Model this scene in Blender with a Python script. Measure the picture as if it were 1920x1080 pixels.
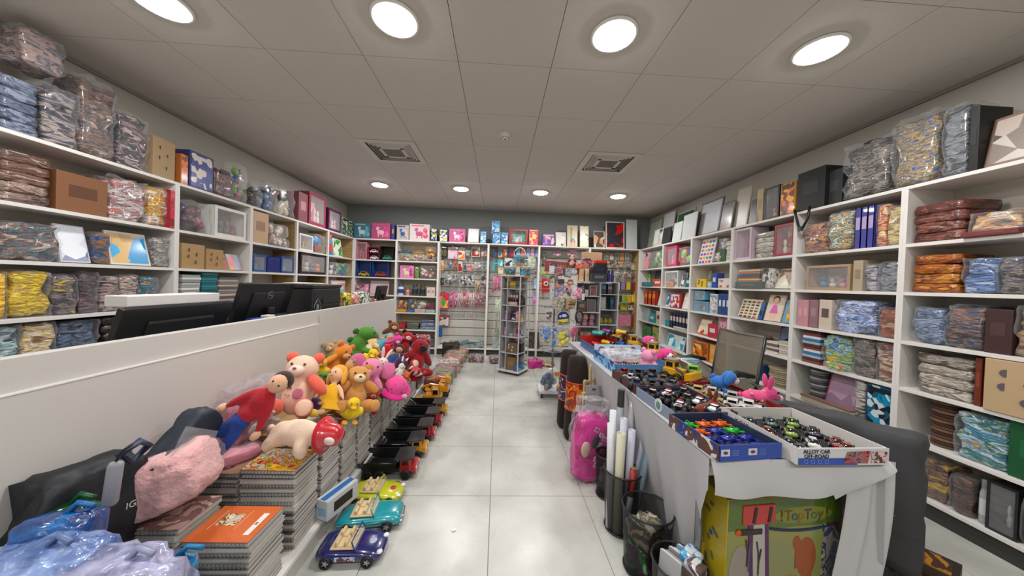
import bpy, bmesh, math, random
from mathutils import Matrix, Vector, Euler, noise as NZ
S = bpy.context.scene
COL = S.collection
for o in list(bpy.data.objects): bpy.data.objects.remove(o)
PI = math.pi
RN = random.Random(11)
# ---------------------------------------------------------------- camera
CAMZ = 1.3518
FW = Vector((0.0451261, 0.99888166, -0.01410925)); RT = Vector((0.99841323, -0.0446197, 0.03435258)); UP = Vector((-0.03368461, 0.01563706, 0.99931018))
CAMP = Vector((0, 0, CAMZ)); FPX = 581.96
cd = bpy.data.cameras.new('camera'); cam = bpy.data.objects.new('camera', cd); COL.objects.link(cam)
cd.sensor_width = 36; cd.lens = FPX/1920*36; cd.clip_start = 0.02; cd.clip_end = 50
cam.matrix_world = Matrix(((RT.x, UP.x, -FW.x, 0), (RT.y, UP.y, -FW.y, 0), (RT.z, UP.z, -FW.z, CAMZ), (0, 0, 0, 1)))
S.camera = cam
# ---------------------------------------------------------------- world, exposure
w = bpy.data.worlds.new('world'); S.world = w; w.use_nodes = True
w.node_tree.nodes['Background'].inputs[0].default_value = (0.75, 0.85, 1, 1)
w.node_tree.nodes['Background'].inputs[1].default_value = 0.25
S.view_settings.view_transform = 'Standard'; S.view_settings.look = 'None'
S.view_settings.exposure = 0.36; S.view_settings.gamma = 1.0; S.view_settings.use_curve_mapping = False
LAMP_STRENGTH = 48.0
ZC = 2.765            # ceiling height
LX, RX, BY, FY = -2.94, 3.0, 6.1, -1.9

def at(px, py, ax, val):
    """point seen at photo pixel px,py on the real plane x|y|z = val (metres)"""
    d = FW + RT*((px-960)/FPX) - UP*((py-540)/FPX)
    i = 'xyz'.index(ax)
    return CAMP + d*((val-CAMP[i])/d[i])

# ---------------------------------------------------------------- materials
_m = {}
ORD = ['first', 'second', 'third', 'fourth', 'fifth', 'sixth', 'seventh', 'eighth', 'ninth', 'tenth', 'eleventh', 'twelfth', 'thirteenth', 'fourteenth', 'fifteenth', 'sixteenth', 'seventeenth', 'eighteenth', 'nineteenth', 'twentieth']
def lin(c):
    if isinstance(c, str):
        c = c.lstrip('#'); c = [int(c[i:i+2], 16)/255 for i in (0, 2, 4)]
    return tuple(((v/12.92) if v <= .04045 else ((v+.055)/1.055)**2.4) for v in c[:3]) + (1,)
def vivid(c, k=1.3):
    c = lin(c); g = (c[0]+c[1]+c[2])/3
    return tuple(max(0, min(1, (g+(v-g)*k)*(.88 if g < .25 else 1.03))) for v in c[:3]) + (1,)
def base(name):
    m = bpy.data.materials.new(name); m.use_nodes = True
    nt = m.node_tree; b = nt.nodes['Principled BSDF']; return m, nt, b
def coords(nt, scale=1.0, rnd=True, stretch=(1, 1, 1)):
    tc = nt.nodes.new('ShaderNodeTexCoord'); mp = nt.nodes.new('ShaderNodeMapping')
    mp.inputs['Scale'].default_value = tuple(scale*s for s in stretch)
    nt.links.new(tc.outputs['Object'], mp.inputs[0])
    if rnd:
        oi = nt.nodes.new('ShaderNodeObjectInfo'); ml = nt.nodes.new('ShaderNodeMath'); ml.operation = 'MULTIPLY'; ml.inputs[1].default_value = 37
        nt.links.new(oi.outputs['Random'], ml.inputs[0]); nt.links.new(ml.outputs[0], mp.inputs['Location'])
    return mp.outputs[0]
def bumpn(nt, b, vec, scale, strength, dist=.01, detail=3):
    n = nt.nodes.new('ShaderNodeTexNoise'); n.inputs['Scale'].default_value = scale; n.inputs['Detail'].default_value = detail
    nt.links.new(vec, n.inputs['Vector'])
    u = nt.nodes.new('ShaderNodeBump'); u.inputs['Strength'].default_value = strength; u.inputs['Distance'].default_value = dist
    nt.links.new(n.outputs['Fac'], u.inputs['Height']); nt.links.new(u.outputs[0], b.inputs['Normal'])
def mat(col, rough=.5, metal=0, coat=0, bump=None, sheen=0, em=0, alpha=1, spec=.5):
    k = ('p', str(col), rough, metal, coat, bump, sheen, em, alpha, spec)
    if k in _m: return _m[k]
    m, nt, b = base('paint_%d' % len(_m))
    b.inputs['Base Color'].default_value = lin(col); b.inputs['Roughness'].default_value = rough
    b.inputs['Metallic'].default_value = metal; b.inputs['Coat Weight'].default_value = coat
    b.inputs['Sheen Weight'].default_value = sheen; b.inputs['Alpha'].default_value = alpha
    b.inputs['Specular IOR Level'].default_value = spec
    if em:
        b.inputs['Emission Color'].default_value = lin(col); b.inputs['Emission Strength'].default_value = em
    if bump: bumpn(nt, b, coords(nt, 1, False), bump[0], bump[1], bump[2] if len(bump) > 2 else .01)
    _m[k] = m; return m
def busy(cols, scale=12, rough=.35, coat=.3, kind='n', stretch=(1, 1, 1), bump=0):
    """printed or crumpled many-coloured surface: a stepped palette over warped noise / cells"""
    if isinstance(cols, str): cols = cols.split()
    k = ('b', tuple(cols), scale, rough, coat, kind, stretch, bump)
    if k in _m: return _m[k]
    m, nt, b = base('print_%d' % len(_m)); L = nt.links
    v = coords(nt, scale, True, stretch)
    if kind == 'v':
        t = nt.nodes.new('ShaderNodeTexVoronoi'); t.inputs['Scale'].default_value = 1; L.new(v, t.inputs['Vector'])
        sp = nt.nodes.new('ShaderNodeSeparateColor'); L.new(t.outputs['Color'], sp.inputs[0]); fac = sp.outputs[0]
    else:
        t = nt.nodes.new('ShaderNodeTexNoise'); t.inputs['Scale'].default_value = 1; t.inputs['Detail'].default_value = 2.5; t.inputs['Distortion'].default_value = 1.3
        L.new(v, t.inputs['Vector'])
        mr = nt.nodes.new('ShaderNodeMapRange'); mr.inputs[1].default_value = .28; mr.inputs[2].default_value = .72; L.new(t.outputs['Fac'], mr.inputs[0]); fac = mr.outputs[0]
    r = nt.nodes.new('ShaderNodeValToRGB'); r.color_ramp.interpolation = 'CONSTANT' if kind != 's' else 'LINEAR'
    e = r.color_ramp.elements; n = len(cols)
    e[0].position = 0; e[0].color = vivid(cols[0]); e[1].position = 1/n if n > 1 else 1; e[1].color = vivid(cols[1 % n])
    for i in range(2, n):
        q = e.new(i/n); q.color = vivid(cols[i])
    L.new(fac, r.inputs[0]); L.new(r.outputs[0], b.inputs['Base Color'])
    b.inputs['Roughness'].default_value = rough; b.inputs['Coat Weight'].default_value = coat; b.inputs['Coat Roughness'].default_value = .12
    if bump: bumpn(nt, b, v, 3, bump, .02)
    _m[k] = m; return m
def film(tint='#ffffff', a=.12, rough=.08, crinkle=.6, sc=22):
    k = ('f', tint, a, rough, crinkle, sc)
    if k in _m: return _m[k]
    m, nt, b = base('clear_film_%d' % len(_m)); L = nt.links
    b.inputs['Base Color'].default_value = lin(tint); b.inputs['Roughness'].default_value = rough; b.inputs['Coat Weight'].default_value = 1; b.inputs['Coat Roughness'].default_value = .05
    bumpn(nt, b, coords(nt, 1, True), sc, crinkle, .02, 2)
    tr = nt.nodes.new('ShaderNodeBsdfTransparent'); mx = nt.nodes.new('ShaderNodeMixShader')
    lw = nt.nodes.new('ShaderNodeLayerWeight'); lw.inputs[0].default_value = .25
    ad = nt.nodes.new('ShaderNodeMath'); ad.operation = 'ADD'; ad.inputs[1].default_value = a; ad.use_clamp = True
    L.new(lw.outputs['Facing'], ad.inputs[0])
    sb = nt.nodes.new('ShaderNodeMath'); sb.operation = 'MULTIPLY'; sb.inputs[1].default_value = .36; L.new(ad.outputs[0], sb.inputs[0])
    L.new(sb.outputs[0], mx.inputs[0]); L.new(tr.outputs[0], mx.inputs[1]); L.new(b.outputs[0], mx.inputs[2])
    L.new(mx.outputs[0], nt.nodes['Material Output'].inputs[0])
    _m[k] = m; return m
WHITE = mat('#dcd8d3', .38); WHITE2 = mat('#cfcac5', .45); WOOD = busy('#a08a68 #8f7857 #a9936f #98815f', 5, .5, 0, 's', (1, 1, 8))
BLACK = mat('#121314', .35); DGREY = mat('#3a3b3d', .5); CHROME = mat('#c9ccd0', .18, 1); KRAFT = mat('#a9845a', .75, bump=(60, .15))
PAPER = mat('#e6e1d8', .6); STEEL = mat('#8e9194', .35, .9)

# ---------------------------------------------------------------- mesh builder
def rotm(r): return Euler(r).to_matrix().to_4x4()
class G:
    def __init__(s): s.bm = bmesh.new()
    def _x(s, vs, c, r):
        bmesh.ops.transform(s.bm, matrix=Matrix.Translation(Vector(c)) @ rotm(r), verts=vs); return vs
    def box(s, c, d, r=(0, 0, 0), bev=0, tx=1, ty=1):
        t = bmesh.ops.create_cube(s.bm, size=1)['verts']
        for v in t:
            k = v.co.z > 0
            v.co = Vector((v.co.x*d[0]*(tx if k else 1), v.co.y*d[1]*(ty if k else 1), v.co.z*d[2]))
        if bev:
            es = list({e for v in t for e in v.link_edges})
            q = bmesh.ops.bevel(s.bm, geom=es, offset=bev, segments=2, affect='EDGES', profile=.5)
            t = list({v for f in q['faces'] for v in f.verts} | {v for v in t if v.is_valid})
        s._x(t, c, r); return s
    def cyl(s, c, r1, h, r=(0, 0, 0), r2=None, seg=16, cap=True):
        t = bmesh.ops.create_cone(s.bm, cap_ends=cap, segments=seg, radius1=r1, radius2=r1 if r2 is None else r2, depth=h)['verts']
        s._x(t, c, r); return s
    def ell(s, c, d, r=(0, 0, 0), u=14, v=9):
        t = bmesh.ops.create_uvsphere(s.bm, u_segments=u, v_segments=v, radius=1)['verts']
        for q in t: q.co = Vector((q.co.x*d[0], q.co.y*d[1], q.co.z*d[2]))
        s._x(t, c, r); return s
    def tube(s, pts, rad, seg=7, closed=False):
        pts = [Vector(p) for p in pts]; n = len(pts); rings = []
        for i, p in enumerate(pts):
            a = pts[(i-1) % n] if (closed or i) else p; b = pts[(i+1) % n] if (closed or i < n-1) else p
            t = (b-a).normalized(); u = t.cross(Vector((0, 0, 1)))
            if u.length < .05: u = t.cross(Vector((0, 1, 0)))
            u.normalize(); w = t.cross(u)
            rr = rad[i] if isinstance(rad, (list, tuple)) else rad
            rings.append([s.bm.verts.new(p + (u*math.cos(2*PI*k/seg) + w*math.sin(2*PI*k/seg))*rr) for k in range(seg)])
        for i in range(n if closed else n-1):
            A, B = rings[i], rings[(i+1) % n]
            for k in range(seg): s.bm.faces.new((A[k], A[(k+1) % seg], B[(k+1) % seg], B[k]))
        if not closed:
            s.bm.faces.new(rings[0][::-1]); s.bm.faces.new(rings[-1])
        return s
    def pris(s, o, d, c=(0, 0, 0), r=(0, 0, 0)):
        """outline o in x,z extruded along y by d (centred)"""
        a = [s.bm.verts.new((x, -d/2, z)) for x, z in o]; b = [s.bm.verts.new((x, d/2, z)) for x, z in o]; n = len(o)
        s.bm.faces.new(a); s.bm.faces.new(b[::-1])
        for i in range(n): s.bm.faces.new((a[i], b[i], b[(i+1) % n], a[(i+1) % n]))
        s._x(a+b, c, r); return s
    def lathe(s, prof, c=(0, 0, 0), seg=20, r=(0, 0, 0)):
        rings = []; al = []
        for rr, z in prof:
            g = [s.bm.verts.new((rr*math.cos(2*PI*k/seg), rr*math.sin(2*PI*k/seg), z)) for k in range(seg)]; rings.append(g); al += g
        for A, B in zip(rings, rings[1:]):
            for k in range(seg): s.bm.faces.new((A[k], A[(k+1) % seg], B[(k+1) % seg], B[k]))
        s._x(al, c, r); return s
    def lump(s, w, d, h, seed=0, amp=.12, cuts=6, c=(0, 0, 0), r=(0, 0, 0), rnd=.35, fr=7):
        """soft wrinkled bag standing on z=0"""
        N = cuts+1; mp = {}
        def gv(i, j, k):
            if (i, j, k) not in mp: mp[(i, j, k)] = s.bm.verts.new((2*i/N-1, 2*j/N-1, 2*k/N-1))
            return mp[(i, j, k)]
        for u in range(N):
            for v in range(N):
                for q in (0, N):
                    s.bm.faces.new([gv(q, u, v), gv(q, u+1, v), gv(q, u+1, v+1), gv(q, u, v+1)])
                    s.bm.faces.new([gv(u, q, v), gv(u+1, q, v), gv(u+1, q, v+1), gv(u, q, v+1)])
                    s.bm.faces.new([gv(u, v, q), gv(u+1, v, q), gv(u+1, v+1, q), gv(u, v+1, q)])
        vs = list(mp.values())
        for v in vs:
            p = v.co.copy(); n = p.normalized()
            m = max(abs(p.x), abs(p.y), abs(p.z)); p = p.lerp(n*1.15*m, rnd)
            q = Vector((p.x*w/2, p.y*d/2, p.z*h/2)); k = NZ.noise(q*fr*2 + Vector((seed*3.1, seed, 0)))*amp + NZ.noise(q*fr*6 + Vector((seed, 9, 0)))*amp*.5
            q += n*k*min(w, h)
            q.x = max(-w/2, min(w/2, q.x)); q.y = max(-d/2, min(d/2, q.y)); q.z = max(-h/2, min(h/2, q.z))
            v.co = q + Vector((0, 0, h/2))
        s._x(vs, c, r); return s
    def out(s, name, m, parent=None, smooth=False, loc=None, rot=None, kind=None, fix=True):
        if fix: bmesh.ops.recalc_face_normals(s.bm, faces=s.bm.faces)
        me = bpy.data.meshes.new(name); s.bm.to_mesh(me); s.bm.free()
        if smooth: me.polygons.foreach_set('use_smooth', [True]*len(me.polygons))
        return link(name, me, m, parent, loc, rot, kind)
def link(name, me, m, parent=None, loc=None, rot=None, kind=None):
    if m is not None and not len(me.materials): me.materials.append(m)
    o = bpy.data.objects.new(name, me); COL.objects.link(o)
    if parent is not None: o.parent = parent
    if loc is not None: o.location = loc
    if rot is not None: o.rotation_euler = rot
    if kind: o['kind'] = kind
    return o
def tag(o, label, cat, group=None):
    o['label'] = label; o['category'] = cat
    if group: o['group'] = group
    return o
def thing(name, label, cat, loc=(0, 0, 0), rz=0, group=None, rot=None):
    o = bpy.data.objects.new(name, None); COL.objects.link(o); o.location = loc; o.rotation_euler = rot or (0, 0, rz)
    o.empty_display_size = .05
    return tag(o, label, cat, group)
def dup(root, loc, rz=None, label=None, group=None, rot=None, mats=None):
    r = root.copy(); COL.objects.link(r); r.location = loc
    if rz is not None: r.rotation_euler = (0, 0, rz)
    if rot is not None: r.rotation_euler = rot
    if label: r['label'] = label
    if group: r['group'] = group
    for ch in list(root.children):
        c = ch.copy(); COL.objects.link(c); c.parent = r
        if mats and ch.name.split('.')[0] in mats:
            c.data = ch.data.copy(); c.data.materials.clear(); c.data.materials.append(mats[ch.name.split('.')[0]])
        for g in ch.children:
            d = g.copy(); COL.objects.link(d); d.parent = c
    return r
def text(s, size, m, parent=None, loc=(0, 0, 0), rot=(PI/2, 0, 0), name='lettering', ex=.0006, align='CENTER', sx=1, shear=0):
    cu = bpy.data.curves.new(name, 'FONT'); cu.body = s; cu.size = size; cu.extrude = ex; cu.align_x = align; cu.align_y = 'CENTER'; cu.shear = shear; cu.resolution_u = 3
    t = bpy.data.objects.new('tmp', cu); COL.objects.link(t)
    me = bpy.data.meshes.new_from_object(t.evaluated_get(bpy.context.evaluated_depsgraph_get())); bpy.data.objects.remove(t)
    me.name = name; me.materials.clear()
    o = link(name, me, m, parent, loc, rot); o.scale = (sx, 1, 1); return o
# ================================================================ SETTING
def struct(g, name, m, parent=None, **k):
    o = g.out(name, m, parent, **k)
    if parent is None: o['kind'] = 'structure'
    return o
# floor: recessed joints between individual large tiles
fl = struct(G().box(((LX+RX)/2, (BY+FY)/2, -.03), (RX-LX+.3, BY-FY+.3, .05)), 'floor', mat('#8d8c88', .6))
def floor_mat():
    m, nt, b = base('polished_tile'); L = nt.links; v = coords(nt, 1, False)
    tc = nt.nodes.new('ShaderNodeNewGeometry')
    n = nt.nodes.new('ShaderNodeTexNoise'); n.inputs['Scale'].default_value = 2.2; n.inputs['Detail'].default_value = 6; L.new(tc.outputs['Position'], n.inputs['Vector'])
    r = nt.nodes.new('ShaderNodeValToRGB'); r.color_ramp.elements[0].position = .3; r.color_ramp.elements[0].color = lin('#a5a49d'); r.color_ramp.elements[1].position = .62; r.color_ramp.elements[1].color = lin('#c3c2bb')
    L.new(n.outputs['Fac'], r.inputs[0]); L.new(r.outputs[0], b.inputs['Base Color'])
    n2 = nt.nodes.new('ShaderNodeTexNoise'); n2.inputs['Scale'].default_value = 5; n2.inputs['Detail'].default_value = 4; L.new(tc.outputs['Position'], n2.inputs['Vector'])
    mr = nt.nodes.new('ShaderNodeMapRange'); mr.inputs[3].default_value = .18; mr.inputs[4].default_value = .40; L.new(n2.outputs['Fac'], mr.inputs[0]); L.new(mr.outputs[0], b.inputs['Roughness'])
    return m
FT = .5956
tm = floor_mat()
g = G(); g.box((0, 0, -.0035), (FT-.004, FT-.004, .007), bev=.0012); t0 = g.out('tile', tm, fl); bpy.data.objects.remove(t0)
tme = bpy.data.meshes['tile']
i0, i1 = math.floor((LX+.004)/FT), math.ceil((RX+.004)/FT)
for i in range(i0, i1):
    for j in range(math.floor((FY-2.551)/FT), math.ceil((BY-2.551)/FT)):
        x0, x1 = max(LX, -.004+i*FT), min(RX, -.004+(i+1)*FT); y0, y1 = max(FY, 2.551+j*FT), min(BY, 2.551+(j+1)*FT)
        if x1-x0 < .02 or y1-y0 < .02: continue
        o = link('tile', tme, None, fl, ((x0+x1)/2, (y0+y1)/2, 0)); o.scale = ((x1-x0)/FT, (y1-y0)/FT, 1)
# ceiling
ce = struct(G().box(((LX+RX)/2, (BY+FY)/2, ZC+.035), (RX-LX+.3, BY-FY+.3, .04)), 'ceiling', mat('#8a8783', .8))
cm = mat('#c9c4bd', .85, bump=(90, .35, .004))
g = G(); g.box((0, 0, .006), (.5965, .5965, .012), bev=.001); t0 = g.out('ceiling_tile', cm, ce); bpy.data.objects.remove(t0); cme = bpy.data.meshes['ceiling_tile']
VENTS = ((-1.203, 3.53), (1.197, 3.53))
for i in range(-5, 6):
    for j in range(-7, 8):
        x0, x1 = max(LX, -.303+.6*i), min(RX, -.303+.6*(i+1)); y0, y1 = max(FY, 2.03+.6*j), min(BY, 2.03+.6*(j+1))
        if x1-x0 < .02 or y1-y0 < .02: continue
        cx, cy = (x0+x1)/2, (y0+y1)/2
        if any(abs(cx-a) < .1 and abs(cy-b) < .1 for a, b in VENTS): continue
        o = link('ceiling_tile', cme, None, ce, (cx, cy, ZC)); o.scale = ((x1-x0)/.6, (y1-y0)/.6, 1)
wl = mat('#b7b2a8', .75, bump=(120, .15, .002))
struct(G().box((LX-.05, (BY+FY)/2, ZC/2), (.1, BY-FY+.2, ZC+.1)), 'wall_left', wl)
struct(G().box((RX+.05, (BY+FY)/2, ZC/2), (.1, BY-FY+.2, ZC+.1)), 'wall_right', wl)
struct(G().box(((LX+RX)/2, BY+.05, ZC/2), (RX-LX, .1, ZC+.1)), 'wall_back', mat('#7d817e', .75, bump=(120, .15, .002)))
struct(G().box(((LX+RX)/2, FY-.05, ZC/2), (RX-LX, .1, ZC+.1)), 'wall_front', wl)
tr = mat('#d8d5cf', .5)
for nm, x in (('trim_1', LX+.012), ('trim_2', RX-.012)):
    struct(G().box((x, (BY+FY)/2, ZC-.011), (.024, BY-FY, .018)), nm, mat('#8f8a85', .6))
# downlights
LITE = mat('#fbfdff', .4, em=LAMP_STRENGTH)
pos = {(0, 0): 'leftmost', (0, 1): 'second', (0, 2): 'third', (0, 3): 'rightmost'}
def lamp(x, y, label):
    t = thing('ceiling_downlight', label, 'ceiling light', (x, y, ZC), 0, 'round ceiling lights')
    G().lathe([(.118, .0), (.128, -.004), (.126, -.014), (.108, -.016), (.104, -.008)], seg=32).out('trim_ring', mat('#e9e8e4', .4), t, True)
    G().lathe([(.106, -.010), (.100, -.020), (.07, -.028), (.03, -.031), (.0005, -.032)], seg=32).out('diffuser', LITE, t, True)
    ld = bpy.data.lights.new('downlight', 'AREA'); ld.shape = 'DISK'; ld.size = .2; ld.energy = 10.5; ld.color = (1, .985, .96)
    lo = bpy.data.objects.new('lamp_light', ld); COL.objects.link(lo); lo.parent = t; lo.location = (0, 0, -.036)
q = ['leftmost', 'second from left', 'third from left', 'rightmost']
for k, x in enumerate((-1.812, -.606, .6, 1.806)):
    lamp(x, 1.73, 'round white downlight, %s in the near ceiling row' % q[k])
    lamp(x, 4.74, 'round white downlight, %s in the far ceiling row' % q[k])
for k, x in enumerate((-1.812, -.606, .6, 1.806)):  # unseen extra row behind the camera, added for more bounce light
    lamp(x, -1.0, 'round white downlight, %s in the added unseen row behind the viewer' % q[k])
# vents
for (x, y), w_ in zip(VENTS, ('left', 'right')):
    t = thing('ceiling_vent', 'square white air diffuser with nested frames, %s of smoke detector' % w_, 'air vent', (x, y, ZC), 0)
    def ring(a, b, z0, z1):
        g = G(); 
        for k in range(4):
            vs = []
            for (r_, z_) in ((a, z0), (b, z1)):
                for s_ in (-1, 1):
                    p = Vector((s_*r_, -r_, z_)); p.rotate(Euler((0, 0, k*PI/2))); vs.append(p)
            up = [v + Vector((0, 0, .004)) for v in vs]
            A = [g.bm.verts.new(v) for v in vs]; B = [g.bm.verts.new(v) for v in up]
            for f in ((A[0], A[1], A[3], A[2]), (B[0], B[2], B[3], B[1]), (A[0], B[0], B[1], A[1]), (A[2], A[3], B[3], B[2])): g.bm.faces.new(f)
        return g
    ring(.297, .232, -.004, -.006).out('outer_frame', mat('#cfcbc4', .5), t)
    for a in (.214, .182, .150): ring(a, a-.014, .012, -.010).out('louvre', mat('#cfcbc4', .5), t)
    G().box((0, 0, .012), (.25, .25, .004)).out('core_back', mat('#2c2b2a', .6), t); G().box((0, 0, -.004), (.20, .20, .004)).out('core_panel', mat('#6e6a65', .6), t)
    for k in range(4):
        v = Vector((0, -.118, -.006)); v.rotate(Euler((0, 0, k*PI/2))); G().box(tuple(v), (.27, .034, .004), (0, 0, k*PI/2)).out('core_frame', mat('#cfcbc4', .5), t)
    G().box((0, 0, .07), (.59, .59, .004)).out('duct_back', mat('#111111', .9), t)
t = thing('smoke_detector', 'small round white smoke detector between the two air vents', 'smoke detector', (.02, 2.97, ZC))
G().lathe([(.052, 0), (.052, -.018), (.044, -.03), (.03, -.042), (.0005, -.044)]).out('housing', mat('#d6d3ce', .45), t, True)
g = G()
for k in range(9): g.box((.037*math.cos(k*.7), .037*math.sin(k*.7), -.035), (.008, .008, .008))
g.out('sensor_slots', DGREY, t)
G().cyl((0, 0, -.047), .006, .008).out('indicator', mat('#8a2020', .4), t)

# ================================================================ SHELF UNITS
LV = [2.08, 1.70, 1.385, 1.065, .76, .445, .12]
XF_L, XF_R, YF_B = -2.62, 2.66, 5.75
def shelf_unit(w, d, label, loc, rz, liner=None, slat=False, levels=LV, back='#c9c4ba'):
    """front faces local -y; origin at floor, centre of the front edge; d = depth"""
    t = thing('shelf_unit', label, 'shelf unit', loc, rz, 'white shelf units round the walls')
    pt = .018
    for s_ in (-1, 1):
        G().box((s_*(w/2-pt/2), d/2, LV[0]/2-.005), (pt, d, LV[0]-.01), bev=.0015).out('side_panel', WHITE, t)
    if liner:
        s_ = 1 if liner > 0 else -1
        G().box((s_*(w/2-pt-.002), d/2+.01, LV[0]/2), (.003, d-.03, LV[0]-.06)).out('panel_liner', WOOD, t)
    G().box((0, d-.004, LV[0]/2), (w-2*pt, .006, LV[0]-.04)).out('back_panel', mat(back, .7), t)
    for z in (levels if not slat else (LV[0], .13)):
        G().box((0, d/2-.001, z-.011), (w-2*pt if z < 2 else w, d-.004, .022), bev=.0015).out('shelf', WHITE, t)
    G().box((0, .03, .045), (w-2*pt, .018, .09)).out('plinth', mat('#35332f', .6), t)
    if slat:
        n = 12; h = (2.03-.15)/n
        for k in range(n):
            G().box((0, d-.018, .15+h*(k+.5)), (w-2*pt-.004, .018, h-.012), bev=.003).out('slat', mat('#c3bfb6', .5), t)
            G().box((0, d-.010, .15+h*k), (w-2*pt-.004, .006, .012)).out('groove_rail', mat('#6d655a', .5), t)
    return t
ords = {'L0': 'widest left bay', 'L1': 'second left bay', 'L2': 'third left bay', 'L3': 'fourth left bay', 'L4': 'left corner bay',
        'B0': 'first back bay', 'B1': 'second back bay', 'B2': 'third back bay', 'B3': 'fourth back bay', 'B4': 'fifth back bay', 'B5': 'last back bay',
        'R0': 'right corner bay', 'R1': 'fifth right bay', 'R2': 'fourth right bay', 'R3': 'third right bay', 'R4': 'second right bay', 'R5': 'nearest right bay'}
LB = {'L0': (1.15, 2.65), 'L1': (2.65, 3.41), 'L2': (3.41, 4.16), 'L3': (4.16, 4.90), 'L4': (4.90, 5.75)}
for k, (a, b) in LB.items():
    shelf_unit(b-a, .30, 'white open shelf unit on left wall, %s' % {'L0': 'widest and nearest', 'L1': 'second from viewer', 'L2': 'third from viewer', 'L3': 'fourth from viewer', 'L4': 'in back corner'}[k],
               (XF_L, (a+b)/2, 0), PI/2, liner={'L2': 1, 'L3': 1, 'L4': 1}.get(k))
RB = {'R0': (4.95, 5.75), 'R1': (4.20, 4.95), 'R2': (3.45, 4.20), 'R3': (2.69, 3.45), 'R4': (1.94, 2.69), 'R5': (1.0, 1.94)}
for k, (a, b) in RB.items():
    shelf_unit(b-a, .32, 'white open shelf unit on right wall, %s' % {'R5': 'nearest viewer', 'R4': 'second from viewer', 'R3': 'third from viewer', 'R2': 'fourth from viewer', 'R1': 'fifth from viewer', 'R0': 'in back corner'}[k],
               (XF_R, (a+b)/2, 0), -PI/2)
BB = {'B0': (-2.62, -1.87), 'B1': (-1.87, -1.11), 'B2': (-1.11, -.20), 'B3': (-.20, .745), 'B4': (.745, 1.70), 'B5': (1.70, 2.66)}
for k, (a, b) in BB.items():
    shelf_unit(b-a, .33, '%s on back wall, %s' % (('white shelf unit' if k in ('B0', 'B1') else 'white slatwall unit'), {'B0': 'first from left', 'B1': 'second from left', 'B2': 'third from left', 'B3': 'fourth from left', 'B4': 'fifth from left', 'B5': 'last at right'}[k]),
               ((a+b)/2, YF_B, 0), 0, liner={'B5': 1}.get(k), slat=k not in ('B0', 'B1'), back='#c8bfa4' if k < 'B2' else '#b9b2a6')

# ================================================================ COUNTERS
CX = -1.40
def counter(y0, y1, label, ledge):
    t = thing('sales_counter', label, 'counter', (CX, (y0+y1)/2, 0)); L = y1-y0
    wm = mat('#c6c2bd', .4)
    G().box((-.02, 0, .5435), (.04, L, 1.087), bev=.002).out('front_panel', wm, t)
    if ledge:
        G().box((.006, 0, .49), (.012, L-.01, .98), bev=.001).out('lower_panel', wm, t)
        G().box((.007, 0, .983), (.015, L-.01, .006), bev=.001).out('edge_strip', mat('#e4e1dc', .35), t)
    G().box((-.33, 0, .77), (.58, L-.01, .03), bev=.002).out('worktop', mat('#bcb7b0', .4), t)
    for s_ in (-1, 1): G().box((-.33, s_*(L/2-.012), .38), (.57, .02, .75)).out('end_panel', wm, t)
    return t
counter(-.6, 2.50, 'long white counter with raised ledge line, nearest on the left', True)
counter(2.52, 4.33, 'shorter plain white counter behind the plush toys', False)
# ================================================================ SHELF GOODS
ROWN = ['on top of', 'on top shelf of', 'on second shelf of', 'on third shelf of', 'on fourth shelf of', 'on fifth shelf of', 'on bottom shelf of']
BASE = [z for z in LV]
ALLLAB = {}
FILM = film(); FILMW = film('#e8ecf4', .04, .1, 1.0, 14)
def cols(s): return ['#'+c for c in s.split()]
# --- kinds: each gets (t, w, d, h, cols, seed); local x = width, -y = front, z = up
def k_box(t, w, d, h, c, sd, art='v'):
    G().box((0, 0, h/2), (w, d, h), bev=min(.004, w*.05)).out('carton', mat(c[0], .45, coat=.3), t)
    b = min(w, h)*.07
    G().box((0, -d/2-.0006, h/2), (w-2*b, .0012, h-2*b)).out('printed_front', busy(c[1:] or c, (7 if art == 'v' else 9)/max(w, .12)*.5+6, kind=art), t)
    G().box((0, -d/2-.0012, h*.86), (w-2.6*b, .0016, h*.1)).out('title_band', mat(c[-1], .4), t)
def k_plain(t, w, d, h, c, sd):
    G().box((0, 0, h/2), (w, d, h), bev=min(.004, w*.05)).out('carton', mat(c[0], .5), t)
    G().box((0, -d/2-.0006, h*.55), (w*.55, .0012, h*.3)).out('label_patch', mat(c[-1], .5), t)
def k_cut(t, w, d, h, c, sd):
    G().box((0, 0, h/2), (w, d, h), bev=.003).out('carton', mat(c[0], .7), t)
    g = G(); rr = random.Random(sd)
    for x, z in ((-.18, .76), (.16, .6), (-.2, .5), (.12, .28)): g.cyl((x*w, -d/2-.0004, z*h), .09*w, .001, (PI/2, 0, .5), seg=14)
    g.out('oval_print', mat(c[-1], .6), t)
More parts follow.
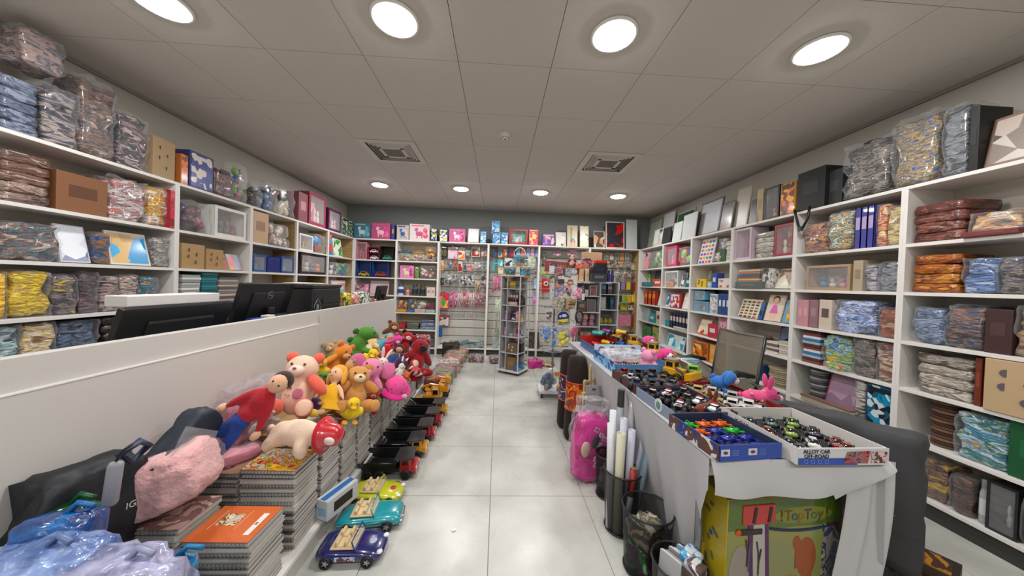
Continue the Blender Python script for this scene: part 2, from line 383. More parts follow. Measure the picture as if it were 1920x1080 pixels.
def k_win(t, w, d, h, c, sd, items=None):
    rr = random.Random(sd); f = min(w, h)*.1
    G().box((0, d/2-.004, h/2), (w, .008, h)).box((-w/2+.003, 0, h/2), (.006, d, h)).box((w/2-.003, 0, h/2), (.006, d, h)).box((0, 0, .003), (w-.012, d, .006)).box((0, 0, h-.003), (w-.012, d, .006)).out('carton', mat(c[0], .45, coat=.3), t)
    G().box((-w/2+f/2, -d/2, h/2), (f, .003, h)).box((w/2-f/2, -d/2, h/2), (f, .003, h)).box((0, -d/2, f/2), (w-2*f, .003, f*1.4)).box((0, -d/2, h-f/2), (w-2*f, .003, f)).out('window_frame', mat(c[0], .4, coat=.4), t)
    G().box((0, d/2-.011, h/2), (w-.02, .004, h-.02)).out('inner_card', busy(c[1:], 10, kind='v'), t)
    n = 4 if w > h*.8 else 3
    for i in range(n):
        x = (-.5+(i+.5)/n)*(w-2*f); hh = h*rr.uniform(.35, .6)
        g = G(); cc = c[1+i % max(1, len(c)-1)]
        r_ = (w-2*f)/n*.36
        g.ell((x, 0, f+hh*.3), (r_, min(r_, d*.3), hh*.3), u=10, v=7).ell((x, -.003, f+hh*.75), (r_*.75, min(r_*.75, d*.3), hh*.26), u=10, v=7)
        g.out('toy_figure', mat(cc, .4, coat=.4), t, True)
    G().box((0, -d/2+.002, h/2), (w-f, .0006, h-f)).out('clear_window', FILM, t)
def k_pack(t, w, d, h, c, sd):
    G().lump(w*.96, d*.9, h*.97, sd, .14, 6).out('contents', busy(c, 13, .4, .5, 'n', bump=.5), t, True)
    G().lump(w, d, h, sd, .1, 6, rnd=.25).out('plastic_bag', FILMW, t, True)
    G().box((0, -d/2-.001, h*.9), (w*.5, .002, h*.12)).out('header_card', mat(c[-1], .5), t)
def k_soft(t, w, d, h, c, sd):
    n = max(2, int(h/.05)); 
    for i in range(n):
        G().lump(w*RN.uniform(.9, 1), d*.95, h/n*1.02, sd+i, .16, 5, c=(0, 0, h/n*i), rnd=.22, fr=5).out('folded_layer', busy(c[i % len(c):]+c[:i % len(c)], 9, .4, .5, 's', (1, 1, 3), bump=.6), t, True)
def k_clothpack(t, w, d, h, c, sd):
    G().lump(w*.95, d*.9, h*.97, sd, .2, 8, fr=6).out('contents', busy(c, 8, .35, .8, 's', (1.2, 1.2, 3.2), bump=1.0), t, True)
    G().lump(w, d, h, sd+2, .16, 8, rnd=.2, fr=9).out('plastic_bag', FILMW, t, True)
def k_stack(t, w, d, h, c, sd):
    n = max(3, int(h/.022)); rr = random.Random(sd)
    for i in range(n):
        G().box((rr.uniform(-.004, .004), rr.uniform(-.006, .004), h/n*(i+.5)), (w*rr.uniform(.93, 1), d*.94, h/n*.9), bev=.001).out('layer', mat(c[i % len(c)], .55), t)
def k_disc(t, w, d, h, c, sd):
    n = max(3, int(h/.018)); rr = random.Random(sd); r_ = min(w, d)/2
    for i in range(n):
        G().cyl((rr.uniform(-.006, .006), rr.uniform(-.006, .004), h/n*(i+.5)), r_, h/n*.8, seg=28).out('round_board', mat(c[i % len(c)], .55), t)
def k_lean(t, w, d, h, c, sd):
    a = math.atan2(d*.7, h)*.8; rx = -a
    cy, cz = 0, h/2
    G().box((0, 0, cz), (w, .014, h*.99), (rx, 0, 0), bev=.002).out('board', mat(c[0], .5), t)
    f = min(w, h)*.06; n = Vector((0, -.0078, 0)); n.rotate(Euler((rx, 0, 0)))
    G().box((0, n.y, cz+n.z), (w-2*f, .0012, h*.99-2*f), (rx, 0, 0)).out('face_print', busy(c[1:], 9, kind='v') if len(c) > 2 else mat(c[-1], .35), t)
def k_book(t, w, d, h, c, sd):
    G().box((0, 0, h/2), (w*.84, d*.96, h*.97)).out('pages', PAPER, t)
    G().box((-w/2+w*.05, 0, h/2), (w*.1, d, h)).box((w/2-w*.05, 0, h/2), (w*.1, d, h)).box((0, -d/2+.001, h/2), (w, .002, h)).out('cover', mat(c[0], .45, coat=.3), t)
    G().box((0, -d/2-.0006, h*.62), (w*.7, .001, h*.3)).out('spine_print', mat(c[-1], .5), t)
def k_jar(t, w, d, h, c, sd):
    r = min(w, d)/2
    G().lathe([(.0005, 0), (r*.95, 0), (r, h*.05), (r, h*.68), (r*.7, h*.8), (r*.7, h*.82)], seg=18).out('jar_body', mat(c[0], .25, coat=.5), t, True)
    G().lathe([(r*.74, h*.8), (r*.76, h*.98), (r*.6, h), (.0005, h)], seg=18).out('lid', mat(c[-1], .4), t, True)
    G().lathe([(r*1.005, h*.2), (r*1.01, h*.22), (r*1.01, h*.55), (r*1.005, h*.57)], seg=18).out('label_wrap', mat(c[len(c)//2], .5), t, True)
def k_tub(t, w, d, h, c, sd):
    g = G().box((0, 0, h*.38), (w, d, h*.76), bev=min(w, d, h)*.22, tx=.96); g.out('tub_body', film('#e8e4da', .2, .1, .3), t, True)
    rr = random.Random(sd)
    for i in range(7): 
        G().ell((rr.uniform(-.33, .33)*w, rr.uniform(-.3, .1)*d, rr.uniform(.15, .5)*h), (w*.12, d*.14, h*.11), u=9, v=6).out('toy_piece', mat(c[1+i % (len(c)-1)], .35, coat=.4), t, True)
    G().box((0, 0, h*.8), (w*1.0, d, h*.12), bev=h*.04).out('lid', mat(c[0], .35, coat=.4), t, True)
    G().tube([(-w*.22, 0, h*.85), (-w*.18, 0, h*.97), (w*.18, 0, h*.97), (w*.22, 0, h*.85)], h*.03).out('handle', mat(c[0], .35), t, True)
def k_anim(t, w, d, h, c, sd):     # leaning board with an animal print
    k_lean(t, w, d, h, [c[0], c[0]], sd)
    a = -math.atan2(d*.7, h)*.8; y0 = -.0095
    def P(x, z): v = Vector((0, y0, z-h/2)); v.rotate(Euler((a, 0, 0))); return (x, v.y, h/2+v.z)
    G().box(P(-.12*w, .5*h), (w*.12, .002, h*.55), (a, 0, 0)).box(P(.06*w, .28*h), (w*.46, .002, h*.2), (a, 0, 0)).ell(P(-.1*w, .82*h), (w*.12, .003, h*.07)).out('animal_print', busy(c[1:], 22, kind='v'), t)
    G().box(P(-.1*w, .12*h), (w*.08, .002, h*.16), (a, 0, 0)).box(P(.2*w, .12*h), (w*.08, .002, h*.16), (a, 0, 0)).out('leg_print', mat(c[1], .4), t)
def k_doll(t, w, d, h, c, sd):     # board with printed girl
    k_lean(t, w, d, h, [c[0], c[0]], sd)
    a = -math.atan2(d*.7, h)*.8
    def P(x, z, y0=-.0095): v = Vector((0, y0, z-h/2)); v.rotate(Euler((a, 0, 0))); return (x, v.y, h/2+v.z)
    G().cyl(P(0, .82*h), w*.21, .002, (PI/2+a, 0, 0)).out('hair_print', mat('#5b2b2b', .5), t)
    G().cyl(P(0, .78*h, -.0105), w*.16, .002, (PI/2+a, 0, 0)).box(P(-.09*w, .18*h), (w*.07, .002, h*.2), (a, 0, 0)).box(P(.09*w, .18*h), (w*.07, .002, h*.2), (a, 0, 0)).out('skin_print', mat('#e9b48f', .5), t)
    G().pris([(-.09*w, .62*h-h/2), (.09*w, .62*h-h/2), (.24*w, .3*h-h/2), (-.24*w, .3*h-h/2)], .002, P(0, h/2, -.0095), (a, 0, 0)).out('dress_print', mat('#cf5fae', .5), t)
def k_abc(t, w, d, h, c, sd):
    k_lean(t, w, d, h, [c[0], c[0]], sd); a = -math.atan2(d*.7, h)*.8
    rr = random.Random(sd)
    rows = 5 if c[1] == '#111' else 6
    for i in range(rows):
        for j in range(4):
            v = Vector((0, -.0092, (.84-.78*i/(rows-1))*h-h/2)); v.rotate(Euler((a, 0, 0)))
            cc = c[1+(i*3+j) % (len(c)-1)]
            G().box(((-.34+.225*j)*w, v.y, h/2+v.z), (w*.15, .002, h*.09), (a, 0, 0), bev=.0006).out('letter_piece', mat(cc, .4), t)
def k_glob(t, w, d, h, c, sd):     # loose heap of small pieces in a bag
    rr = random.Random(sd)
    for i in range(16):
        s_ = min(w, h)*.2
        G().ell((rr.uniform(-.33, .33)*w, rr.uniform(-.2, .2)*d, rr.uniform(.18, .8)*h), (s_*rr.uniform(.7, 1.4), min(s_, d*.22), s_*rr.uniform(.6, 1.2)), (0, rr.uniform(-1, 1), 0), 9, 6).out('toy_piece', mat(c[i % len(c)], .35, coat=.4), t, True)
    G().lump(w, d, h, sd, .12, 6).out('plastic_bag', FILM, t, True)
def k_cars(t, w, d, h, c, sd):     # open-fronted carton with one toy car
    k_tray = mat(c[0], .4)
    G().box((0, d/2-.003, h/2), (w, .006, h)).box((0, 0, .003), (w, d, .006)).box((0, 0, h-.003), (w, d, .006)).box((-w/2+.003, 0, h/2), (.006, d, h)).box((w/2-.003, 0, h/2), (.006, d, h)).out('carton', k_tray, t)
    L = w*.74; hh = min(h*.5, L*.42)
    G().pris([(-.5*L, .12*hh), (.5*L, .12*hh), (.5*L, .5*hh), (.3*L, .58*hh), (.17*L, .98*hh), (-.26*L, .98*hh), (-.36*L, .6*hh), (-.5*L, .55*hh)], d*.4, (0, -.01, .012)).out('toy_car_body', mat(c[1], .25, coat=.8), t)
    G().pris([(.1*L, .6*hh), (.24*L, .6*hh), (.14*L, .9*hh), (-.22*L, .9*hh), (-.28*L, .62*hh)], d*.42, (0, -.01, .012)).out('car_windows', BLACK, t)
    for x in (-.3, .3): G().cyl((x*L, -.01, .012+.16*hh), .2*hh, d*.46, (PI/2, 0, 0)).out('wheel', mat('#1a1a1a', .6), t)
def k_unicorn(t, w, d, h, c, sd):  # boxed toy with a printed animal silhouette
    k_plain(t, w, d, h, [c[0], c[0]], sd)
    y = -d/2-.0012
    G().ell((0, y, .42*h), (w*.2, .002, h*.14)).box((-.12*w, y, .26*h), (w*.05, .002, h*.24)).box((.12*w, y, .26*h), (w*.05, .002, h*.24)).ell((-.16*w, y, .66*h), (w*.09, .002, h*.12), (0, .5, 0)).box((-.14*w, y, .55*h), (w*.07, .002, h*.2), (0, -.3, 0)).out('animal_print', mat(c[1], .4), t)
    G().ell((.28*w, y, .6*h), (w*.12, .002, h*.2)).ell((.3*w, y, .3*h), (w*.14, .002, h*.16)).out('picture_patch', busy(c[2:] or c, 20, kind='v'), t)
    G().box((-.1*w, y, .9*h), (w*.6, .0016, h*.09)).out('title_band', mat(c[-1], .4), t)
KINDS = {n[2:]: f for n, f in list(globals().items()) if n.startswith('k_') and callable(f)}
NAMES = {'box': ('toy_carton', 'box'), 'plain': ('plain_carton', 'box'), 'cut': ('kraft_carton', 'box'), 'win': ('window_carton', 'toy box'), 'pack': ('plastic_pack', 'pack'), 'soft': ('folded_stack', 'folded goods'),
         'clothpack': ('wrapped_bundle', 'bundle'), 'stack': ('flat_stack', 'stack'), 'disc': ('round_board_stack', 'stack'), 'lean': ('leaning_board', 'board'), 'book': ('book', 'book'), 'jar': ('jar', 'jar'),
         'tub': ('toy_tub', 'toy tub'), 'anim': ('animal_puzzle_board', 'puzzle'), 'doll': ('doll_puzzle_board', 'puzzle'), 'abc': ('letter_board', 'board'), 'glob': ('bagged_toys', 'pack'), 'cars': ('boxed_toy_car', 'toy car'), 'unicorn': ('rocking_toy_carton', 'box')}
_sd = [0]
def item(cell, row, px0, px1, ptop, kind, desc, cc, d=None, inset=.02, n=1, base_dz=0, name=None, cat=None, grp=None, label=None, hmax=None, tilt=0):
    """goods standing on a shelf; n > 1 gives n alike things side by side"""
    ax, val = {'L': ('x', XF_L-inset), 'R': ('x', XF_R+inset), 'B': ('y', YF_B+inset)}[cell[0]]
    z0 = BASE[row]+.0005+base_dz
    a, b = at(px0, ptop, ax, val), at(px1, ptop, ax, val); ztop = (a.z+b.z)/2
    if hmax: ztop = min(ztop, z0+hmax)
    h = max(.03, min(ztop-z0, (BASE[row-1]-.026-z0) if row else ZC-.03-z0))
    if cell[0] in 'LR':
        lo, hi = sorted((a.y, b.y)); w_ = hi-lo; bl = (LB if cell[0] == 'L' else RB)[cell]
        lo, hi = (max(lo, bl[0]+.02), min(hi, bl[1]-.02)) if row else (lo, hi); w_ = hi-lo; c_ = (lo+hi)/2
    else:
        lo, hi = sorted((a.x, b.x)); lo, hi = (max(lo, BB[cell][0]+.02), min(hi, BB[cell][1]-.02)) if row else (lo, hi); w_ = hi-lo; c_ = (lo+hi)/2
    w_ = max(w_, .015); dd = d or min(.2, max(.04, w_*.8, )); dd = min(dd, .25)
    nm, ct = NAMES[kind]; nm = name or nm; ct = cat or ct
    lab = label or '%s %s %s' % (desc, ROWN[row], ords[cell])
    ww = w_/n
    for i in range(n):
        _sd[0] += 1
        off = -w_/2+ww*(i+.5)
        if cell[0] == 'L': loc = (val-dd/2-.002, c_+off, z0); rz = PI/2
        elif cell[0] == 'R': loc = (val+dd/2+.002, c_-off, z0); rz = -PI/2
        else: loc = (c_+off, val+dd/2+.002, z0); rz = 0
        t = thing(nm, lab if n == 1 else '%s from left, %s' % (ORD[i], lab), ct, loc, rz+tilt, (grp or ('%s %s %s' % (desc, ROWN[row], ords[cell]))) if n > 1 else None)
        KINDS[kind](t, ww*.97 if n > 1 else w_*.985, dd, h, cols(cc), _sd[0])
    return t
I = item
# ---------- left wall
L0 = 'L0'
I(L0, 0, 2, 78, 150, 'soft', 'slate blue folded garments stacked', '6f7788 525a6c 8a90a0 3d4557', .24)
I(L0, 0, 82, 152, 165, 'clothpack', 'grey and tan wrapped bundle', '6d6a73 8d8890 a79a90 4b4a55 2e2f3a', .22)
I(L0, 0, 40, 128, 66, 'clothpack', 'grey pink wrapped bundle piled high', '77727a 9a8a88 b79f98 4c4b55 8f8b93', .2, base_dz=.40, hmax=.22)
I(L0, 0, 154, 222, 150, 'clothpack', 'brown and black wrapped bundle', '2b2a33 5b4a44 8a7468 3a3d48 b0988c', .22)
I(L0, 0, 224, 284, 215, 'clothpack', 'dusty pink crinkled bundle', '8a7474 b29a98 5b5458 2f3038 c8b5b0', .22)
I(L0, 0, 288, 330, 262, 'cut', 'tan carton with dark lid', 'a58a68 3b352e', .16)
I(L0, 1, 3, 102, 290, 'soft', 'dark brown layered leather bundle', '5c4038 7c6258 3a2a27 a08e86', .24)
I(L0, 1, 106, 204, 330, 'plain', 'rust brown wooden carton', '7e5132 5b3520', .2)
I(L0, 1, 207, 280, 335, 'clothpack', 'pale floral crumpled bag', 'c5b4ae 8e8186 e0cfc8 6b6670 b2766c', .2)
I(L0, 1, 282, 318, 350, 'clothpack', 'mustard yellow wrapped pack', 'c79a16 d8b53a a8641a e8dfd0', .15)
I(L0, 1, 320, 335, 358, 'box', 'narrow crimson carton', '9c2036 7f1529 b8324a c84a55', .22, inset=.0)
I(L0, 2, 4, 118, 418, 'clothpack', 'charcoal and slate bag with white piping', '2f3437 47525a 5a6670 6d4a3a b7a79b', .2)
I(L0, 2, 121, 178, 422, 'lean', 'white board with blue-grey tree print', 'c3c7d0 8d93a8 d5d8e0 6a7088 e6e8ee', .1)
I(L0, 2, 181, 212, 436, 'clothpack', 'yellow and blue crumpled pack', 'c9a02a 24508a 17324f 8c5d24', .12)
I(L0, 2, 214, 290, 436, 'lean', 'beach print board in blue and sand', 'cfd0c8 1f8fc0 2aa0cf b08d62 c7a877', .1)
I(L0, 2, 292, 330, 446, 'clothpack', 'silver crumpled foil bag', '7f7b78 aaa6a2 4c4744 c8c2bd', .14)
I(L0, 3, 0, 17, 508, 'clothpack', 'amber yellow soft pack', 'd8a848 c09038 e8c468', .14)
I(L0, 3, 20, 100, 506, 'clothpack', 'bright yellow soft bundle', 'c8a81c d9bf3c b08c18 e4d060', .2)
I(L0, 3, 102, 150, 512, 'clothpack', 'yellow and grey clear pack', 'c8b040 4a4650 8c7c78 2c2a34', .16)
I(L0, 3, 152, 188, 508, 'clothpack', 'dark plum shiny bag', '3c2c30 5a464a 201a1e 786068', .16)
I(L0, 3, 190, 226, 516, 'clothpack', 'purple-brown clear toy pack', '4a3a3e 7a6468 b09a98 281e22', .14)
I(L0, 3, 228, 262, 514, 'clothpack', 'brown clear toy pack with white glints', '3a2c2c 6e5854 c0aca4 201818', .14)
I(L0, 3, 264, 300, 518, 'clothpack', 'teal crumpled pack', '1d5a70 2f7c92 163c50 b09468', .14)
I(L0, 4, 0, 44, 580, 'clothpack', 'teal and white misted bag', '3f6a70 6f9aa0 c8d0d4 2a4a52', .2)
I(L0, 4, 46, 110, 585, 'clothpack', 'mustard and cream bundle', 'a8802c c8a860 e0d4c0 7c5424', .2)
I(L0, 4, 112, 190, 600, 'clothpack', 'navy and silver wrapped bundle', '1e2a3c 3c506c 6a7c98 141820', .2)
I(L0, 4, 192, 330, 590, 'soft', 'dark brown folded stack', '2c2020 4a3832 1c1618', .2)
L1 = 'L1'
I(L1, 0, 340, 354, 290, 'box', 'orange carton with round lens print', 'b46a34 c87838 8a4a20', .12)
I(L1, 0, 356, 402, 290, 'box', 'navy appliance carton', '252f6a 2c387c 3a4688 d0c8c0', .16)
I(L1, 0, 404, 440, 318, 'pack', 'maroon shiny clear pack', '4c2c2c 6a3c38 2e1a1c', .14)
I(L1, 0, 441, 466, 305, 'glob', 'green and purple puzzle pack', '5c9a3c 6a3c90 c04a7a 8ab83c 3a4a9c', .12)
I(L1, 1, 342, 400, 378, 'glob', 'dark purple action toy pack', '3a1c2c 1f2c60 5a2434 243a7a 7a2438', .2)
I(L1, 1, 403, 463, 392, 'win', 'white framed black tool set', 'dcdad4 2a2826 3a3632 504a44 9a3030', .16)
I(L1, 2, 342, 385, 458, 'cut', 'kraft carton with four ovals', 'a8885c 4a3828', .2)
I(L1, 2, 388, 420, 468, 'cut', 'small kraft carton with orange ovals', 'a88458 8a4420', .16)
I(L1, 2, 421, 434, 477, 'lean', 'slim patterned colouring book', 'c8b8b0 b06a5a d8c8b8 5a5a5a', .1)
I(L1, 2, 436, 458, 477, 'lean', 'pastel picture book', 'c8b098 d89aa0 a8b8d0 e0c070', .1)
I(L1, 3, 342, 378, 515, 'stack', 'clear and white tray stack', 'b8b8b6 8c8e8e d8d6d2 9aa0a0', .2)
I(L1, 3, 380, 410, 512, 'stack', 'teal tray stack', '176c74 1f808a 125860', .2)
I(L1, 3, 412, 448, 520, 'stack', 'grey and cream tray stack', '7c7874 a8a29c 5c5854 c8a8a0', .2)
I(L1, 4, 345, 440, 588, 'box', 'blue and white games carton', '2c3c88 3a50a8 c8ccd8 e8e8e8', .18)
L2 = 'L2'
I(L2, 0, 472, 494, 347, 'glob', 'black and gold blister pack', '201c14 8a7434 3a3424 141414', .16)
I(L2, 0, 495, 522, 342, 'glob', 'blue and silver car pack', '24508a 9ab0c8 18304c 5a7aa0', .16)
I(L2, 0, 524, 556, 350, 'glob', 'red and cream clear pack', '9c3024 c8c0b0 3a3a3a d0c0a8', .16)
I(L2, 1, 474, 505, 398, 'plain', 'pale wooden desk tray', 'c0a080 9a7c60', .18)
I(L2, 1, 506, 542, 420, 'glob', 'rows of glass ornaments pack', '7c5a50 b08c7c c8b8a8 e0d8d0', .16)
I(L2, 2, 475, 500, 478, 'win', 'blue window toy carton at left', '1f4c90 2a86a8 bcae98 3a9ab0', .16)
I(L2, 2, 502, 526, 482, 'box', 'navy blue closed carton', '101c4c 182864 20307a', .16)
I(L2, 2, 528, 551, 482, 'win', 'blue window toy carton at right', '1f4c90 2a86a8 bcae98 3a9ab0', .16)
I(L2, 3, 480, 550, 556, 'stack', 'low pile of flat goods', '8c8478 5c544c a89c8c', .2)
L3 = 'L3'
I(L3, 0, 561, 578, 362, 'plain', 'dusty pink carton end', '8a5058 c08890', .16)
I(L3, 0, 580, 612, 366, 'win', 'pink doll gift set', '9c4054 e07a9c 7c2c40 e8a8b8 d8c0b0', .16)
I(L3, 0, 616, 640, 394, 'win', 'purple and white doll box', '5a2048 c89aa8 2a1824 e0c0c8', .14)
I(L3, 1, 562, 588, 440, 'win', 'white framed gold toy set', 'dcdcd8 a87c3c 7a3c20 c09a50', .14)
I(L3, 1, 590, 612, 440, 'glob', 'blue diving goggles pack', '1c70b0 3090d0 1c1c20 9c3020', .14)
I(L3, 2, 564, 614, 476, 'win', 'black and orange toy blaster set', '201c1c c84c20 b8b0a8 3a3430 e0602c', .16)
I(L3, 3, 572, 612, 530, 'stack', 'brown flat cartons', '5a4430 7c6040', .2)
L4 = 'L4'
I(L4, 0, 642, 653, 408, 'box', 'grey-green picture carton', '7c8878 b8b8b0 4a6040 2c3830', .16)
I(L4, 0, 654, 662, 414, 'box', 'dark green cartoon carton', '2c4830 6a8850 e0d8c8 182418', .14)
I(L4, 1, 620, 627, 440, 'jar', 'blue and red bottle', '3a80b0 d84030', .08)
I(L4, 1, 629, 645, 448, 'lean', 'white board with green print', 'd8d8d0 4a9a4a e8e8e0', .08)
I(L4, 2, 620, 642, 492, 'glob', 'clear and silver toy pack', '8a9094 b8bcc0 3c4044 d0d0d0', .14)
I(L4, 2, 644, 659, 494, 'glob', 'green and blue creature pack', '3c9c30 2c5cb0 58b83c', .14)
I(L4, 3, 621, 648, 526, 'box', 'pastel cube carton', 'c8a0a8 8ac0c8 c8c878 d090a0 e0e0d8', .14)
I(L4, 4, 622, 655, 565, 'stack', 'white flat cartons', 'c8c8c4 a8a8a4', .16)
# ---------- back wall
B0 = 'B0'
I(B0, 0, 663, 695, 418, 'unicorn', 'teal animal toy carton', '3c6c80 b8ccd0 6898a8 8ab0b8', .16)
I(B0, 0, 696, 732, 418, 'unicorn', 'pink animal toy carton', 'b04870 e8b0c0 d07898 c05880', .16)
I(B0, 0, 734, 740, 421, 'plain', 'thin navy carton', '24387c c88848', .14)
I('B1', 0, 744, 767, 422, 'unicorn', 'pale carton with blue horse', 'b8b0a8 24509a d0b8a8 7890b8 2c4888', .14)
I('B1', 0, 768, 806, 420, 'unicorn', 'white carton with pink rocking horse', 'd8ccc8 c04078 d8a898 c8587c d86080', .16)
I('B1', 0, 808, 820, 428, 'box', 'navy astronaut carton', '203850 2c4c68 c8b040 d8d8d8', .12)
I('B2', 0, 824, 840, 429, 'box', 'dark blue space carton', '284058 3a5878 d0b848 d8d8d8', .1)
I('B2', 0, 842, 873, 429, 'unicorn', 'pink carton with unicorn', 'c86090 e8d0dc 9c2c50 d87ca8', .1)
I('B2', 0, 877, 899, 427, 'lean', 'blank white framed board', '8c7c70 c8c8c4', .08)
I('B2', 0, 901, 912, 434, 'box', 'light blue lunchbox carton at left', '5c9ac0 88b8d0 c8d8e0 6080b0', .1)
I('B3', 0, 924, 939, 434, 'box', 'light blue lunchbox carton', '5c9ac0 88b8d0 c8d8e0 6080b0', .1)
I('B3', 0, 922, 938, 414, 'box', 'upper light blue lunchbox carton', '5c9ac0 88b8d0 c8d8e0 6080b0', .1, base_dz=.18)
I('B3', 0, 940, 953, 436, 'box', 'narrow light blue carton', '5c9ac0 88b8d0 c8d8e0 6080b0', .1)
I('B3', 0, 955, 990, 430, 'win', 'red display carton of teal drawing pads', 'a82c30 2c9c88 b8d8d8 d85050', .14)
I('B3', 0, 992, 1010, 430, 'box', 'coral pink learning carton', 'b84058 d86878 d8c888 c85068', .12)
I('B4', 0, 1017, 1041, 438, 'box', 'purple pony carton', '5c3c88 7c5ca8 b088b8 d8b8a8', .08)
I('B4', 0, 1043, 1063, 434, 'lean', 'white board with small dark shapes', 'd0ccc4 c8c4bc 4c4c4c d8d4cc e0dcd4', .1)
I('B4', 0, 1065, 1085, 421, 'anim', 'cream board with patchwork giraffe', 'c8b898 d87830 3058a0 48a048 c83c30', .1)
I('B4', 0, 1089, 1106, 422, 'lean', 'cream easel carton', 'ccc0a0 d8d0b8 3c3c40 d8d0b8', .1)
I('B5', 0, 1115, 1137, 432, 'lean', 'photo frame carton in beige', 'b8b0a0 d0c8b8 4c443c c89878', .1)
I('B5', 0, 1138, 1174, 414, 'lean', 'white and red chalkboard carton', 'd0c0bc 2c2c30 b82c34 2c2c30', .1)
I('B5', 0, 1177, 1198, 410, 'lean', 'tall plain white board', 'b8bcbc c0c4c4', .1)
I('B0', 1, 664, 688, 454, 'win', 'pink framed doll set', 'c87890 b0684c c85070 d8a070', .18)
I('B0', 1, 690, 711, 474, 'cars', 'lower white toy jeep carton', '8c2c3c e8e8e8 201c20', .14)
I('B0', 1, 690, 710, 463, 'cars', 'upper white toy jeep carton', '8c2c3c e8e8e8 201c20', .13, base_dz=.12)
I('B0', 1, 713, 738, 462, 'cars', 'black and teal toy car carton', '101818 1c8c70 104840', .16)
I('B0', 2, 665, 695, 488, 'cars', 'yellow tow truck carton', '2c4c88 c8a020 7c3c2c', .16)
I('B0', 2, 698, 728, 488, 'cars', 'red tow truck carton', '24407c a82c24 d8c8b8', .16)
I('B0', 3, 664, 690, 532, 'pack', 'pink lattice pack', 'b87890 d8a8b8 7c4c60', .14)
I('B0', 3, 692, 728, 526, 'lean', 'pale pink carton board', 'b89098 c8b0b4', .1)
I('B0', 4, 700, 735, 566, 'stack', 'white paper stack', 'c8c8c4 a8a8a8', .2)
B1 = 'B1'
I(B1, 1, 746, 770, 468, 'tub', 'blue lidded toy tub', '2c5088 d8b020 c83020 48a048 d8d8d0', .14)
I(B1, 1, 773, 796, 469, 'tub', 'orange lidded toy tub', 'b8743c d8b048 2c3c88 c88ca0 d8c8a8', .14)
I(B1, 1, 798, 817, 462, 'glob', 'navy pack with yellow toy digger', '181c44 d8b020 d85020 d8b020 c83c20', .14)
I(B1, 2, 750, 776, 498, 'unicorn', 'pink dollhouse carton', 'd088b0 e8d8a0 d05c88 70b088 c04c80', .16)
I(B1, 2, 777, 785, 500, 'pack', 'red and green pack', 'b8402c 488838 d8c8a8', .12)
I(B1, 2, 787, 802, 498, 'glob', 'colourful card game pack', 'b04870 3c60a8 d8b088 d8d0c8', .12)
I(B1, 2, 803, 817, 498, 'glob', 'brown and pink card game pack', '5c4030 b87868 3c3430 c8a898', .12)
I(B1, 3, 743, 757, 533, 'jar', 'blue and white bottle', 'c8ccd4 24407c 24407c', .1)
I(B1, 3, 759, 768, 541, 'jar', 'pink capped bottle', 'd8a0a8 c87080 b04860', .07)
I(B1, 3, 770, 798, 533, 'jar', 'dark glass pen jar', '3c4448 20282c', .1, n=2)
I(B1, 3, 800, 816, 539, 'plain', 'white cup carton', 'd0c4b8 c08880', .08, n=2)
I(B1, 4, 741, 762, 580, 'plain', 'flat orange carton', 'c88c30 d8a040', .14, inset=.0)
I(B1, 4, 763, 776, 581, 'plain', 'flat blue carton', '3c6898 5080b0', .14, inset=.0)
I(B1, 4, 777, 797, 580, 'plain', 'flat pink carton', 'd0a8a8 c89898', .14, inset=.0)
I(B1, 4, 798, 815, 581, 'plain', 'flat pale teal carton', '98bcb8 88acac', .14, inset=.0)
I(B1, 4, 743, 763, 563, 'glob', 'orange crayon pack', 'c88428 7c2c28 d89c38 5c2420', .1, inset=.02, base_dz=.055)
I(B1, 4, 765, 780, 560, 'glob', 'blue hanging stationery pack', '24487c c8a028 3c68a0', .1, inset=.02, base_dz=.055)
I(B1, 4, 781, 799, 563, 'glob', 'pastel eraser pack', '88b8b8 c8c070 c89cb0', .1, inset=.02, base_dz=.055)
I(B1, 4, 800, 815, 568, 'pack', 'dark red pencil pack', '5c2028 7c2c38 48181c', .1, inset=.02, base_dz=.055)
I(B1, 5, 737, 744, 605, 'plain', 'narrow teal carton', '2c6c60 488878', .12)
I(B1, 5, 745, 760, 605, 'plain', 'glossy red carton', 'a01c24 c03038', .14)
I(B1, 5, 761, 785, 606, 'soft', 'grey and camouflage pencil case pile', '5c6064 484838 6c6c58', .16)
I(B1, 5, 787, 816, 600, 'soft', 'blue-grey plastic wallet pile', '485060 687080 8c98a8', .18)
I(B1, 6, 790, 815, 636, 'clothpack', 'black and grey bag pile', '1c1c20 3c3c40 585c60', .18)
I(B1, 6, 745, 788, 630, 'clothpack', 'dark brown bag pile', '3c2c20 5c4428 201814', .18)
# ---------- right wall
I('R0', 1, 1206, 1215, 472, 'lean', 'pink framed picture', 'c07c88 3c2c28 d8a0a8', .08)
I('R0', 1, 1217, 1242, 470, 'glob', 'green dinosaur pack', '48782c 6c9c38 305820 b8c8a0', .16)
I('R0', 2, 1203, 1222, 529, 'plain', 'flat teal carton', '2c707c 3c8490', .18, inset=-.01)
I('R0', 2, 1224, 1243, 523, 'plain', 'coral red notebook carton', 'c04838 d8d0c8', .14)
I('R0', 3, 1208, 1230, 545, 'book', 'red and orange storybook', 'b83820 d87c28', .16, n=3)
I('R0', 3, 1232, 1243, 549, 'lean', 'pale blue game board', '88b0c0 d8d8d4', .08)
I('R0', 4, 1204, 1215, 578, 'lean', 'silver picture frame', 'a8b0b0 b8c4c8 90a0a0', .06)
I('R0', 4, 1217, 1228, 588, 'plain', 'teal gift carton', '2c9090 c8d8d0', .1)
I('R0', 4, 1230, 1241, 584, 'plain', 'cream and brown carton', 'c8c0a8 7c4c38', .1)
I('R0', 5, 1204, 1222, 610, 'box', 'dark green board game', '1c4c28 2c6838 488048', .16)
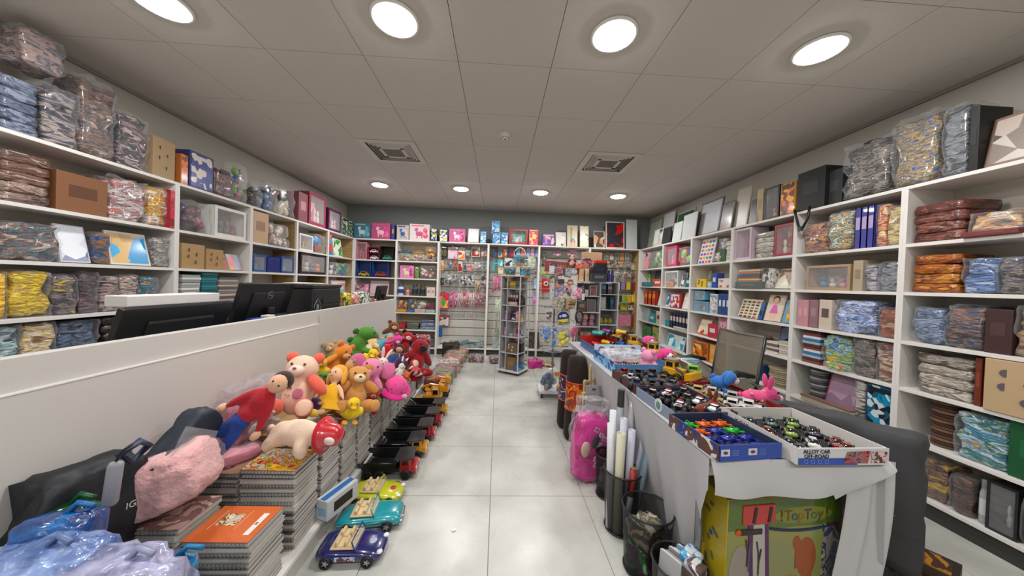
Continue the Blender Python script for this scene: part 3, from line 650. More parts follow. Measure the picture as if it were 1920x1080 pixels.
I('R0', 5, 1223, 1240, 612, 'box', 'leaf green board game', '306c2c 509848 b8a060', .14)
I('R0', 2, 1213, 1220, 508, 'jar', 'lime green figure tube', '88b030 a8c860 5c7c20', .05, inset=.12)
I('R0', 2, 1226, 1240, 508, 'lean', 'dark framed picture at back', '303438 5c6468', .05, inset=.2)
I('R0', 4, 1205, 1240, 573, 'stack', 'pale card pile at back', 'b8bcb8 8c9494 d0ccc4', .05, inset=.22, hmax=.2)
I('R1', 2, 1248, 1262, 527, 'plain', 'flesh pink small carton', 'c89880 b88870', .08, inset=-.01, hmax=.08)
I('R1', 1, 1262, 1276, 450, 'jar', 'brown wooden vase at back', '7c5c38 5c4428', .08, inset=.2)
I('R1', 4, 1262, 1292, 612, 'stack', 'white paper pad pile before navy books', 'c8c8c4 b0b0ac', .04, inset=-.02, hmax=.04)
I('R1', 5, 1282, 1295, 640, 'jar', 'dark green vase', '2c3c34 1c2420', .08)
I('R2', 2, 1308, 1330, 508, 'lean', 'cream carton at back', 'c8c4a8 b8b498', .05, inset=.2)
I('R2', 3, 1318, 1338, 542, 'box', 'dark green carton at back', '24402c 305438 1c3020', .06, inset=.2)
I('R2', 4, 1340, 1368, 580, 'tub', 'rose clear tub at back', '8c4c60 b87888 c89aa0', .1, inset=.18)
I('R3', 2, 1380, 1400, 498, 'stack', 'grey tray at back', '8c8c88 a8a8a4', .06, inset=.22, hmax=.2)
I('R3', 4, 1460, 1487, 612, 'lean', 'navy blue astronomy book', '1c2444 2c3870 5c2c60 8c98b8', .04, inset=.24)
I('R4', 5, 1500, 1598, 728, 'stack', 'fanned flat picture packs on shelf edge', 'a89c8c c8c0b4 7c5c4c b8b0a4', .05, inset=-.02, hmax=.05)
I('R4', 4, 1541, 1590, 668, 'glob', 'green and yellow small toys at shelf edge', '6cb020 d8b828 c86828', .04, inset=-.02, hmax=.06)
I('R5', 1, 1800, 1910, 432, 'plain', 'flat dark red board at shelf edge', '6c2c2c 7c3838', .05, inset=-.02, hmax=.07)
I('R5', 6, 1826, 1848, 900, 'jar', 'pale grey bottle', 'a8a8a8 d0d0d0 8c8c8c', .08)
I('R5', 6, 1915, 1990, 905, 'clothpack', 'black wrapped pack at right edge', '18181a 3c3c40 0c0c0c', .2)
I('L1', 2, 345, 440, 450, 'stack', 'dark cartons at back', '3c3028 5c4c3c', .03, inset=.26, hmax=.2)
I('L1', 3, 350, 372, 528, 'abc', 'white card of three red and navy pegs', 'd0ccc8 b82030 1c2c60 b82030', .03, inset=-.01, hmax=.12)
I('L2', 1, 510, 545, 436, 'glob', 'small glass ornaments in front', 'b8a8a0 e0d8d0 8c8078', .04, inset=-.02, hmax=.1)
I('R0', 6, 1204, 1240, 672, 'box', 'mint green carton', '70a890 88c0a8 60987c', .16)
R1 = 'R1'
I(R1, 1, 1250, 1270, 462, 'win', 'hot pink doll carton', 'c83868 e07898 a82050 e8a0b8', .16)
I(R1, 1, 1272, 1295, 462, 'glob', 'colourful toy bug pack', 'c8d030 3c3c90 d86030 9c3c98 8cc83c', .14)
I(R1, 2, 1247, 1272, 508, 'win', 'white toy vehicle carton', 'd0d0cc 3c3c38 2c2c28 c8c8c0', .12)
I(R1, 2, 1274, 1283, 511, 'lean', 'white card with dark print', 'c8c8c8 5c5c60 d8d8d8', .08)
I(R1, 2, 1285, 1295, 520, 'plain', 'teal box file', '1c6068 c8c8c8', .12)
I(R1, 3, 1246, 1256, 549, 'lean', 'blue and white game carton', 'b8ccd8 2c6c98 d8d0d0', .1)
I(R1, 3, 1257, 1275, 550, 'box', 'red and blue card game', 'b03028 c84838 2c4c98 d8d0c8', .1)
I(R1, 3, 1277, 1295, 548, 'lean', 'white board of small red animals', 'd0ccc4 c8c4c0 a83830 d8d4d0 e0dcd8', .1)
I(R1, 4, 1247, 1255, 600, 'plain', 'teal flat carton', '28787c 388c90', .16)
I(R1, 4, 1256, 1293, 588, 'book', 'dark navy hardback', '182040 b8a8a0', .16, n=6)
I(R1, 5, 1247, 1280, 628, 'lean', 'white framed seascape picture', 'd0d4d4 a8c8c8 5090b0 d8dcd8', .08)
I(R1, 6, 1262, 1292, 670, 'glob', 'red and silver toy cars pack', '8c1c20 b8b8b8 581418 d0d0d0', .16)
R2 = 'R2'
I(R2, 1, 1307, 1333, 446, 'abc', 'rainbow letters board', 'd8d4d0 d83830 e8a020 3c9c48 3060c0 8c3ca8 e86c28', .12)
I(R2, 1, 1336, 1350, 472, 'glob', 'clear cupcake box', 'c8b8a0 8c6c50 d8d0c8', .1)
I(R2, 1, 1348, 1362, 446, 'glob', 'upper clear cupcake box', 'c8b8a0 a88868 b8ccd8', .1, base_dz=.15)
I(R2, 1, 1352, 1360, 468, 'plain', 'small green carton', '2c5c34 3c6c44', .1, hmax=.14)
I(R2, 1, 1362, 1372, 452, 'stack', 'white carton stack', 'd0d0cc b8b8b4', .14)
I(R2, 2, 1306, 1324, 523, 'cut', 'yellow cube carton', 'd8b020 6c4838', .12)
I(R2, 2, 1326, 1334, 528, 'plain', 'pale blue small carton', '88b0c8 d8d8c8', .08)
I(R2, 2, 1335, 1344, 512, 'plain', 'navy blue carton', '2c4c98 c8c8d0', .1)
I(R2, 2, 1346, 1372, 522, 'box', 'white and orange pencil carton', 'd0ccc4 d8d4cc c86830 d8d4d0', .12)
I(R2, 3, 1302, 1328, 565, 'win', 'lower light blue gadget carton', '6ca8c8 1c1c24 90c0d8', .14)
I(R2, 3, 1303, 1322, 546, 'win', 'upper light blue gadget carton', '6ca8c8 1c1c24 90c0d8', .14, base_dz=.16)
I(R2, 3, 1331, 1345, 551, 'box', 'white patterned carton', 'c8c8c8 b8b8bc d8d8d8 8c8c90', .12)
I(R2, 3, 1347, 1371, 551, 'plain', 'blue and white tall carton', '24447c c8d0d8', .1, n=3)
I(R2, 4, 1303, 1324, 597, 'lean', 'cream and red leaning book', 'c86048 d0c4b0 b8503c d8ccb8', .14)
I(R2, 4, 1327, 1345, 608, 'plain', 'crimson and white carton', 'b02c40 d8c8c8', .12)
I(R2, 4, 1346, 1370, 592, 'pack', 'glossy pink backpack in clear bag', 'b87888 d8a0a8 8c4c60', .12)
I(R2, 5, 1298, 1328, 640, 'box', 'orange brick pattern playset carton', 'b06028 c87838 d8b078 8c4c20', .2)
I(R2, 5, 1330, 1368, 650, 'box', 'tan wooden toy carton', 'b88048 d0a068 c89058', .14)
R3 = 'R3'
I(R3, 1, 1378, 1410, 428, 'win', 'white and pink doll carton', 'd0bcc8 c86888 e0a8b8 a89cb0', .2)
I(R3, 1, 1414, 1450, 436, 'soft', 'silver foil bag pile', 'a8a49c c8c4bc 88847c', .2)
I(R3, 1, 1453, 1490, 420, 'win', 'red gift box with cream bottle', 'a02c34 d8c8a0 8c2028 d8d0b0', .14)
I(R3, 2, 1378, 1428, 528, 'plain', 'long slate grey tray', '5c6460 6c7470', .2, inset=-.01)
I(R3, 2, 1384, 1425, 505, 'stack', 'colour pencil set pile', 'b87848 c8b090 8c5c38 3c6890', .14, base_dz=.06)
I(R3, 2, 1427, 1446, 502, 'pack', 'silver crinkled pack', 'a8a4a0 d0ccc8 48443c', .12)
I(R3, 2, 1448, 1474, 502, 'lean', 'white craft carton with photo', 'd0ccbc c8c4b4 8c6c50 d8d4c4', .14)
I(R3, 2, 1476, 1489, 500, 'lean', 'tall ivory book', 'd0ccc0 dcd8cc', .12)
I(R3, 3, 1380, 1417, 560, 'abc', 'cream alphabet board with heart', 'd8ccb0 4c2c28 3c2420 7c3c34 c83c50 48904c', .12)
I(R3, 3, 1419, 1427, 566, 'lean', 'blue city picture book', '24406c 3c6090 182c50', .08)
I(R3, 3, 1429, 1460, 552, 'doll', 'tall puzzle board with girl', 'd8c4b0 d8c4b0', .12)
I(R3, 3, 1463, 1487, 562, 'anim', 'giraffe picture puzzle', '5c98b8 d8b030 c88c28 d8b848', .1)
I(R3, 4, 1376, 1415, 626, 'stack', 'brown drawing board pile', '8c8068 6c6050 a8987c', .22)
I(R3, 4, 1417, 1434, 640, 'stack', 'beige card pile', 'b8ac98 c8bca8', .18)
I(R3, 4, 1436, 1458, 640, 'stack', 'striped canvas pile', 'd0c8bc 6c5c54', .18)
I(R3, 4, 1460, 1488, 641, 'stack', 'white canvas pile', 'd0c8b8 b8b0a0', .18)
I(R3, 5, 1424, 1486, 690, 'disc', 'round wooden cake board pile', 'a09478 8c8068 b0a488', .25)
I(R3, 5, 1385, 1420, 680, 'box', 'blue and brown craft pack', '2c5078 7c5040 9c6c50', .16)
R4 = 'R4'
I(R4, 1, 1503, 1548, 418, 'clothpack', 'plum and cream soft toy pack', '5c3c44 8c6870 c89868 3c2830', .2)
I(R4, 1, 1551, 1598, 396, 'clothpack', 'white and green crumpled pack', 'b8bca8 8c9060 d8dcd0 48584c c0a078', .18)
I(R4, 1, 1604, 1640, 388, 'book', 'tall violet blue book', '3c3c8c a898c0', .2, n=3)
I(R4, 1, 1643, 1662, 380, 'clothpack', 'orange and pink speckled pack', 'c07048 d8a080 8c3c28 e0c8a0', .16)
I(R4, 1, 1664, 1690, 385, 'clothpack', 'beige folded pack', 'b8a078 d0bc90 8c7850', .16)
I(R4, 2, 1512, 1596, 497, 'win', 'wooden tray of blue and pink beads', 'a88c70 3c80b0 c8c0c0 c87890 d8ccc4', .2)
I(R4, 2, 1600, 1618, 488, 'plain', 'beige upright carton', 'a89880 8c7c64', .18)
I(R4, 2, 1620, 1642, 494, 'clothpack', 'grey lace pattern pack', '8c8890 b8b4b8 3c3840', .14)
I(R4, 2, 1644, 1690, 490, 'clothpack', 'black and silver crinkled pack', '24282c 5c6064 8c9094 181a1c', .2)
I(R4, 3, 1496, 1516, 562, 'plain', 'tall pink box file', 'c08890 d09ca4', .2, n=2)
I(R4, 3, 1518, 1534, 562, 'plain', 'mauve box file', '8c6870 a07c84', .2)
I(R4, 3, 1536, 1560, 562, 'plain', 'cream upright gadget carton', 'c8b8a8 5c4c48', .16)
I(R4, 3, 1562, 1644, 562, 'clothpack', 'blue and white marbled wrapped pack', '5c70a0 8c9cc8 c8d0e0 3c4c7c b0bcd8', .2)
I(R4, 3, 1646, 1690, 576, 'clothpack', 'copper brown wrapped pack', '7c3c24 a05c3c 5c2c20 b08c70', .2)
I(R4, 4, 1504, 1538, 618, 'stack', 'red blue and white tub tower', '7c3c38 3c2c30 a8a8a8 2c70a8 d0d0d0', .2)
I(R4, 4, 1541, 1596, 626, 'clothpack', 'blue and clear glassware pack', '6ca0c0 24406c a8c4d4 5c8c30 c8b040', .2)
I(R4, 4, 1598, 1640, 634, 'clothpack', 'black and grey wrapped jars', '1c1c20 5c5450 8c847c 2c2828', .2)
I(R4, 4, 1642, 1688, 640, 'clothpack', 'rust and black wrapped jars', '20181c a0442c 5c4c48 c8b098', .2)
I(R4, 5, 1510, 1538, 694, 'disc', 'grey tin lid stack', '5c5c5c 8c8c8c 3c3c3c', .14)
I(R4, 5, 1541, 1600, 700, 'lean', 'mauve and magenta folder', '8c2c5c 8c7484 a08898', .12)
I(R4, 5, 1602, 1622, 712, 'clothpack', 'brown and white crumpled pack', '7c5c48 c8c4c0 3c3430', .14)
I(R4, 5, 1624, 1684, 712, 'box', 'blue and teal picture carton', '183c5c 2c8cb0 205c70 c8d0d4 101c28', .16)
R5 = 'R5'
I(R5, 1, 1708, 1812, 380, 'soft', 'dark brown leather bag pile', '4c2824 6c4038 381c1a 8c5c50', .25)
I(R5, 1, 1816, 1916, 395, 'clothpack', 'cream and tan wrapped bundle', 'a8a09c c8c0b8 c89868 7c7470', .25)
I(R5, 1, 1918, 2010, 390, 'clothpack', 'grey cream bundle by frame edge', 'a8a09c c8c0b8 8c7464', .25)
I(R5, 2, 1708, 1800, 478, 'soft', 'orange brown leather bag pile', '7c4424 a86434 5c2c1c c08850', .25)
I(R5, 2, 1803, 1866, 482, 'clothpack', 'denim blue wrapped pack', '3c5480 7c94c0 24385c a8b8d4', .25)
I(R5, 2, 1868, 1915, 480, 'clothpack', 'black and navy wrapped pack', '1c2438 3c4460 8c8078 14161c', .22)
I(R5, 3, 1708, 1768, 575, 'clothpack', 'grey blue clear bag', '6c7c98 a0acc4 3c4c64 8c98b0', .25)
I(R5, 3, 1770, 1845, 570, 'clothpack', 'navy and brown wrapped bundle', '1c2c44 2c4464 8c6c5c 141c2c', .25)
I(R5, 3, 1847, 1900, 580, 'plain', 'dark maroon carton', '3c2424 4c3030', .25)
I(R5, 3, 1902, 1990, 570, 'clothpack', 'tan and brown wrapped bundle', '8c6c50 b09070 5c4030', .25)
I(R5, 4, 1715, 1826, 668, 'soft', 'grey and cream fabric pile', '8c847c a8a098 5c5450 c8c0b4', .25)
I(R5, 4, 1829, 1842, 672, 'plain', 'narrow rust carton', '6c2c18 8c3c20', .22)
I(R5, 4, 1845, 1990, 680, 'cut', 'large cream carton with round window', 'b89c78 5c5054', .25, inset=-.01)
I(R5, 5, 1722, 1784, 752, 'disc', 'dark brown placemat pile', '5c4030 3c2820 7c5840', .22)
I(R5, 5, 1788, 1890, 778, 'clothpack', 'yellow blue and white striped pack', 'd8b020 5c98c0 c8d4d8 2c6c50 3c80a8', .25)
I(R5, 5, 1892, 2000, 790, 'plain', 'forest green carton', '14502c 1c6038', .22)
I(R5, 6, 1722, 1775, 862, 'clothpack', 'brown branch craft bundle', '4c3830 7c5c48 2c2020 b08c50', .2)
I(R5, 6, 1777, 1822, 893, 'clothpack', 'dark brown paper bag', '3c2820 5c3c2c 281c18', .16)
I(R5, 6, 1850, 1912, 910, 'win', 'black and silver bottle set', '18181a c8c8c8 8c8884 5c5c5c', .2)
# ---------- boards and packs standing on top of the right-hand shelves
I('R0', 0, 1213, 1236, 412, 'lean', 'grey-green framed board', '6c7468 8c9484', .1, inset=.1)
I('R0', 0, 1224, 1240, 429, 'lean', 'small white floral picture', 'c8c8c4 b8b4ac 5c5c58 d0d0cc', .06, inset=.0)
I('R0', 0, 1238, 1260, 396, 'lean', 'grey aluminium framed whiteboard', '7c7c7c b0b0b0', .1, inset=.1)
I('R0', 0, 1241, 1256, 426, 'lean', 'black framed small board', '26282a 303234', .05, inset=.0)
I('R1', 0, 1263, 1296, 394, 'lean', 'green chalkboard in grey frame', '8c8c88 24482c', .1, inset=.1)
I('R1', 0, 1260, 1276, 416, 'lean', 'pale green drawing pad', 'c4ccc0 c8ccc8', .06, inset=.0)
I('R1', 0, 1278, 1303, 400, 'lean', 'blank white canvas', 'c8c8c8 c4c6c8', .06, inset=.0)
I('R2', 0, 1306, 1346, 374, 'lean', 'large grey framed whiteboard', '5c5e60 b4b6ba', .12, inset=.06)
I('R2', 0, 1348, 1370, 380, 'lean', 'reddish picture in clear wrap', '7c8078 8c5c50 a87868 4c3830', .08, inset=.03)
I('R2', 0, 1374, 1400, 350, 'lean', 'tall beige notice board', 'b8a890 b8b2a6', .1, inset=.06)
I('R3', 0, 1403, 1418, 372, 'lean', 'narrow wooden framed black picture', 'b8a080 2c2428', .06, inset=.03)
I('R3', 0, 1420, 1432, 354, 'plain', 'beige upright panel', 'b8a078 a08c68', .06, inset=.05)
I('R3', 0, 1434, 1462, 350, 'win', 'black and orange party carton', '1c1c1c c86420 8c3820 d89030 e0a030', .16, inset=.02)
I('R3', 0, 1464, 1492, 342, 'box', 'yellow orange cartoon carton', 'b8882c d86c20 7c2c20 e0a838 3c3c3c', .12, inset=.02)
I('R4', 0, 1496, 1548, 318, 'plain', 'black carrying case with two tags', '121314 2a2a2a', .2, inset=.0, name='carrying_case', cat='case')
I('R4', 0, 1552, 1580, 318, 'plain', 'dark grey upright folder', '2c2c2e 3c3c3e', .16, inset=.04)
I('R4', 0, 1582, 1668, 262, 'clothpack', 'clear bag of dark garments', '3c3a38 6c6864 24221f 9c948c 4c4440', .25, inset=.0)
I('R4', 0, 1672, 1762, 215, 'clothpack', 'clear blue and cream pillow bag', '8c8478 24508c b8a078 5c5448 a89880 3c6090', .25, inset=.0)
I('R5', 0, 1768, 1815, 195, 'clothpack', 'grey translucent rolled sheeting', '5c6064 8c9094 44484c', .22, inset=.02)
I('R5', 0, 1820, 1838, 200, 'plain', 'thin black upright panel', '0c0c0e 1c1c1e', .2, inset=.0)
I('R5', 0, 1842, 2060, 190, 'lean', 'large winter landscape picture', '7c6054 5c5450 8c8078 b8ada4 c0b8b0 4c443e', .1, inset=.02)
t = thing('strap_loop', 'black fabric strap hanging over edge of third right bay', 'strap', (XF_R-.012, 2.62, 1.95), 0)
G().tube([(-.006, -.07, .15), (-.012, -.06, .05), (-.014, -.02, -.03), (-.012, .02, .0), (-.01, .05, .1), (-.004, .07, .15)], .01).out('strap', BLACK, t, True)
G().box((-.012, .0, -.03), (.02, .03, .04)).out('buckle', DGREY, t)

# ================================================================ HANGING GOODS
def k_card(t, w, d, h, c, sd):
    G().box((0, 0, h/2), (w, .006, h), bev=.002).out('backing_card', mat(c[0], .4, coat=.3), t)
    G().box((0, -.0045, h*.42), (w*.84, .003, h*.7)).out('card_print', busy(c[1:] or c, 16, kind='v'), t)
    G().box((0, -.0055, h*.86), (w*.7, .003, h*.1)).out('title_band', mat(c[-1], .4), t)
def k_strips(t, w, d, h, c, sd):
    rr = random.Random(sd); n = 5
    for i in range(n):
        x = (-.5+(i+.5)/n)*w
        G().tube([(x, 0, h), (x+rr.uniform(-.01, .01), -d*.3, h*.7), (x+rr.uniform(-.015, .015), -d*.4, h*.35), (x+rr.uniform(-.02, .02), -d*.2, rr.uniform(0, .12)*h)], w/n*.42, 6).out('ribbon_strip', busy(c[i % len(c):]+c[:i % len(c)], 30, .4, .4, 'v'), t, True)
def k_glasses(t, w, d, h, c, sd):
    k_card(t, w, d, h, [c[0], c[0]], sd)
    for s_ in (-1, 1):
        pts = [(s_*w*.22+w*.13*math.cos(a)*(1 if abs(math.cos(a)) < .9 else .9), -.008, h*.4+h*.26*math.sin(a)) for a in [k*PI/7 for k in range(14)]]
        G().tube(pts, .005, 5, True).out('ring_frame', mat(c[1], .4), t, True)
KINDS.update(card=k_card, strips=k_strips, glasses=k_glasses)
HN = {'card': ('hanging_card', 'card pack'), 'pack': ('hanging_pack', 'pack'), 'glob': ('hanging_pack', 'pack'), 'strips': ('ribbon_pack', 'ribbons'), 'glasses': ('hanging_card', 'card pack'), 'clothpack': ('hanging_bag', 'bag'), 'box': ('hanging_box', 'box'), 'jar': ('bottle', 'bottle'), 'tub': ('hanging_tub', 'tub')}
def hang(px0, px1, pt, pb, kind, desc, cc, where, Y=5.93, d=None, n=1, hook=True, name=None):
    for i in range(n):
        a0, a1 = px0+(px1-px0)*i/n, px0+(px1-px0)*(i+1)/n
        A, B = at(a0, pt, 'y', Y), at(a1, pb, 'y', Y); w_ = B.x-A.x; h = A.z-B.z
        nm, ct = HN[kind]; _sd[0] += 1
        t = thing(name or nm, desc+' '+where, ct, ((A.x+B.x)/2, Y, B.z), RN.uniform(-.12, .12), (desc+' '+where) if n > 1 else None)
        dd = d or (.03 if kind in ('card', 'glasses') else .07)
        KINDS[kind](t, w_*.97, dd, h, cols(cc), _sd[0])
        if hook: G().tube([(0, 6.045-Y, h+.02), (0, -dd/2-.02, h+.012), (0, -dd/2-.03, h+.02)], .0022, 5).box((0, .0, h+.003), (w_*.3, .003, .02)).out('hook', STEEL, t)
w2 = 'hanging in third back bay'
H = hang
H(823, 839, 463, 482, 'glasses', 'black card with two yellow rings', '141412 b8a840', w2)
H(840, 858, 463, 486, 'card', 'pink swirl pattern gift pack', 'c8a8b0 d8b8c0 b87080 d0c8cc', w2)
H(859, 872, 464, 488, 'card', 'white and orange blister card', 'c8c0b8 d88c50 c03c28 d8d0c8', w2)
H(873, 883, 462, 482, 'glob', 'clear grey hair clip pack', '9ca0a0 b8c0bc 6c7470', w2)
H(884, 900, 462, 482, 'card', 'white card with black headband', 'd0c8c0 2c2a28 d8d0c8 b04038', w2)
H(901, 915, 462, 484, 'glob', 'beige and pink ribbon pack', 'b8a090 d8a0a0 8c7060 d8d0c8', w2)
H(823, 832, 488, 507, 'card', 'white and orange sticker card', 'd8ccb8 d88840 d8ccb8', w2)
H(833, 838, 487, 504, 'glob', 'yellow clip pack', 'c8b830 d8c850', w2)
H(839, 848, 487, 504, 'glob', 'blue and white bow pack', '3c508c b8c0c8 5c70a0', w2)
H(850, 858, 488, 508, 'strips', 'terracotta ribbon pack', 'a86850 b87c60', w2)
H(859, 867, 490, 510, 'card', 'red oval slide card', 'c8c0bc a02c2c d8d0cc', w2)
H(868, 875, 490, 508, 'glob', 'navy hair tie pack', '3c3c50 5c6070', w2)
H(876, 888, 494, 511, 'glob', 'coral pink bow pack', 'c85060 d86c78 d8a0a0', w2)
H(889, 902, 490, 508, 'glob', 'clear white clip pack', 'b8b8b4 d0d0cc 8c8c88', w2)
H(903, 915, 490, 510, 'glob', 'teal and clear clip pack', '4c6c70 8ca8a8 b8bcb8', w2)
H(824, 832, 521, 534, 'card', 'black card with one yellow ring', '141412 b8a840 141412', w2)
H(834, 848, 513, 536, 'glob', 'black and white hair claw pack', '3c3c40 c8c8c8 18181c 8c8c90', w2)
H(849, 862, 513, 532, 'glob', 'grey and white hair bow pack', '6c6c70 b8b4b4 3c3a40', w2)
H(863, 876, 514, 537, 'glob', 'black zebra bow pack', '1c1c20 c8c8c8 2c2c34 d0d0d0', w2)
H(877, 890, 513, 537, 'glob', 'dark blue and white bow pack', '24283c b8bcc8 141418 c8c8c8', w2)
H(891, 900, 526, 546, 'strips', 'beige hair extension pack', 'b8a888 c8b898', w2)
H(901, 915, 514, 538, 'glob', 'pink and black clip pack', 'b8a0a0 5c4448 d8c8c8 2c2024', w2)
H(821, 842, 548, 580, 'card', 'large pink and green fruit card', 'b83860 c8c830 58a830 e08ca0 d84050', w2)
for k, (a, b, cc, dd) in enumerate(((844, 857, 'd070a0 b03c70 e0a8c0', 'hot pink'), (858, 866, 'd8b8c0 e8d0d4 b88890', 'pale pink'), (867, 879, 'c87c90 e0b0b8 a85468', 'rose and white'), (880, 889, 'd8ccc0 b8a8a0 e0d8d0', 'cream'), (890, 899, 'd090a8 e8c0cc b06078', 'mid pink'), (900, 915, 'b88c94 d8c0c4 7c5058', 'plum and white'))):
    H(a, b, 549, 578, 'strips', dd+' ribbon hanger pack', cc, w2)
H(822, 843, 590, 612, 'card', 'red card of small white animals', '8c3c34 d0c8c8 3c5048 c8c0c0 a83c34', w2)
H(821, 829, 612, 632, 'card', 'plain blue card', '1c5c98 2468a8', w2)
w3 = 'hanging in fourth back bay'
for a, b, cc, dd in ((923, 932, '1c2c20 24487c 182c18', 'dark green'), (934, 942, 'c88850 d8a870 3c6c98', 'orange desert'), (943, 951, 'b87848 c89c70 8c3c2c', 'tan desert'), (953, 966, '1c2860 24388c 8c3030', 'navy blue'), (968, 976, '4c78a8 8cb0d0', 'sky blue'), (977, 985, 'b84c38 d8785c', 'brick red'), (987, 994, '5c6cb0 9ca8d0', 'periwinkle'), (995, 1002, 'd07898 e8b0c0', 'pink fairy'), (1003, 1011, '486898 88a8c8', 'blue fairy')):
    H(a, b, 463, 483, 'card', dd+' activity book', cc, w3)
H(923, 928, 488, 514, 'strips', 'teal headphone pack', '1ca8b0 24c0c8', w3); H(933, 943, 486, 500, 'card', 'teal and white toy card', '1c98a8 c8d8d8 3cb0b8', w3)
H(934, 944, 501, 514, 'card', 'cream picture card', 'c0b090 8c7c58 d8c8a8', w3)
H(946, 961, 484, 500, 'card', 'white and black panda card', 'c8ccc8 24282a d0d0cc', w3)
H(923, 930, 518, 548, 'strips', 'pink streamer pack', 'c87c98 d898b0', w3); H(930, 939, 518, 546, 'strips', 'magenta streamer pack', 'b85c80 d890a8', w3)
H(988, 1004, 480, 506, 'clothpack', 'white and lime large clear bag', 'b8bcb0 d8dcd0 8c9868 c8ccc0', w3, 5.8, .14)
H(1002, 1011, 500, 515, 'glob', 'pink and purple toy pack', 'd04c98 3c2480 d87c30', w3)
H(1000, 1009, 520, 543, 'card', 'blue cartoon keyring card', '2c4c7c 8cacc8 c8ccd0', w3)
H(999, 1009, 550, 574, 'card', 'lavender stationery card', '9c9cc8 b0b0d8 d870a0', w3)
H(929, 938, 560, 640, 'strips', 'tall green and white garland', 'b8b8a8 88a878 d0d0c4', w3, 5.75)
w5 = 'hanging in last back bay'
for i, (a, b, cc, dd) in enumerate(((1133, 1141, '8c7060 c8a890 4c7c70', 'tan keyring'), (1143, 1151, 'b88890 c8b8b0 5c5048', 'pink notelet'), (1153, 1161, '98a090 c8c8b8 6c7c78', 'green notelet'), (1163, 1170, 'c0a088 88a8a8 d08040', 'orange striped'), (1172, 1180, 'a0a4a0 c8c8c4 8c8c88', 'plain grey'))):
    H(a, b, 474, 488, 'card', dd+' small card', cc, w5)
for i, (a, b, cc, dd) in enumerate(((1132, 1143, 'b87c48 d8a870 5c3c2c', 'copper bell'), (1145, 1157, 'c89040 b08050 3c2c24', 'golden bell'), (1159, 1170, 'c88c38 8c6c50 d8b070', 'amber bell'), (1172, 1181, 'b87838 c89858 5c7c88', 'orange charm'))):
    H(a, b, 488, 502, 'glob', dd+' pack', cc, w5)
H(1183, 1194, 493, 507, 'card', 'tilted blue notelet card', '68888c a8b8b0 c87858', w5)
for i, (a, b, cc, dd) in enumerate(((1145, 1152, 'a8b060 d8d030 c8c8a0', 'yellow and lime'), (1154, 1168, '8c7c74 b8b0a8 5c4c48', 'grey and brown'), (1170, 1182, 'a89078 7c3c34 c8b8a0', 'beige and maroon'), (1184, 1193, '2c2828 5c5450 1c1818', 'black wallet'))):
    H(a, b, 509, 521, 'glob', dd+' pack', cc, w5)
for i, (a, b, cc, dd) in enumerate(((1146, 1155, 'c8a8a8 d8c8c8', 'tall pink'), (1156, 1161, '2c5c3c d0d0c8', 'dark green'), (1163, 1171, '4c3c54 8c7c94', 'purple'), (1173, 1181, 'c85878 b8c030', 'pink and lime'), (1182, 1191, '1c4c4c 7c2c2c', 'teal and red'))):
    H(a, b, 529, 544, 'box', dd+' boxed bottle', cc, w5, 5.9, .06, hook=False)
for i, (a, b, cc, dd) in enumerate(((1146, 1150, 'c04878 d8a0b8', 'magenta'), (1151, 1158, 'd0ccc8 5c3c34', 'white'), (1159, 1165, 'c0c0bc 3c3c3c', 'grey'), (1167, 1174, 'b0c888 78a830', 'lime green'), (1176, 1182, 'd8c078 d89028', 'orange'), (1184, 1191, 'd8d060 c8b820', 'yellow'))):
    H(a, b, 553, 567, 'box', dd+' soap carton', cc, w5, 5.9, .06, hook=False)
H(1145, 1150, 571, 581, 'card', 'yellow and red marker card', 'c8c030 b84030 d88830', w5)
H(1156, 1163, 571, 582, 'card', 'yellow topped brown card', 'c8c030 3c2c24', w5); H(1164, 1176, 571, 582, 'card', 'rainbow marker card', 'c8c030 58a848 c84838 d89838', w5)
H(1178, 1191, 572, 582, 'card', 'white card of sunglasses', 'c8b8b4 3c3434 c8c0bc', w5)
H(1157, 1182, 590, 612, 'box', 'pink photo album', 'b87888 c88c9c c07c8c', w5, 5.9, .06); H(1183, 1191, 590, 612, 'box', 'olive and red slim carton', '4c5434 7c3c2c', w5, 5.9, .06)
w4 = 'hanging in fifth back bay'
H(1016, 1024, 472, 498, 'clothpack', 'dark grey clear bag', '4c4440 6c645c 2c2824', w4); H(1036, 1052, 467, 482, 'glob', 'pink and lilac bow pack', 'b87898 d8a8c0 c88cb0', w4); H(1063, 1084, 467, 484, 'glob', 'pale pink bow pack', 'd0a0a8 e0b8c0 c88c98', w4)
H(1016, 1029, 502, 516, 'card', 'green and orange small card', 'b8b8a0 b04830 a0b850', w4)
H(1016, 1030, 522, 548, 'card', 'bright red card with white ring', 'c02018 c02018', w4, d=.03)
t = thing('ring_toy', 'white ring with dark centre on bright red card', 'ring toy', at(1023.5, 532, 'y', 5.915), 0)
G().tube([(.035*math.cos(k*PI/8), -.006, .035*math.sin(k*PI/8)) for k in range(16)], .014, 6, True).out('ring', mat('#e0dcd8', .4), t, True)
G().cyl((0, -.004, 0), .014, .01, (PI/2, 0, 0)).out('centre_disc', mat('#3c2020', .5), t)
# long goods at the bottom of the back units
I('B2', 6, 848, 912, 638, 'clothpack', 'aqua and clear long wrapped pack', '5c7c7c a8b8b4 3c5458', .12)
I('B3', 6, 923, 935, 632, 'clothpack', 'pale aqua clear pack', '8ca8a4 b8c4c0', .1)
H(990, 1011, 622, 654, 'box', 'dark brown wooden panel carton', '4c4038 5c5048 3c322c', 'standing in fourth back bay', 5.9, .06, hook=False)

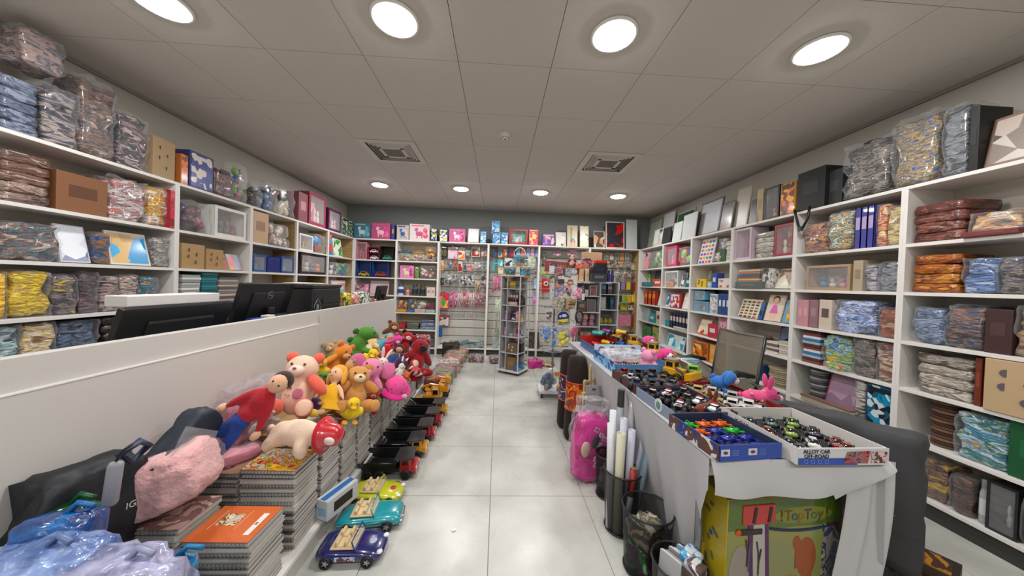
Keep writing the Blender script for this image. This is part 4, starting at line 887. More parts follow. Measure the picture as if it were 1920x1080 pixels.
# ================================================================ REVOLVING DISPLAY TOWER
TW = (.275, 4.74); TR = -.56; S_ = .33
t = thing('display_tower', 'white revolving display tower on wheels in the aisle', 'display stand', (TW[0], TW[1], 0), TR)
wt = mat('#c9c9cb', .4)
G().box((0, 0, .05), (S_+.05, S_+.05, .025), bev=.004).out('base_plate', wt, t)
G().box((0, 0, .0225), (S_-.06, S_-.06, .02)).out('turntable', DGREY, t)
for a in (-1, 1):
    for b in (-1, 1): G().cyl((a*.15, b*.15, .02), .018, .016, (0, PI/2, 0)).out('caster', DGREY, t)
G().box((0, 0, 1.466), (S_+.02, S_+.02, .018), bev=.003).out('top_board', wt, t)
G().box((.0, .06, .76), (S_, .01, 1.40)).box((-.055, .0, .76), (.01, S_, 1.40)).out('core_panel', mat('#b4b4b8', .5), t)
for sx, sy in ((-1, -1), (1, 1), (1, -1)): G().box((sx*(S_/2-.006), sy*(S_/2-.006), .76), (.014, .014, 1.40)).out('corner_post', wt, t)
G().box((-S_/2+.003, -.05, .76), (.006, .22, 1.4)).out('side_panel', wt, t)
TFZ = [1.28, 1.03, .80, .56, .32, .063]; TRZ = [1.22, .98, .74, .50, .26, .063]
for z in TFZ[:-1]: G().box((-.0, -.052, z-.006), (S_-.02, .215, .010)).out('shelf', wt, t)
for z in TRZ[:-1]: G().box((.1, .112, z-.006), (.12, .10, .010)).out('shelf', wt, t)
RM = Matrix.Translation((TW[0], TW[1], 0)) @ Matrix.Rotation(TR, 4, 'Z')
def tw(x, y, z, w_, d_, h, kind, desc, cc, rz=0, nm=None, ct=None):
    p = RM @ Vector((x, y, z)); _sd[0] += 1
    n0 = HN.get(kind) or NAMES[kind]
    t = thing(nm or n0[0].replace('hanging_', ''), desc, ct or n0[1], p, TR+rz); KINDS[kind](t, w_, d_, h, cols(cc), _sd[0]); return t
F_ = lambda k, x, w_, h, kind, desc, cc, **q: tw(x, -.1, TFZ[k]+.001, w_, .09, h, kind, desc+' on the display tower', cc, **q)
F_(0, .02, .13, .11, 'book', 'gold bound book block', '8c7430 b89c50')
F_(0, -.075, .05, .10, 'book', 'slim brown bound book', '5c4c30 8c7c50')
F_(1, .02, .17, .05, 'plain', 'pink makeup brush holder', 'c89898 d8b0b0')
for i in range(4):
    p = RM @ Vector((-.04+i*.045, -.13, TFZ[1]+.052)); t = thing('makeup_brush', 'black brush with pink tip, %s from left in pink holder' % ORD[i], 'brush', p, 0, 'brushes in pink holder')
    G().cyl((0, 0, .03), .012, .06).out('handle', BLACK, t, True); G().ell((0, 0, .08), (.016, .016, .025)).out('bristles', mat('#c8a0a0', .7), t, True)
F_(2, -.06, .08, .14, 'pack', 'orange and purple sachet', 'a86c48 5c4878 c8a0a0'); F_(2, .035, .09, .15, 'card', 'black lettered card', '24242c c8c8d0 24242c'); F_(2, .11, .04, .14, 'plain', 'pink slim carton', 'c87c98 b8b8c0')
F_(3, -.1, .05, .13, 'jar', 'pink plastic bottle', 'b87888 c89098'); F_(3, .0, .1, .05, 'jar', 'white and pink tub', 'b8b0b4 7c98a0 c890a0'); F_(3, .1, .08, .06, 'jar', 'blue and white tub', 'b8b8bc 5c90b0 c8c8cc')
F_(3, .06, .0, .0, 'plain', 'x', '000000') if False else None
F_(4, .03, .18, .15, 'cut', 'kraft carton with white label', '6c543c c8c8c4'); F_(5, .03, .17, .19, 'plain', 'tall kraft carton', '7c5c3c 8c6c48')
Rr = lambda k, y, w_, h, kind, desc, cc, **q: tw(.105, y, TRZ[k]+.001, w_, .08, h, kind, desc+' on tower side', cc, rz=PI/2, **q)
Rr(0, .0, .09, .13, 'pack', 'dark pen pack', '2c3434 4c5454 1c2020'); Rr(0, -.1, .08, .15, 'pack', 'dark grey clip pack', '3c4448 6c7070')
p = RM @ Vector((.11, -.04, TRZ[1]+.1)); t = thing('hexagonal_gift_box', 'black hexagonal gift box on tower side', 'gift box', p, TR+PI/2)
G().cyl((0, 0, 0), .1, .06, (PI/2, 0, 0), seg=6).out('box_body', mat('#14100f', .35), t); G().tube([(-.05, -.032, -.005), (-.01, -.033, .01), (.02, -.032, .0), (.055, -.033, .012)], .003).out('script_print', mat('#a04838', .5), t); G().box((.01, -.031, .03), (.04, .003, .004)).out('small_print', mat('#8c8c8c', .5), t)
Rr(2, -.11, .05, .14, 'jar', 'red and black bottle', '9c2420 1c4c30 202020'); Rr(2, -.045, .06, .18, 'jar', 'tall yellow bottle', 'a89420 c8b030 2c2c20'); Rr(2, .02, .05, .16, 'jar', 'yellow labelled bottle', 'd0c030 d8d8c8 c8b820')
Rr(3, -.12, .04, .19, 'jar', 'tall red bottle', 'a82420 8c1c1c'); Rr(3, -.07, .04, .16, 'jar', 'purple capped bottle', 'b8b8c8 3c5c90 4c3c90'); Rr(3, -.02, .04, .15, 'jar', 'green and blue bottle', '2c7c58 c8c8d0 2c4c98'); Rr(3, .035, .04, .14, 'jar', 'white round bottle', 'c8c8cc 2c6c60 c8c8cc')
Rr(4, -.1, .08, .19, 'card', 'red picture card', '7c3430 a85c50 3c2420'); Rr(4, .0, .09, .2, 'book', 'dark ladder of small boxes', '2c1c28 4c3444')
for i in range(3): tw(.13, -.13+i*.075, TRZ[5]+.001, .07, .07, .09, 'box', ['leftmost', 'middle', 'rightmost'][i]+' blue carton at tower foot', '2c5c88 3c78a8 98b8c8 2c5c88', rz=PI/2)
# toy buckets on top
def bucket(px, py, Y, s, lab):
    p = at(px, py, 'y', Y); t = thing('toy_bucket', lab, 'bucket', p, 0)
    G().lathe([(.0005, 0), (.074*s, 0), (.09*s, .16*s), (.094*s, .165*s), (.09*s, .168*s), (.07*s, .02*s), (.0005, .01*s)], seg=24).out('bucket_body', mat('#b9c4cc', .4, coat=.3), t, True)
    G().lathe([(.0755*s, .0), (.078*s, .03*s)], seg=24).out('orange_band', mat('#c8843c', .5), t, True)
    G().lathe([(.0795*s, .04*s), (.0885*s, .135*s)], seg=24).out('picture_wrap', busy(cols('5c94b8 88b4cc 5c94b8 3c6c3c 8c4c34 a8c4d0'), 14, .4), t, True)
    G().tube([(.09*s*math.cos(a), -.01, .16*s+.12*s*math.sin(a)) for a in [k*PI/10 for k in range(11)]], .005*s, 6).out('bucket_handle', mat('#dcdcdc', .4), t, True)
bucket(956, 521.5, 4.70, 1.0, 'lower left beach bucket on display tower'); bucket(985, 521.5, 4.66, 1.0, 'lower right beach bucket on display tower'); bucket(974, 499.5, 4.68, 1.0, 'topmost beach bucket stacked on the other two')
# ================================================================ ON AND BEHIND THE COUNTER
def monitor(y0, y1, z1, X, lab, logo=False, tilt=.12, z0=None):
    w_ = y1-y0; z0 = z0 or z1-w_*.62; h = z1-z0
    t = thing('computer_monitor', lab, 'monitor', (X, (y0+y1)/2, .787), 0)
    hc = (z0+z1)/2-.787
    G().box((0, 0, hc), (.03, w_, h), (0, tilt, 0), bev=.006).out('casing', mat('#111214', .4), t)
    G().box((.018, 0, hc), (.02, w_*.6, h*.6), (0, tilt, 0), bev=.008).out('rear_bulge', mat('#17181a', .45), t)
    G().box((-.017, 0, hc), (.002, w_*.94, h*.9), (0, tilt, 0)).out('screen', mat('#0a0c10', .1), t)
    G().box((.045, 0, (hc-.02)/2+.02), (.03, .06, max(.06, hc-.04)), bev=.006).out('stand_neck', BLACK, t)
    G().box((.02, 0, .008), (.16, .2, .014), bev=.005).out('stand_foot', BLACK, t)
    if logo:
        n = Vector((.032, 0, h*.26)); n.rotate(Euler((0, tilt, 0)))
        r_ = G().tube([(0, .026*math.cos(a), .026*math.sin(a)) for a in [k*PI/10 for k in range(20)]], .0016, 5, True).out('logo_ring', mat('#777a7e', .4), t, True, loc=(n.x, -.01, hc+n.z), rot=(0, tilt, 0))
        text('DELL', .016, mat('#777a7e', .4), t, (n.x+.001, -.01, hc+n.z), (PI/2, 0, PI/2), 'logo_lettering')
    return t
monitor(1.36, 1.90, 1.20, -1.62, 'large black monitor seen from behind, nearest on the counter', tilt=.32, z0=.84)
t = thing('desk_riser', 'white slab riser behind the nearest black monitor', 'desk riser', (-1.70, 1.69, .787), 0)
G().box((0, 0, .425), (.10, .46, .05), bev=.004).out('riser_top', mat('#dcd6d4', .45), t)
G().box((-.05, 0, .2), (.012, .3, .4)).out('riser_leg', mat('#1a1a1c', .45), t)
monitor(1.98, 2.47, 1.305, -1.62, 'black monitor with round logo beside the printer', True, tilt=.28, z0=.98)
monitor(3.95, 4.28, 1.27, -1.52, 'small black monitor at far end of the counter', tilt=.18, z0=1.06)
t = thing('printer', 'tall black office printer with paper on its lid', 'printer', (-1.68, 2.80, .787), 0)
G().box((0, 0, .24), (.38, .44, .46), bev=.012).out('printer_body', mat('#131416', .45), t)
G().box((0, 0, .485), (.39, .46, .03), bev=.008).out('scanner_lid', mat('#1b1c1e', .4), t)
G().box((.19, .06, .36), (.014, .3, .05), bev=.004).box((.192, .06, .25), (.012, .3, .02), bev=.004).out('paper_slot', mat('#050505', .3), t)
G().box((.192, .12, .12), (.006, .08, .05)).out('display_panel', mat('#55585c', .2), t)
t = thing('paper_sheets', 'loose white sheets lying on the printer lid', 'paper', (-1.66, 2.76, 1.289), .1)
for i in range(3): G().box((RN.uniform(-.02, .02), RN.uniform(-.02, .02), .002+i*.003), (.21, .297, .002), (0, 0, RN.uniform(-.15, .15))).out('sheet', PAPER, t)
t = thing('outline_sticker', 'clear crinkled sticker outline on black printer side', 'sticker', (-1.481, 2.63, 1.10), 0)
G().tube([(.0, .045*math.cos(a)*(1+.15*math.sin(a*5)), .06*math.sin(a)*(1+.15*math.cos(a*4))) for a in [k*PI/14 for k in range(28)]], .003, 5, True).ell((0, 0, 0), (.002, .02, .03)).out('sticker_outline', mat('#6a6c70', .2, coat=1), t, True)
t = thing('card_reader', 'small black card reader at foot of second monitor', 'card reader', (-1.50, 2.26, .787), 0)
G().box((0, 0, .13), (.08, .1, .26), bev=.008).out('reader_body', mat('#1a1b1d', .4), t); G().box((0, 0, .275), (.09, .12, .03), (0, .25, 0), bev=.006).out('reader_head', mat('#222326', .35), t)
for k, (y, h, w_, c_, lb) in enumerate(((1.96, .30, .10, '#2c3c8c', 'blue'), (2.06, .31, .06, '#c8c0bc', 'white'), (2.14, .29, .07, '#3c5c9c', 'pale blue'), (2.38, .28, .05, '#b8a8a8', 'pinkish'))):
    t = thing('stationery_box', '%s upright stationery box behind counter edge' % lb, 'box', (-1.47, y, .787), 0); G().box((0, 0, h/2), (.05, w_*.95, h), bev=.003).out('box_body', mat(c_, .4), t); G().box((.026, 0, h*.85), (.002, w_*.6, h*.12)).out('box_label', mat('#d8d4d0', .5), t)
for k, (p0, p1, pt, c_, lb) in enumerate(((612, 632, 560, 'c8a028 5c3c20 8c6c20', 'gold and brown'), (634, 650, 549, '1c5c2c d8b828 2c7838', 'green and yellow'), (650, 668, 553, 'c88878 d8a898 a86860', 'salmon pink'), (666, 682, 548, '14502c e0e0d8 1c6c38', 'dark green and white'), (680, 697, 560, 'd89828 5c2c60 d8b848', 'orange and purple'))):
    A, B = at(p0, pt, 'x', -1.56), at(p1, pt, 'x', -1.56); t = thing('snack_bag', lb+' crinkled snack bag on far counter', 'snack bag', (-1.56, (A.y+B.y)/2, .787), PI/2)
    G().lump(abs(B.y-A.y)*1.05, .14, max(.2, A.z-.787), k+40, .12, 7).out('foil_bag', busy(cols(c_), 9, .3, .8, bump=.8), t, True); G().box((0, 0, max(.2, A.z-.787)-.004), (abs(B.y-A.y)*.8, .02, .02)).out('sealed_edge', mat('#'+c_.split()[1], .3), t)
for k, px in enumerate((693, 698, 703)):
    p = at(px, 551, 'x', -1.5); t = thing('water_bottle', 'small clear bottle before far monitor, %s from left' % ORD[k], 'bottle', (-1.5, p.y, .787), 0, 'small clear bottles on far counter')
    G().lathe([(.0005, 0), (.03, 0), (.03, .2), (.012, .25), (.012, .27)], seg=14).out('bottle_body', film('#dfe4e8', .3, .1, .2), t, True); G().cyl((0, 0, .28), .014, .02).out('cap', mat('#b8b8b8', .4), t)

# ================================================================ NOTEBOOK PLATFORM
t = thing('display_platform', 'low white platform under the notebook stacks', 'platform', (-1.12, 2.3, 0), 0)
G().box((0, 0, .089), (.52, 3.5, .022), bev=.002).out('platform_top', WHITE, t); G().box((.24, 0, .038), (.016, 3.46, .074)).box((-.24, 0, .038), (.016, 3.46, .074)).out('platform_rail', mat('#bdb9b3', .5), t)
NW, ND, NH = .243, .19, .0205
def nb_meshes():
    g = G(); g.box((0, .004, NH/2), (NW-.004, ND-.012, NH-.005)); pages = g
    a = pages.out('pages', mat('#b9b4ac', .8), None)
    b = G().box((0, .003, NH-.0014), (NW, ND-.006, .002)).box((0, .003, .0012), (NW, ND-.006, .002)).out('cover', mat('#777370', .5), None)
    g = G()
    for i in range(16):
        x = -NW/2+.012+i*(NW-.024)/15
        g.tube([(x, -ND/2+.008+.009*math.cos(k*PI/3), NH/2+.0095*math.sin(k*PI/3)) for k in range(6)], .0016, 4, True)
    c = g.out('spiral', mat('#55565a', .35, .6), None)
    r = [o.data for o in (a, b, c)]
    for o in (a, b, c): bpy.data.objects.remove(o)
    return r
PG, CV, SP = nb_meshes()
edge_cols = ['#a8a4a0', '#6e6c6c', '#b4b0aa', '#8c8480', '#5c5a5c', '#bcb8b0', '#908a90', '#848078']
_cvm = {}
def notebook(x, y, z, rz, label, group, ci=None, top=None):
    t = thing('spiral_notebook', label, 'notebook', (x, y, z), rz, group)
    link('pages', PG, None, t)
    c = edge_cols[ci % 8] if ci is not None else '#888'
    if c not in _cvm: m_ = CV.copy(); m_.materials.clear(); m_.materials.append(mat(c, .5)); _cvm[c] = m_
    link('cover', _cvm[c], None, t); link('spiral', SP, None, t)
    return t
def cover_art(t, kind):
    z = NH+.0004
    if kind == 'orange':
        G().box((0, .003, z), (NW, ND-.006, .0012)).out('orange_cover', mat('#c8602c', .35, coat=.6), t)
        G().box((-.03, .02, z+.001), (.075, .06, .001), (0, 0, .0)).out('picture_patch', busy(cols('c8a878 7c5c48 d8c8a8 4c3c34'), 30, .4), t)
        G().box((-.02, .02, z+.002), (.05, .025, .002), (0, 0, .5), bev=.0006).out('eraser_picture', mat('#b8aca0', .5), t)
        G().box((.085, .0, z+.001), (.022, .11, .001)).out('white_label', mat('#dcd6cc', .5), t)
        text('N', .016, BLACK, t, (.085, 0, z+.0022), (0, 0, PI/2), 'label_lettering')
        for sx in (-1, 1): G().tube([(-.03+sx*.05, .05*s_+.02, z+.001) for s_ in (-1, 1)], .0008, 4).out('frame_line', mat('#e8c8a8', .5), t)
    elif kind == 'floral':
        G().box((0, .003, z), (NW, ND-.006, .0012)).out('picture_cover', busy(cols('c8c8b8 7c9c5c b8c8b0 c83c30 d8b030 5c7c48 dcdcd4 3c4840'), 17, .3, .8), t)
    elif kind == 'ovals':
        G().box((0, .003, z), (NW, ND-.006, .0012)).out('brown_cover', mat('#94705c', .35, coat=.6), t)
        g = G()
        for x, y, r_ in ((-.06, .02, .03), (.03, -.04, .022), (.06, .045, .018)): g.ell((x, y, z+.0008), (r_*1.5, r_, .001))
        g.out('oval_print', mat('#4a3830', .4), t); G().ell((-.06, .02, z+.0018), (.03, .016, .001)).ell((.03, -.04, z+.0018), (.02, .012, .001)).out('oval_centre', mat('#b89880', .4), t)
    else:
        G().box((0, .003, z), (NW, ND-.006, .0012)).out('picture_cover', busy(cols(kind), 12, .35, .6), t)
ST = [('nearest right', -1.005, 1.262, .38, 'orange', 'orange covered'), ('second right', -1.012, 1.53, .48, 'floral', 'flower and fruit covered'), ('third right', -1.012, 1.745, .475, 'c8a89c 8c5c50 d0c0b4', 'tan and brown covered'),
      ('fourth right', -1.006, 1.95, .50, 'c0bcb4 a83c30 d0ccc4 c8c4bc', 'pale covered with cherries'), ('fifth right', -1.003, 2.155, .50, 'b8b0a8 8c8880', 'grey covered'), ('sixth right', -1.0, 2.36, .50, '2c2c5c 4c4878', 'dark blue covered'),
      ('seventh right', -1.0, 2.565, .51, 'd0a8a8 c89898', 'pale pink covered'), ('eighth right', -1.0, 2.77, .51, 'c8c4c0 b0acA8', 'white covered'), ('ninth right', -.998, 2.975, .5, 'a8a4a0 8c8884', 'grey striped'),
      ('tenth right', -.996, 3.18, .5, 'b8b4b0 94908c', 'light grey covered'), ('eleventh right', -.995, 3.385, .49, 'c0bcb8 a09c98', 'whitish covered'), ('nearest left', -1.262, 1.262, .42, 'b89c98 8c706c c8b4ac', 'pinkish brown covered'), ('second left', -1.262, 1.53, .45, 'ovals', 'brown oval patterned')]
for nm, x, y, zt, art, lb in ST:
    n = int((zt-.1005)/NH)
    for i in range(n):
        top = i == n-1
        t = notebook(x+RN.uniform(-.004, .004), y+RN.uniform(-.004, .004), .1005+i*NH, (PI if i % 2 else 0)+RN.uniform(-.015, .015) if not top else RN.uniform(-.02, .02),
                     ('%s spiral notebook topping the %s stack' % (lb, nm)) if top else 'grey edged notebook, %s from bottom of the %s stack' % (ORD[i], nm), None if top else 'notebooks within the %s stack' % nm, ci=RN.randrange(8))
        if top: cover_art(t, art)
for k, y in enumerate((1.93, 2.35, 2.77, 3.19)):
    t = thing('storage_carton', 'brown carton under the plush toys, %s from the front' % ['first', 'second', 'third', 'fourth'][k], 'carton', (-1.262, y, .1005), 0)
    G().box((0, 0, .19), (.24, .4, .38), bev=.003).out('carton_body', KRAFT, t); G().box((0, 0, .381), (.05, .4, .002)).out('packing_tape', mat('#b89868', .3), t)
# box of face masks between notebooks and cars
t = thing('tissue_carton', 'open white and blue carton leaning between notebooks and toy cars', 'carton', at(602, 1006, 'z', .0), 0, rot=(0, 0, -.35)); t.location = (-.825, 1.70, .112)
G().box((0, 0, .05), (.075, .2, .1), bev=.002).out('carton_body', mat('#b8bcc0', .5), t); G().box((.0, 0, .1015), (.03, .19, .002)).out('blue_stripe', mat('#2c68b0', .4), t); G().box((0, -.1008, .04), (.05, .001, .04)).out('blue_print', mat('#7ca8cc', .5), t); G().box((.038, .0, .05), (.002, .12, .05), bev=.0005).out('open_slot', BLACK, t)

# ================================================================ SOFT TOYS
def fuse(name, ells, m, parent, vox=.012):
    g = G()
    for c, d, r in ells: g.ell(c, d, r, 16, 10)
    o = g.out(name, m, None, True)
    md = o.modifiers.new('r', 'REMESH'); md.mode = 'VOXEL'; md.voxel_size = vox; md.use_smooth_shade = True
    s_ = o.modifiers.new('s', 'SMOOTH'); s_.iterations = 4
    me = bpy.data.meshes.new_from_object(o.evaluated_get(bpy.context.evaluated_depsgraph_get())); me.name = name
    bpy.data.objects.remove(o); me.polygons.foreach_set('use_smooth', [True]*len(me.polygons))
    return link(name, me, m, parent)
def fur(c): return mat(c, .9, sheen=.25, bump=(160, .55, .004), spec=.2)
Z3 = (0, 0, 0)
def pl_eyes(t, y, z, dx, r=.008, hz=0): 
    for s_ in (-1, 1): G().ell((s_*dx, y, z), (r, r*.6, r), u=8, v=6).out('eye', mat('#0c0c0e', .2, coat=1), t, True)
def p_bear(t, c):
    b, l, sn = c[0], c[1 % len(c)], c[2 % len(c)]
    bod = [((0, 0, .12), (.085, .07, .115), Z3), ((0, -.01, .27), (.09, .078, .08), Z3)]
    if l == b: bod += [((s*.105, -.03, .17), (.032, .034, .075), (0, s*-.7, 0)) for s in (-1, 1)] + [((s*.075, -.1, .045), (.042, .085, .042), (0, 0, s*.35)) for s in (-1, 1)]
    fuse('body', bod, fur(b), t)
    if l != b:
        for s in (-1, 1):
            G().ell((s*.105, -.03, .18), (.038, .038, .08), (0, s*-.8, 0)).out('arm', fur(l), t, True)
            G().ell((s*.085, -.09, .05), (.05, .085, .05), (0, 0, s*.35)).out('leg', fur(l), t, True)
            G().ell((s*.115, -.165, .055), (.04, .018, .043), (0, 0, s*.35)).out('foot_pad', fur(b), t, True)
    for s in (-1, 1): G().ell((s*.075, 0, .335), (.034, .02, .034)).out('ear', fur(l), t, True)
    G().ell((0, -.085, .252), (.042, .03, .032)).out('snout', fur(sn), t, True)
    G().ell((0, -.113, .262), (.011, .007, .008), u=8, v=6).out('nose', mat(c[3] if len(c) > 3 else '#2a1c18', .3), t, True)
    pl_eyes(t, -.08, .29, .035)
def p_bunny(t, c):
    fuse('body', [((0, 0, .1), (.065, .055, .1), Z3), ((0, -.01, .22), (.065, .055, .06), Z3)] + [((s*.075, -.02, .13), (.024, .026, .06), (0, s*-.6, 0)) for s in (-1, 1)] + [((s*.05, -.07, .035), (.03, .06, .03), Z3) for s in (-1, 1)], fur(c[0]), t)
    for s in (-1, 1): G().ell((s*.035, .01, .33), (.02, .012, .075), (0, s*.25, 0)).out('ear', fur(c[0]), t, True)
    for s in (-1, 1): G().ell((s*.035, .0, .33), (.011, .008, .055), (0, s*.25, 0)).out('inner_ear', fur(c[1 % len(c)]), t, True)
    G().ell((0, -.068, .21), (.01, .007, .008), u=8, v=6).out('nose', mat('#c06070', .4), t, True); pl_eyes(t, -.06, .235, .025, .006)
def p_eleph(t, c):
    fuse('body', [((0, 0, .1), (.07, .06, .095), Z3), ((0, -.02, .21), (.065, .06, .065), Z3), ((0, -.09, .19), (.024, .05, .026), (-.3, 0, 0)), ((0, -.13, .15), (.02, .022, .045), Z3)] + [((s*.075, -.03, .13), (.026, .03, .06), (0, s*-.7, 0)) for s in (-1, 1)] + [((s*.05, -.08, .035), (.032, .07, .032), (0, 0, s*.3)) for s in (-1, 1)], fur(c[0]), t)
    for s in (-1, 1): G().ell((s*.095, 0, .22), (.05, .014, .055), (0, 0, s*-.3)).out('ear', fur(c[1 % len(c)]), t, True)
    pl_eyes(t, -.07, .235, .035, .006)
def p_dino(t, c):
    fuse('body', [((0, 0, .09), (.075, .08, .09), Z3), ((0, .02, .18), (.05, .05, .08), (.2, 0, 0)), ((0, -.01, .27), (.045, .06, .045), Z3), ((0, -.05, .265), (.035, .045, .028), Z3), ((0, .1, .05), (.035, .08, .035), (.3, 0, 0))] + [((s*.055, -.04, .17), (.02, .035, .02), Z3) for s in (-1, 1)] + [((s*.06, -.06, .03), (.035, .06, .03), Z3) for s in (-1, 1)], fur(c[0]), t)
    for k in range(4): G().ell((0, .06+.012*k, .27-.065*k), (.008, .02, .022)).out('back_spine', fur(c[1 % len(c)]), t, True)
    G().ell((0, -.075, .075), (.045, .02, .055)).out('belly', fur(c[1 % len(c)]), t, True); pl_eyes(t, -.045, .295, .032, .008)
def p_doll(t, c):   # skin, hair, dress, leg/shoe
    sk, hr, dr, sh = c
    fuse('body', [((0, 0, .14), (.04, .03, .07), Z3), ((0, 0, .205), (.018, .018, .03), Z3), ((0, 0, .265), (.05, .045, .052), Z3)] + [((s*.07, -.01, .15), (.015, .015, .065), (0, s*-.55, 0)) for s in (-1, 1)] + [((s*.03, -.06, .035), (.02, .1, .02), (.35, 0, s*.12)) for s in (-1, 1)], fur(sk), t, .01)
    G().lathe([(.022, .2), (.05, .17), (.055, .12), (.1, .045), (.104, .04), (.095, .04)], seg=20).out('dress', fur(dr), t, True)
    G().ell((0, .014, .28), (.056, .046, .052)).ell((.05, .01, .25), (.016, .02, .05)).ell((-.05, .01, .25), (.016, .02, .05)).out('hair', fur(hr), t, True)
    for s in (-1, 1): G().ell((s*.04, -.155, .005), (.022, .032, .022)).out('shoe', fur(sh), t, True)
    pl_eyes(t, -.043, .27, .018, .005); G().ell((0, -.045, .247), (.009, .003, .003), u=8, v=5).out('mouth', mat('#b04040', .5), t, True)
def p_long(t, c):   # lying cloth figure: jumper c0, trousers c1, skin c2, hair c3
    fuse('body', [((0, 0, .33), (.05, .035, .06), Z3), ((0, 0, .26), (.045, .032, .05), Z3)] + [((s*.065, -.005, .29), (.02, .02, .085), (0, s*-.35, 0)) for s in (-1, 1)], fur(c[0]), t, .01)
    fuse('trousers', [((0, 0, .215), (.045, .034, .035), Z3)] + [((s*.03, 0, .13), (.025, .025, .1), (0, s*-.1, 0)) for s in (-1, 1)], fur(c[1]), t, .01)
    for s in (-1, 1): G().ell((s*.042, -.008, .022), (.025, .034, .045)).out('boot', fur(c[0]), t, True)
    G().ell((0, -.002, .425), (.042, .042, .048)).out('head', fur(c[2]), t, True); G().ell((0, .012, .44), (.046, .042, .044)).out('hair', fur(c[3]), t, True)
    for s in (-1, 1): G().ell((s*.095, -.005, .21), (.018, .018, .024)).out('hand', fur(c[2]), t, True)
    pl_eyes(t, -.04, .43, .016, .005)
def p_lying(t, c):  # four-legged, length along x, head at +x wearing a hat c1
    fuse('body', [((0, 0, .075), (.12, .07, .068), Z3), ((-.09, 0, .06), (.06, .065, .065), Z3)] + [((x, y, .03), (.03, .035, .05), (0, a, 0)) for x, y, a in ((-.12, -.05, .5), (-.11, .05, .4), (.06, -.065, -.3), (.06, .06, -.3))] + [((.13, 0, .09), (.05, .055, .055), Z3)], fur(c[0]), t)
    G().lathe([(.075, 0), (.07, .012), (.058, .02), (.05, .07), (.03, .09), (.0005, .094)], seg=20, c=(.14, 0, .085), r=(0, 1.45, 0)).out('hat', mat(c[1], .25, coat=.9), t, True)
    G().lathe([(.058, 0), (.085, -.004), (.09, .004), (.06, .014)], seg=20, c=(.135, 0, .085), r=(0, 1.45, 0)).out('hat_brim', fur(c[1]), t, True)
    G().ell((.2, -.05, .085), (.028, .012, .02)).out('hat_ear', fur('#d8c8c0'), t, True)
    G().ell((-.16, 0, .08), (.02, .015, .02)).out('tail', fur(c[0]), t, True)
def p_duck(t, c):
    fuse('body', [((0, 0, .07), (.08, .07, .065), Z3), ((0, -.03, .16), (.055, .052, .052), Z3), ((0, .08, .09), (.03, .04, .02), (.5, 0, 0))] + [((s*.08, 0, .08), (.02, .05, .035), Z3) for s in (-1, 1)], fur(c[0]), t)
    G().ell((0, -.09, .15), (.025, .03, .01)).out('beak', fur(c[1 % len(c)]), t, True)
    for s in (-1, 1): G().ell((s*.04, -.07, .01), (.025, .035, .012)).out('foot', fur(c[1 % len(c)]), t, True)
    pl_eyes(t, -.075, .175, .022, .006)
def p_hat(t, c):
    G().lathe([(.0005, .1), (.04, .095), (.07, .07), (.08, .02), (.082, .012)], seg=24).out('crown', fur(c[0]), t, True)
    G().lathe([(.08, .02), (.11, .004), (.118, .01), (.108, .02), (.08, .03)], seg=24).out('brim', fur(c[1]), t, True)
    g = G()
    for k in range(16): a = k*1.3; zz = .03+.004*k; r_ = .079-.0022*k*(k > 8); g.ell((r_*math.cos(a)*.99, r_*math.sin(a)*.99, zz), (.006, .006, .006), u=6, v=4)
    g.out('dot_print', mat('#a02060', .6), t)
    G().ell((.06, -.085, .02), (.02, .008, .024)).out('flower_patch', fur('#d8ccc8'), t, True)
PK = {'bear': (p_bear, .36, 'teddy_bear'), 'bunny': (p_bunny, .38, 'plush_rabbit'), 'eleph': (p_eleph, .27, 'plush_elephant'), 'dino': (p_dino, .31, 'plush_dinosaur'), 'doll': (p_doll, .31, 'rag_doll'), 'long': (p_long, .47, 'rag_doll'), 'lying': (p_lying, .15, 'plush_animal'), 'duck': (p_duck, .21, 'plush_duck'), 'hat': (p_hat, .11, 'plush_hat')}
def plush(kind, px, py, Y, s, rot, cc, label, z=None):
    """px,py = centre of the toy, Y its distance, s its height in metres"""
    fn, h0, nm = PK[kind]; p = at(px, py, 'y', Y)
    t = thing(nm, label, 'soft toy' if 'doll' not in nm else 'doll', (0, 0, 0), rot=rot); k = s/h0*1.13; t.scale = (k, k, k)
    o = Vector((0, 0, h0/2*k)); o.rotate(Euler(rot)); t.location = p-o
    fn(t, cols(cc)); return t
P = plush
tb = P('bear', 562, 720, 1.80, .30, (-.35, .05, .12), 'e0b8a0 d8604c e8c8b8 8c4c3c', 'large cream teddy bear with coral arms, legs and ears')
G().ell((.028, -.066, .125), (.03, .006, .03)).out('round_belly_print', fur('#c07088'), tb, True)
for hx, hz, hr in ((-.035, .165, .009), (-.018, .155, .007)):
    G().ell((hx-hr*.5, -.064, hz+hr*.4), (hr*.7, .004, hr*.7), u=8, v=6).ell((hx+hr*.5, -.064, hz+hr*.4), (hr*.7, .004, hr*.7), u=8, v=6).pris([(hx-hr*1.1, hz+hr*.2), (hx+hr*1.1, hz+hr*.2), (hx, hz-hr*1.2)], .006, (0, -.065, 0)).out('heart_print', mat('#b02030', .7), tb)
G().tube([(-.04, -.066, .115), (-.03, -.068, .12), (-.02, -.068, .112), (-.01, -.069, .118)], .0015, 4).out('belly_stitching', mat('#5c6c7c', .7), tb)
P('long', 458, 782, 1.46, .42, (-.25, .70, .0), 'a8202c 1c3c88 d8a888 3c2820', 'floppy doll in red jumper and blue trousers against counter')
P('lying', 562, 812, 1.55, .125, (0, .05, -.15), 'e0c4ac b81c28', 'cream plush lying on its belly in shiny red hat')
P('doll', 622, 735, 1.95, .27, (-.55, -.1, -.15), 'e0b088 d89830 d8a018 d0b030', 'rag doll in bright yellow dress')
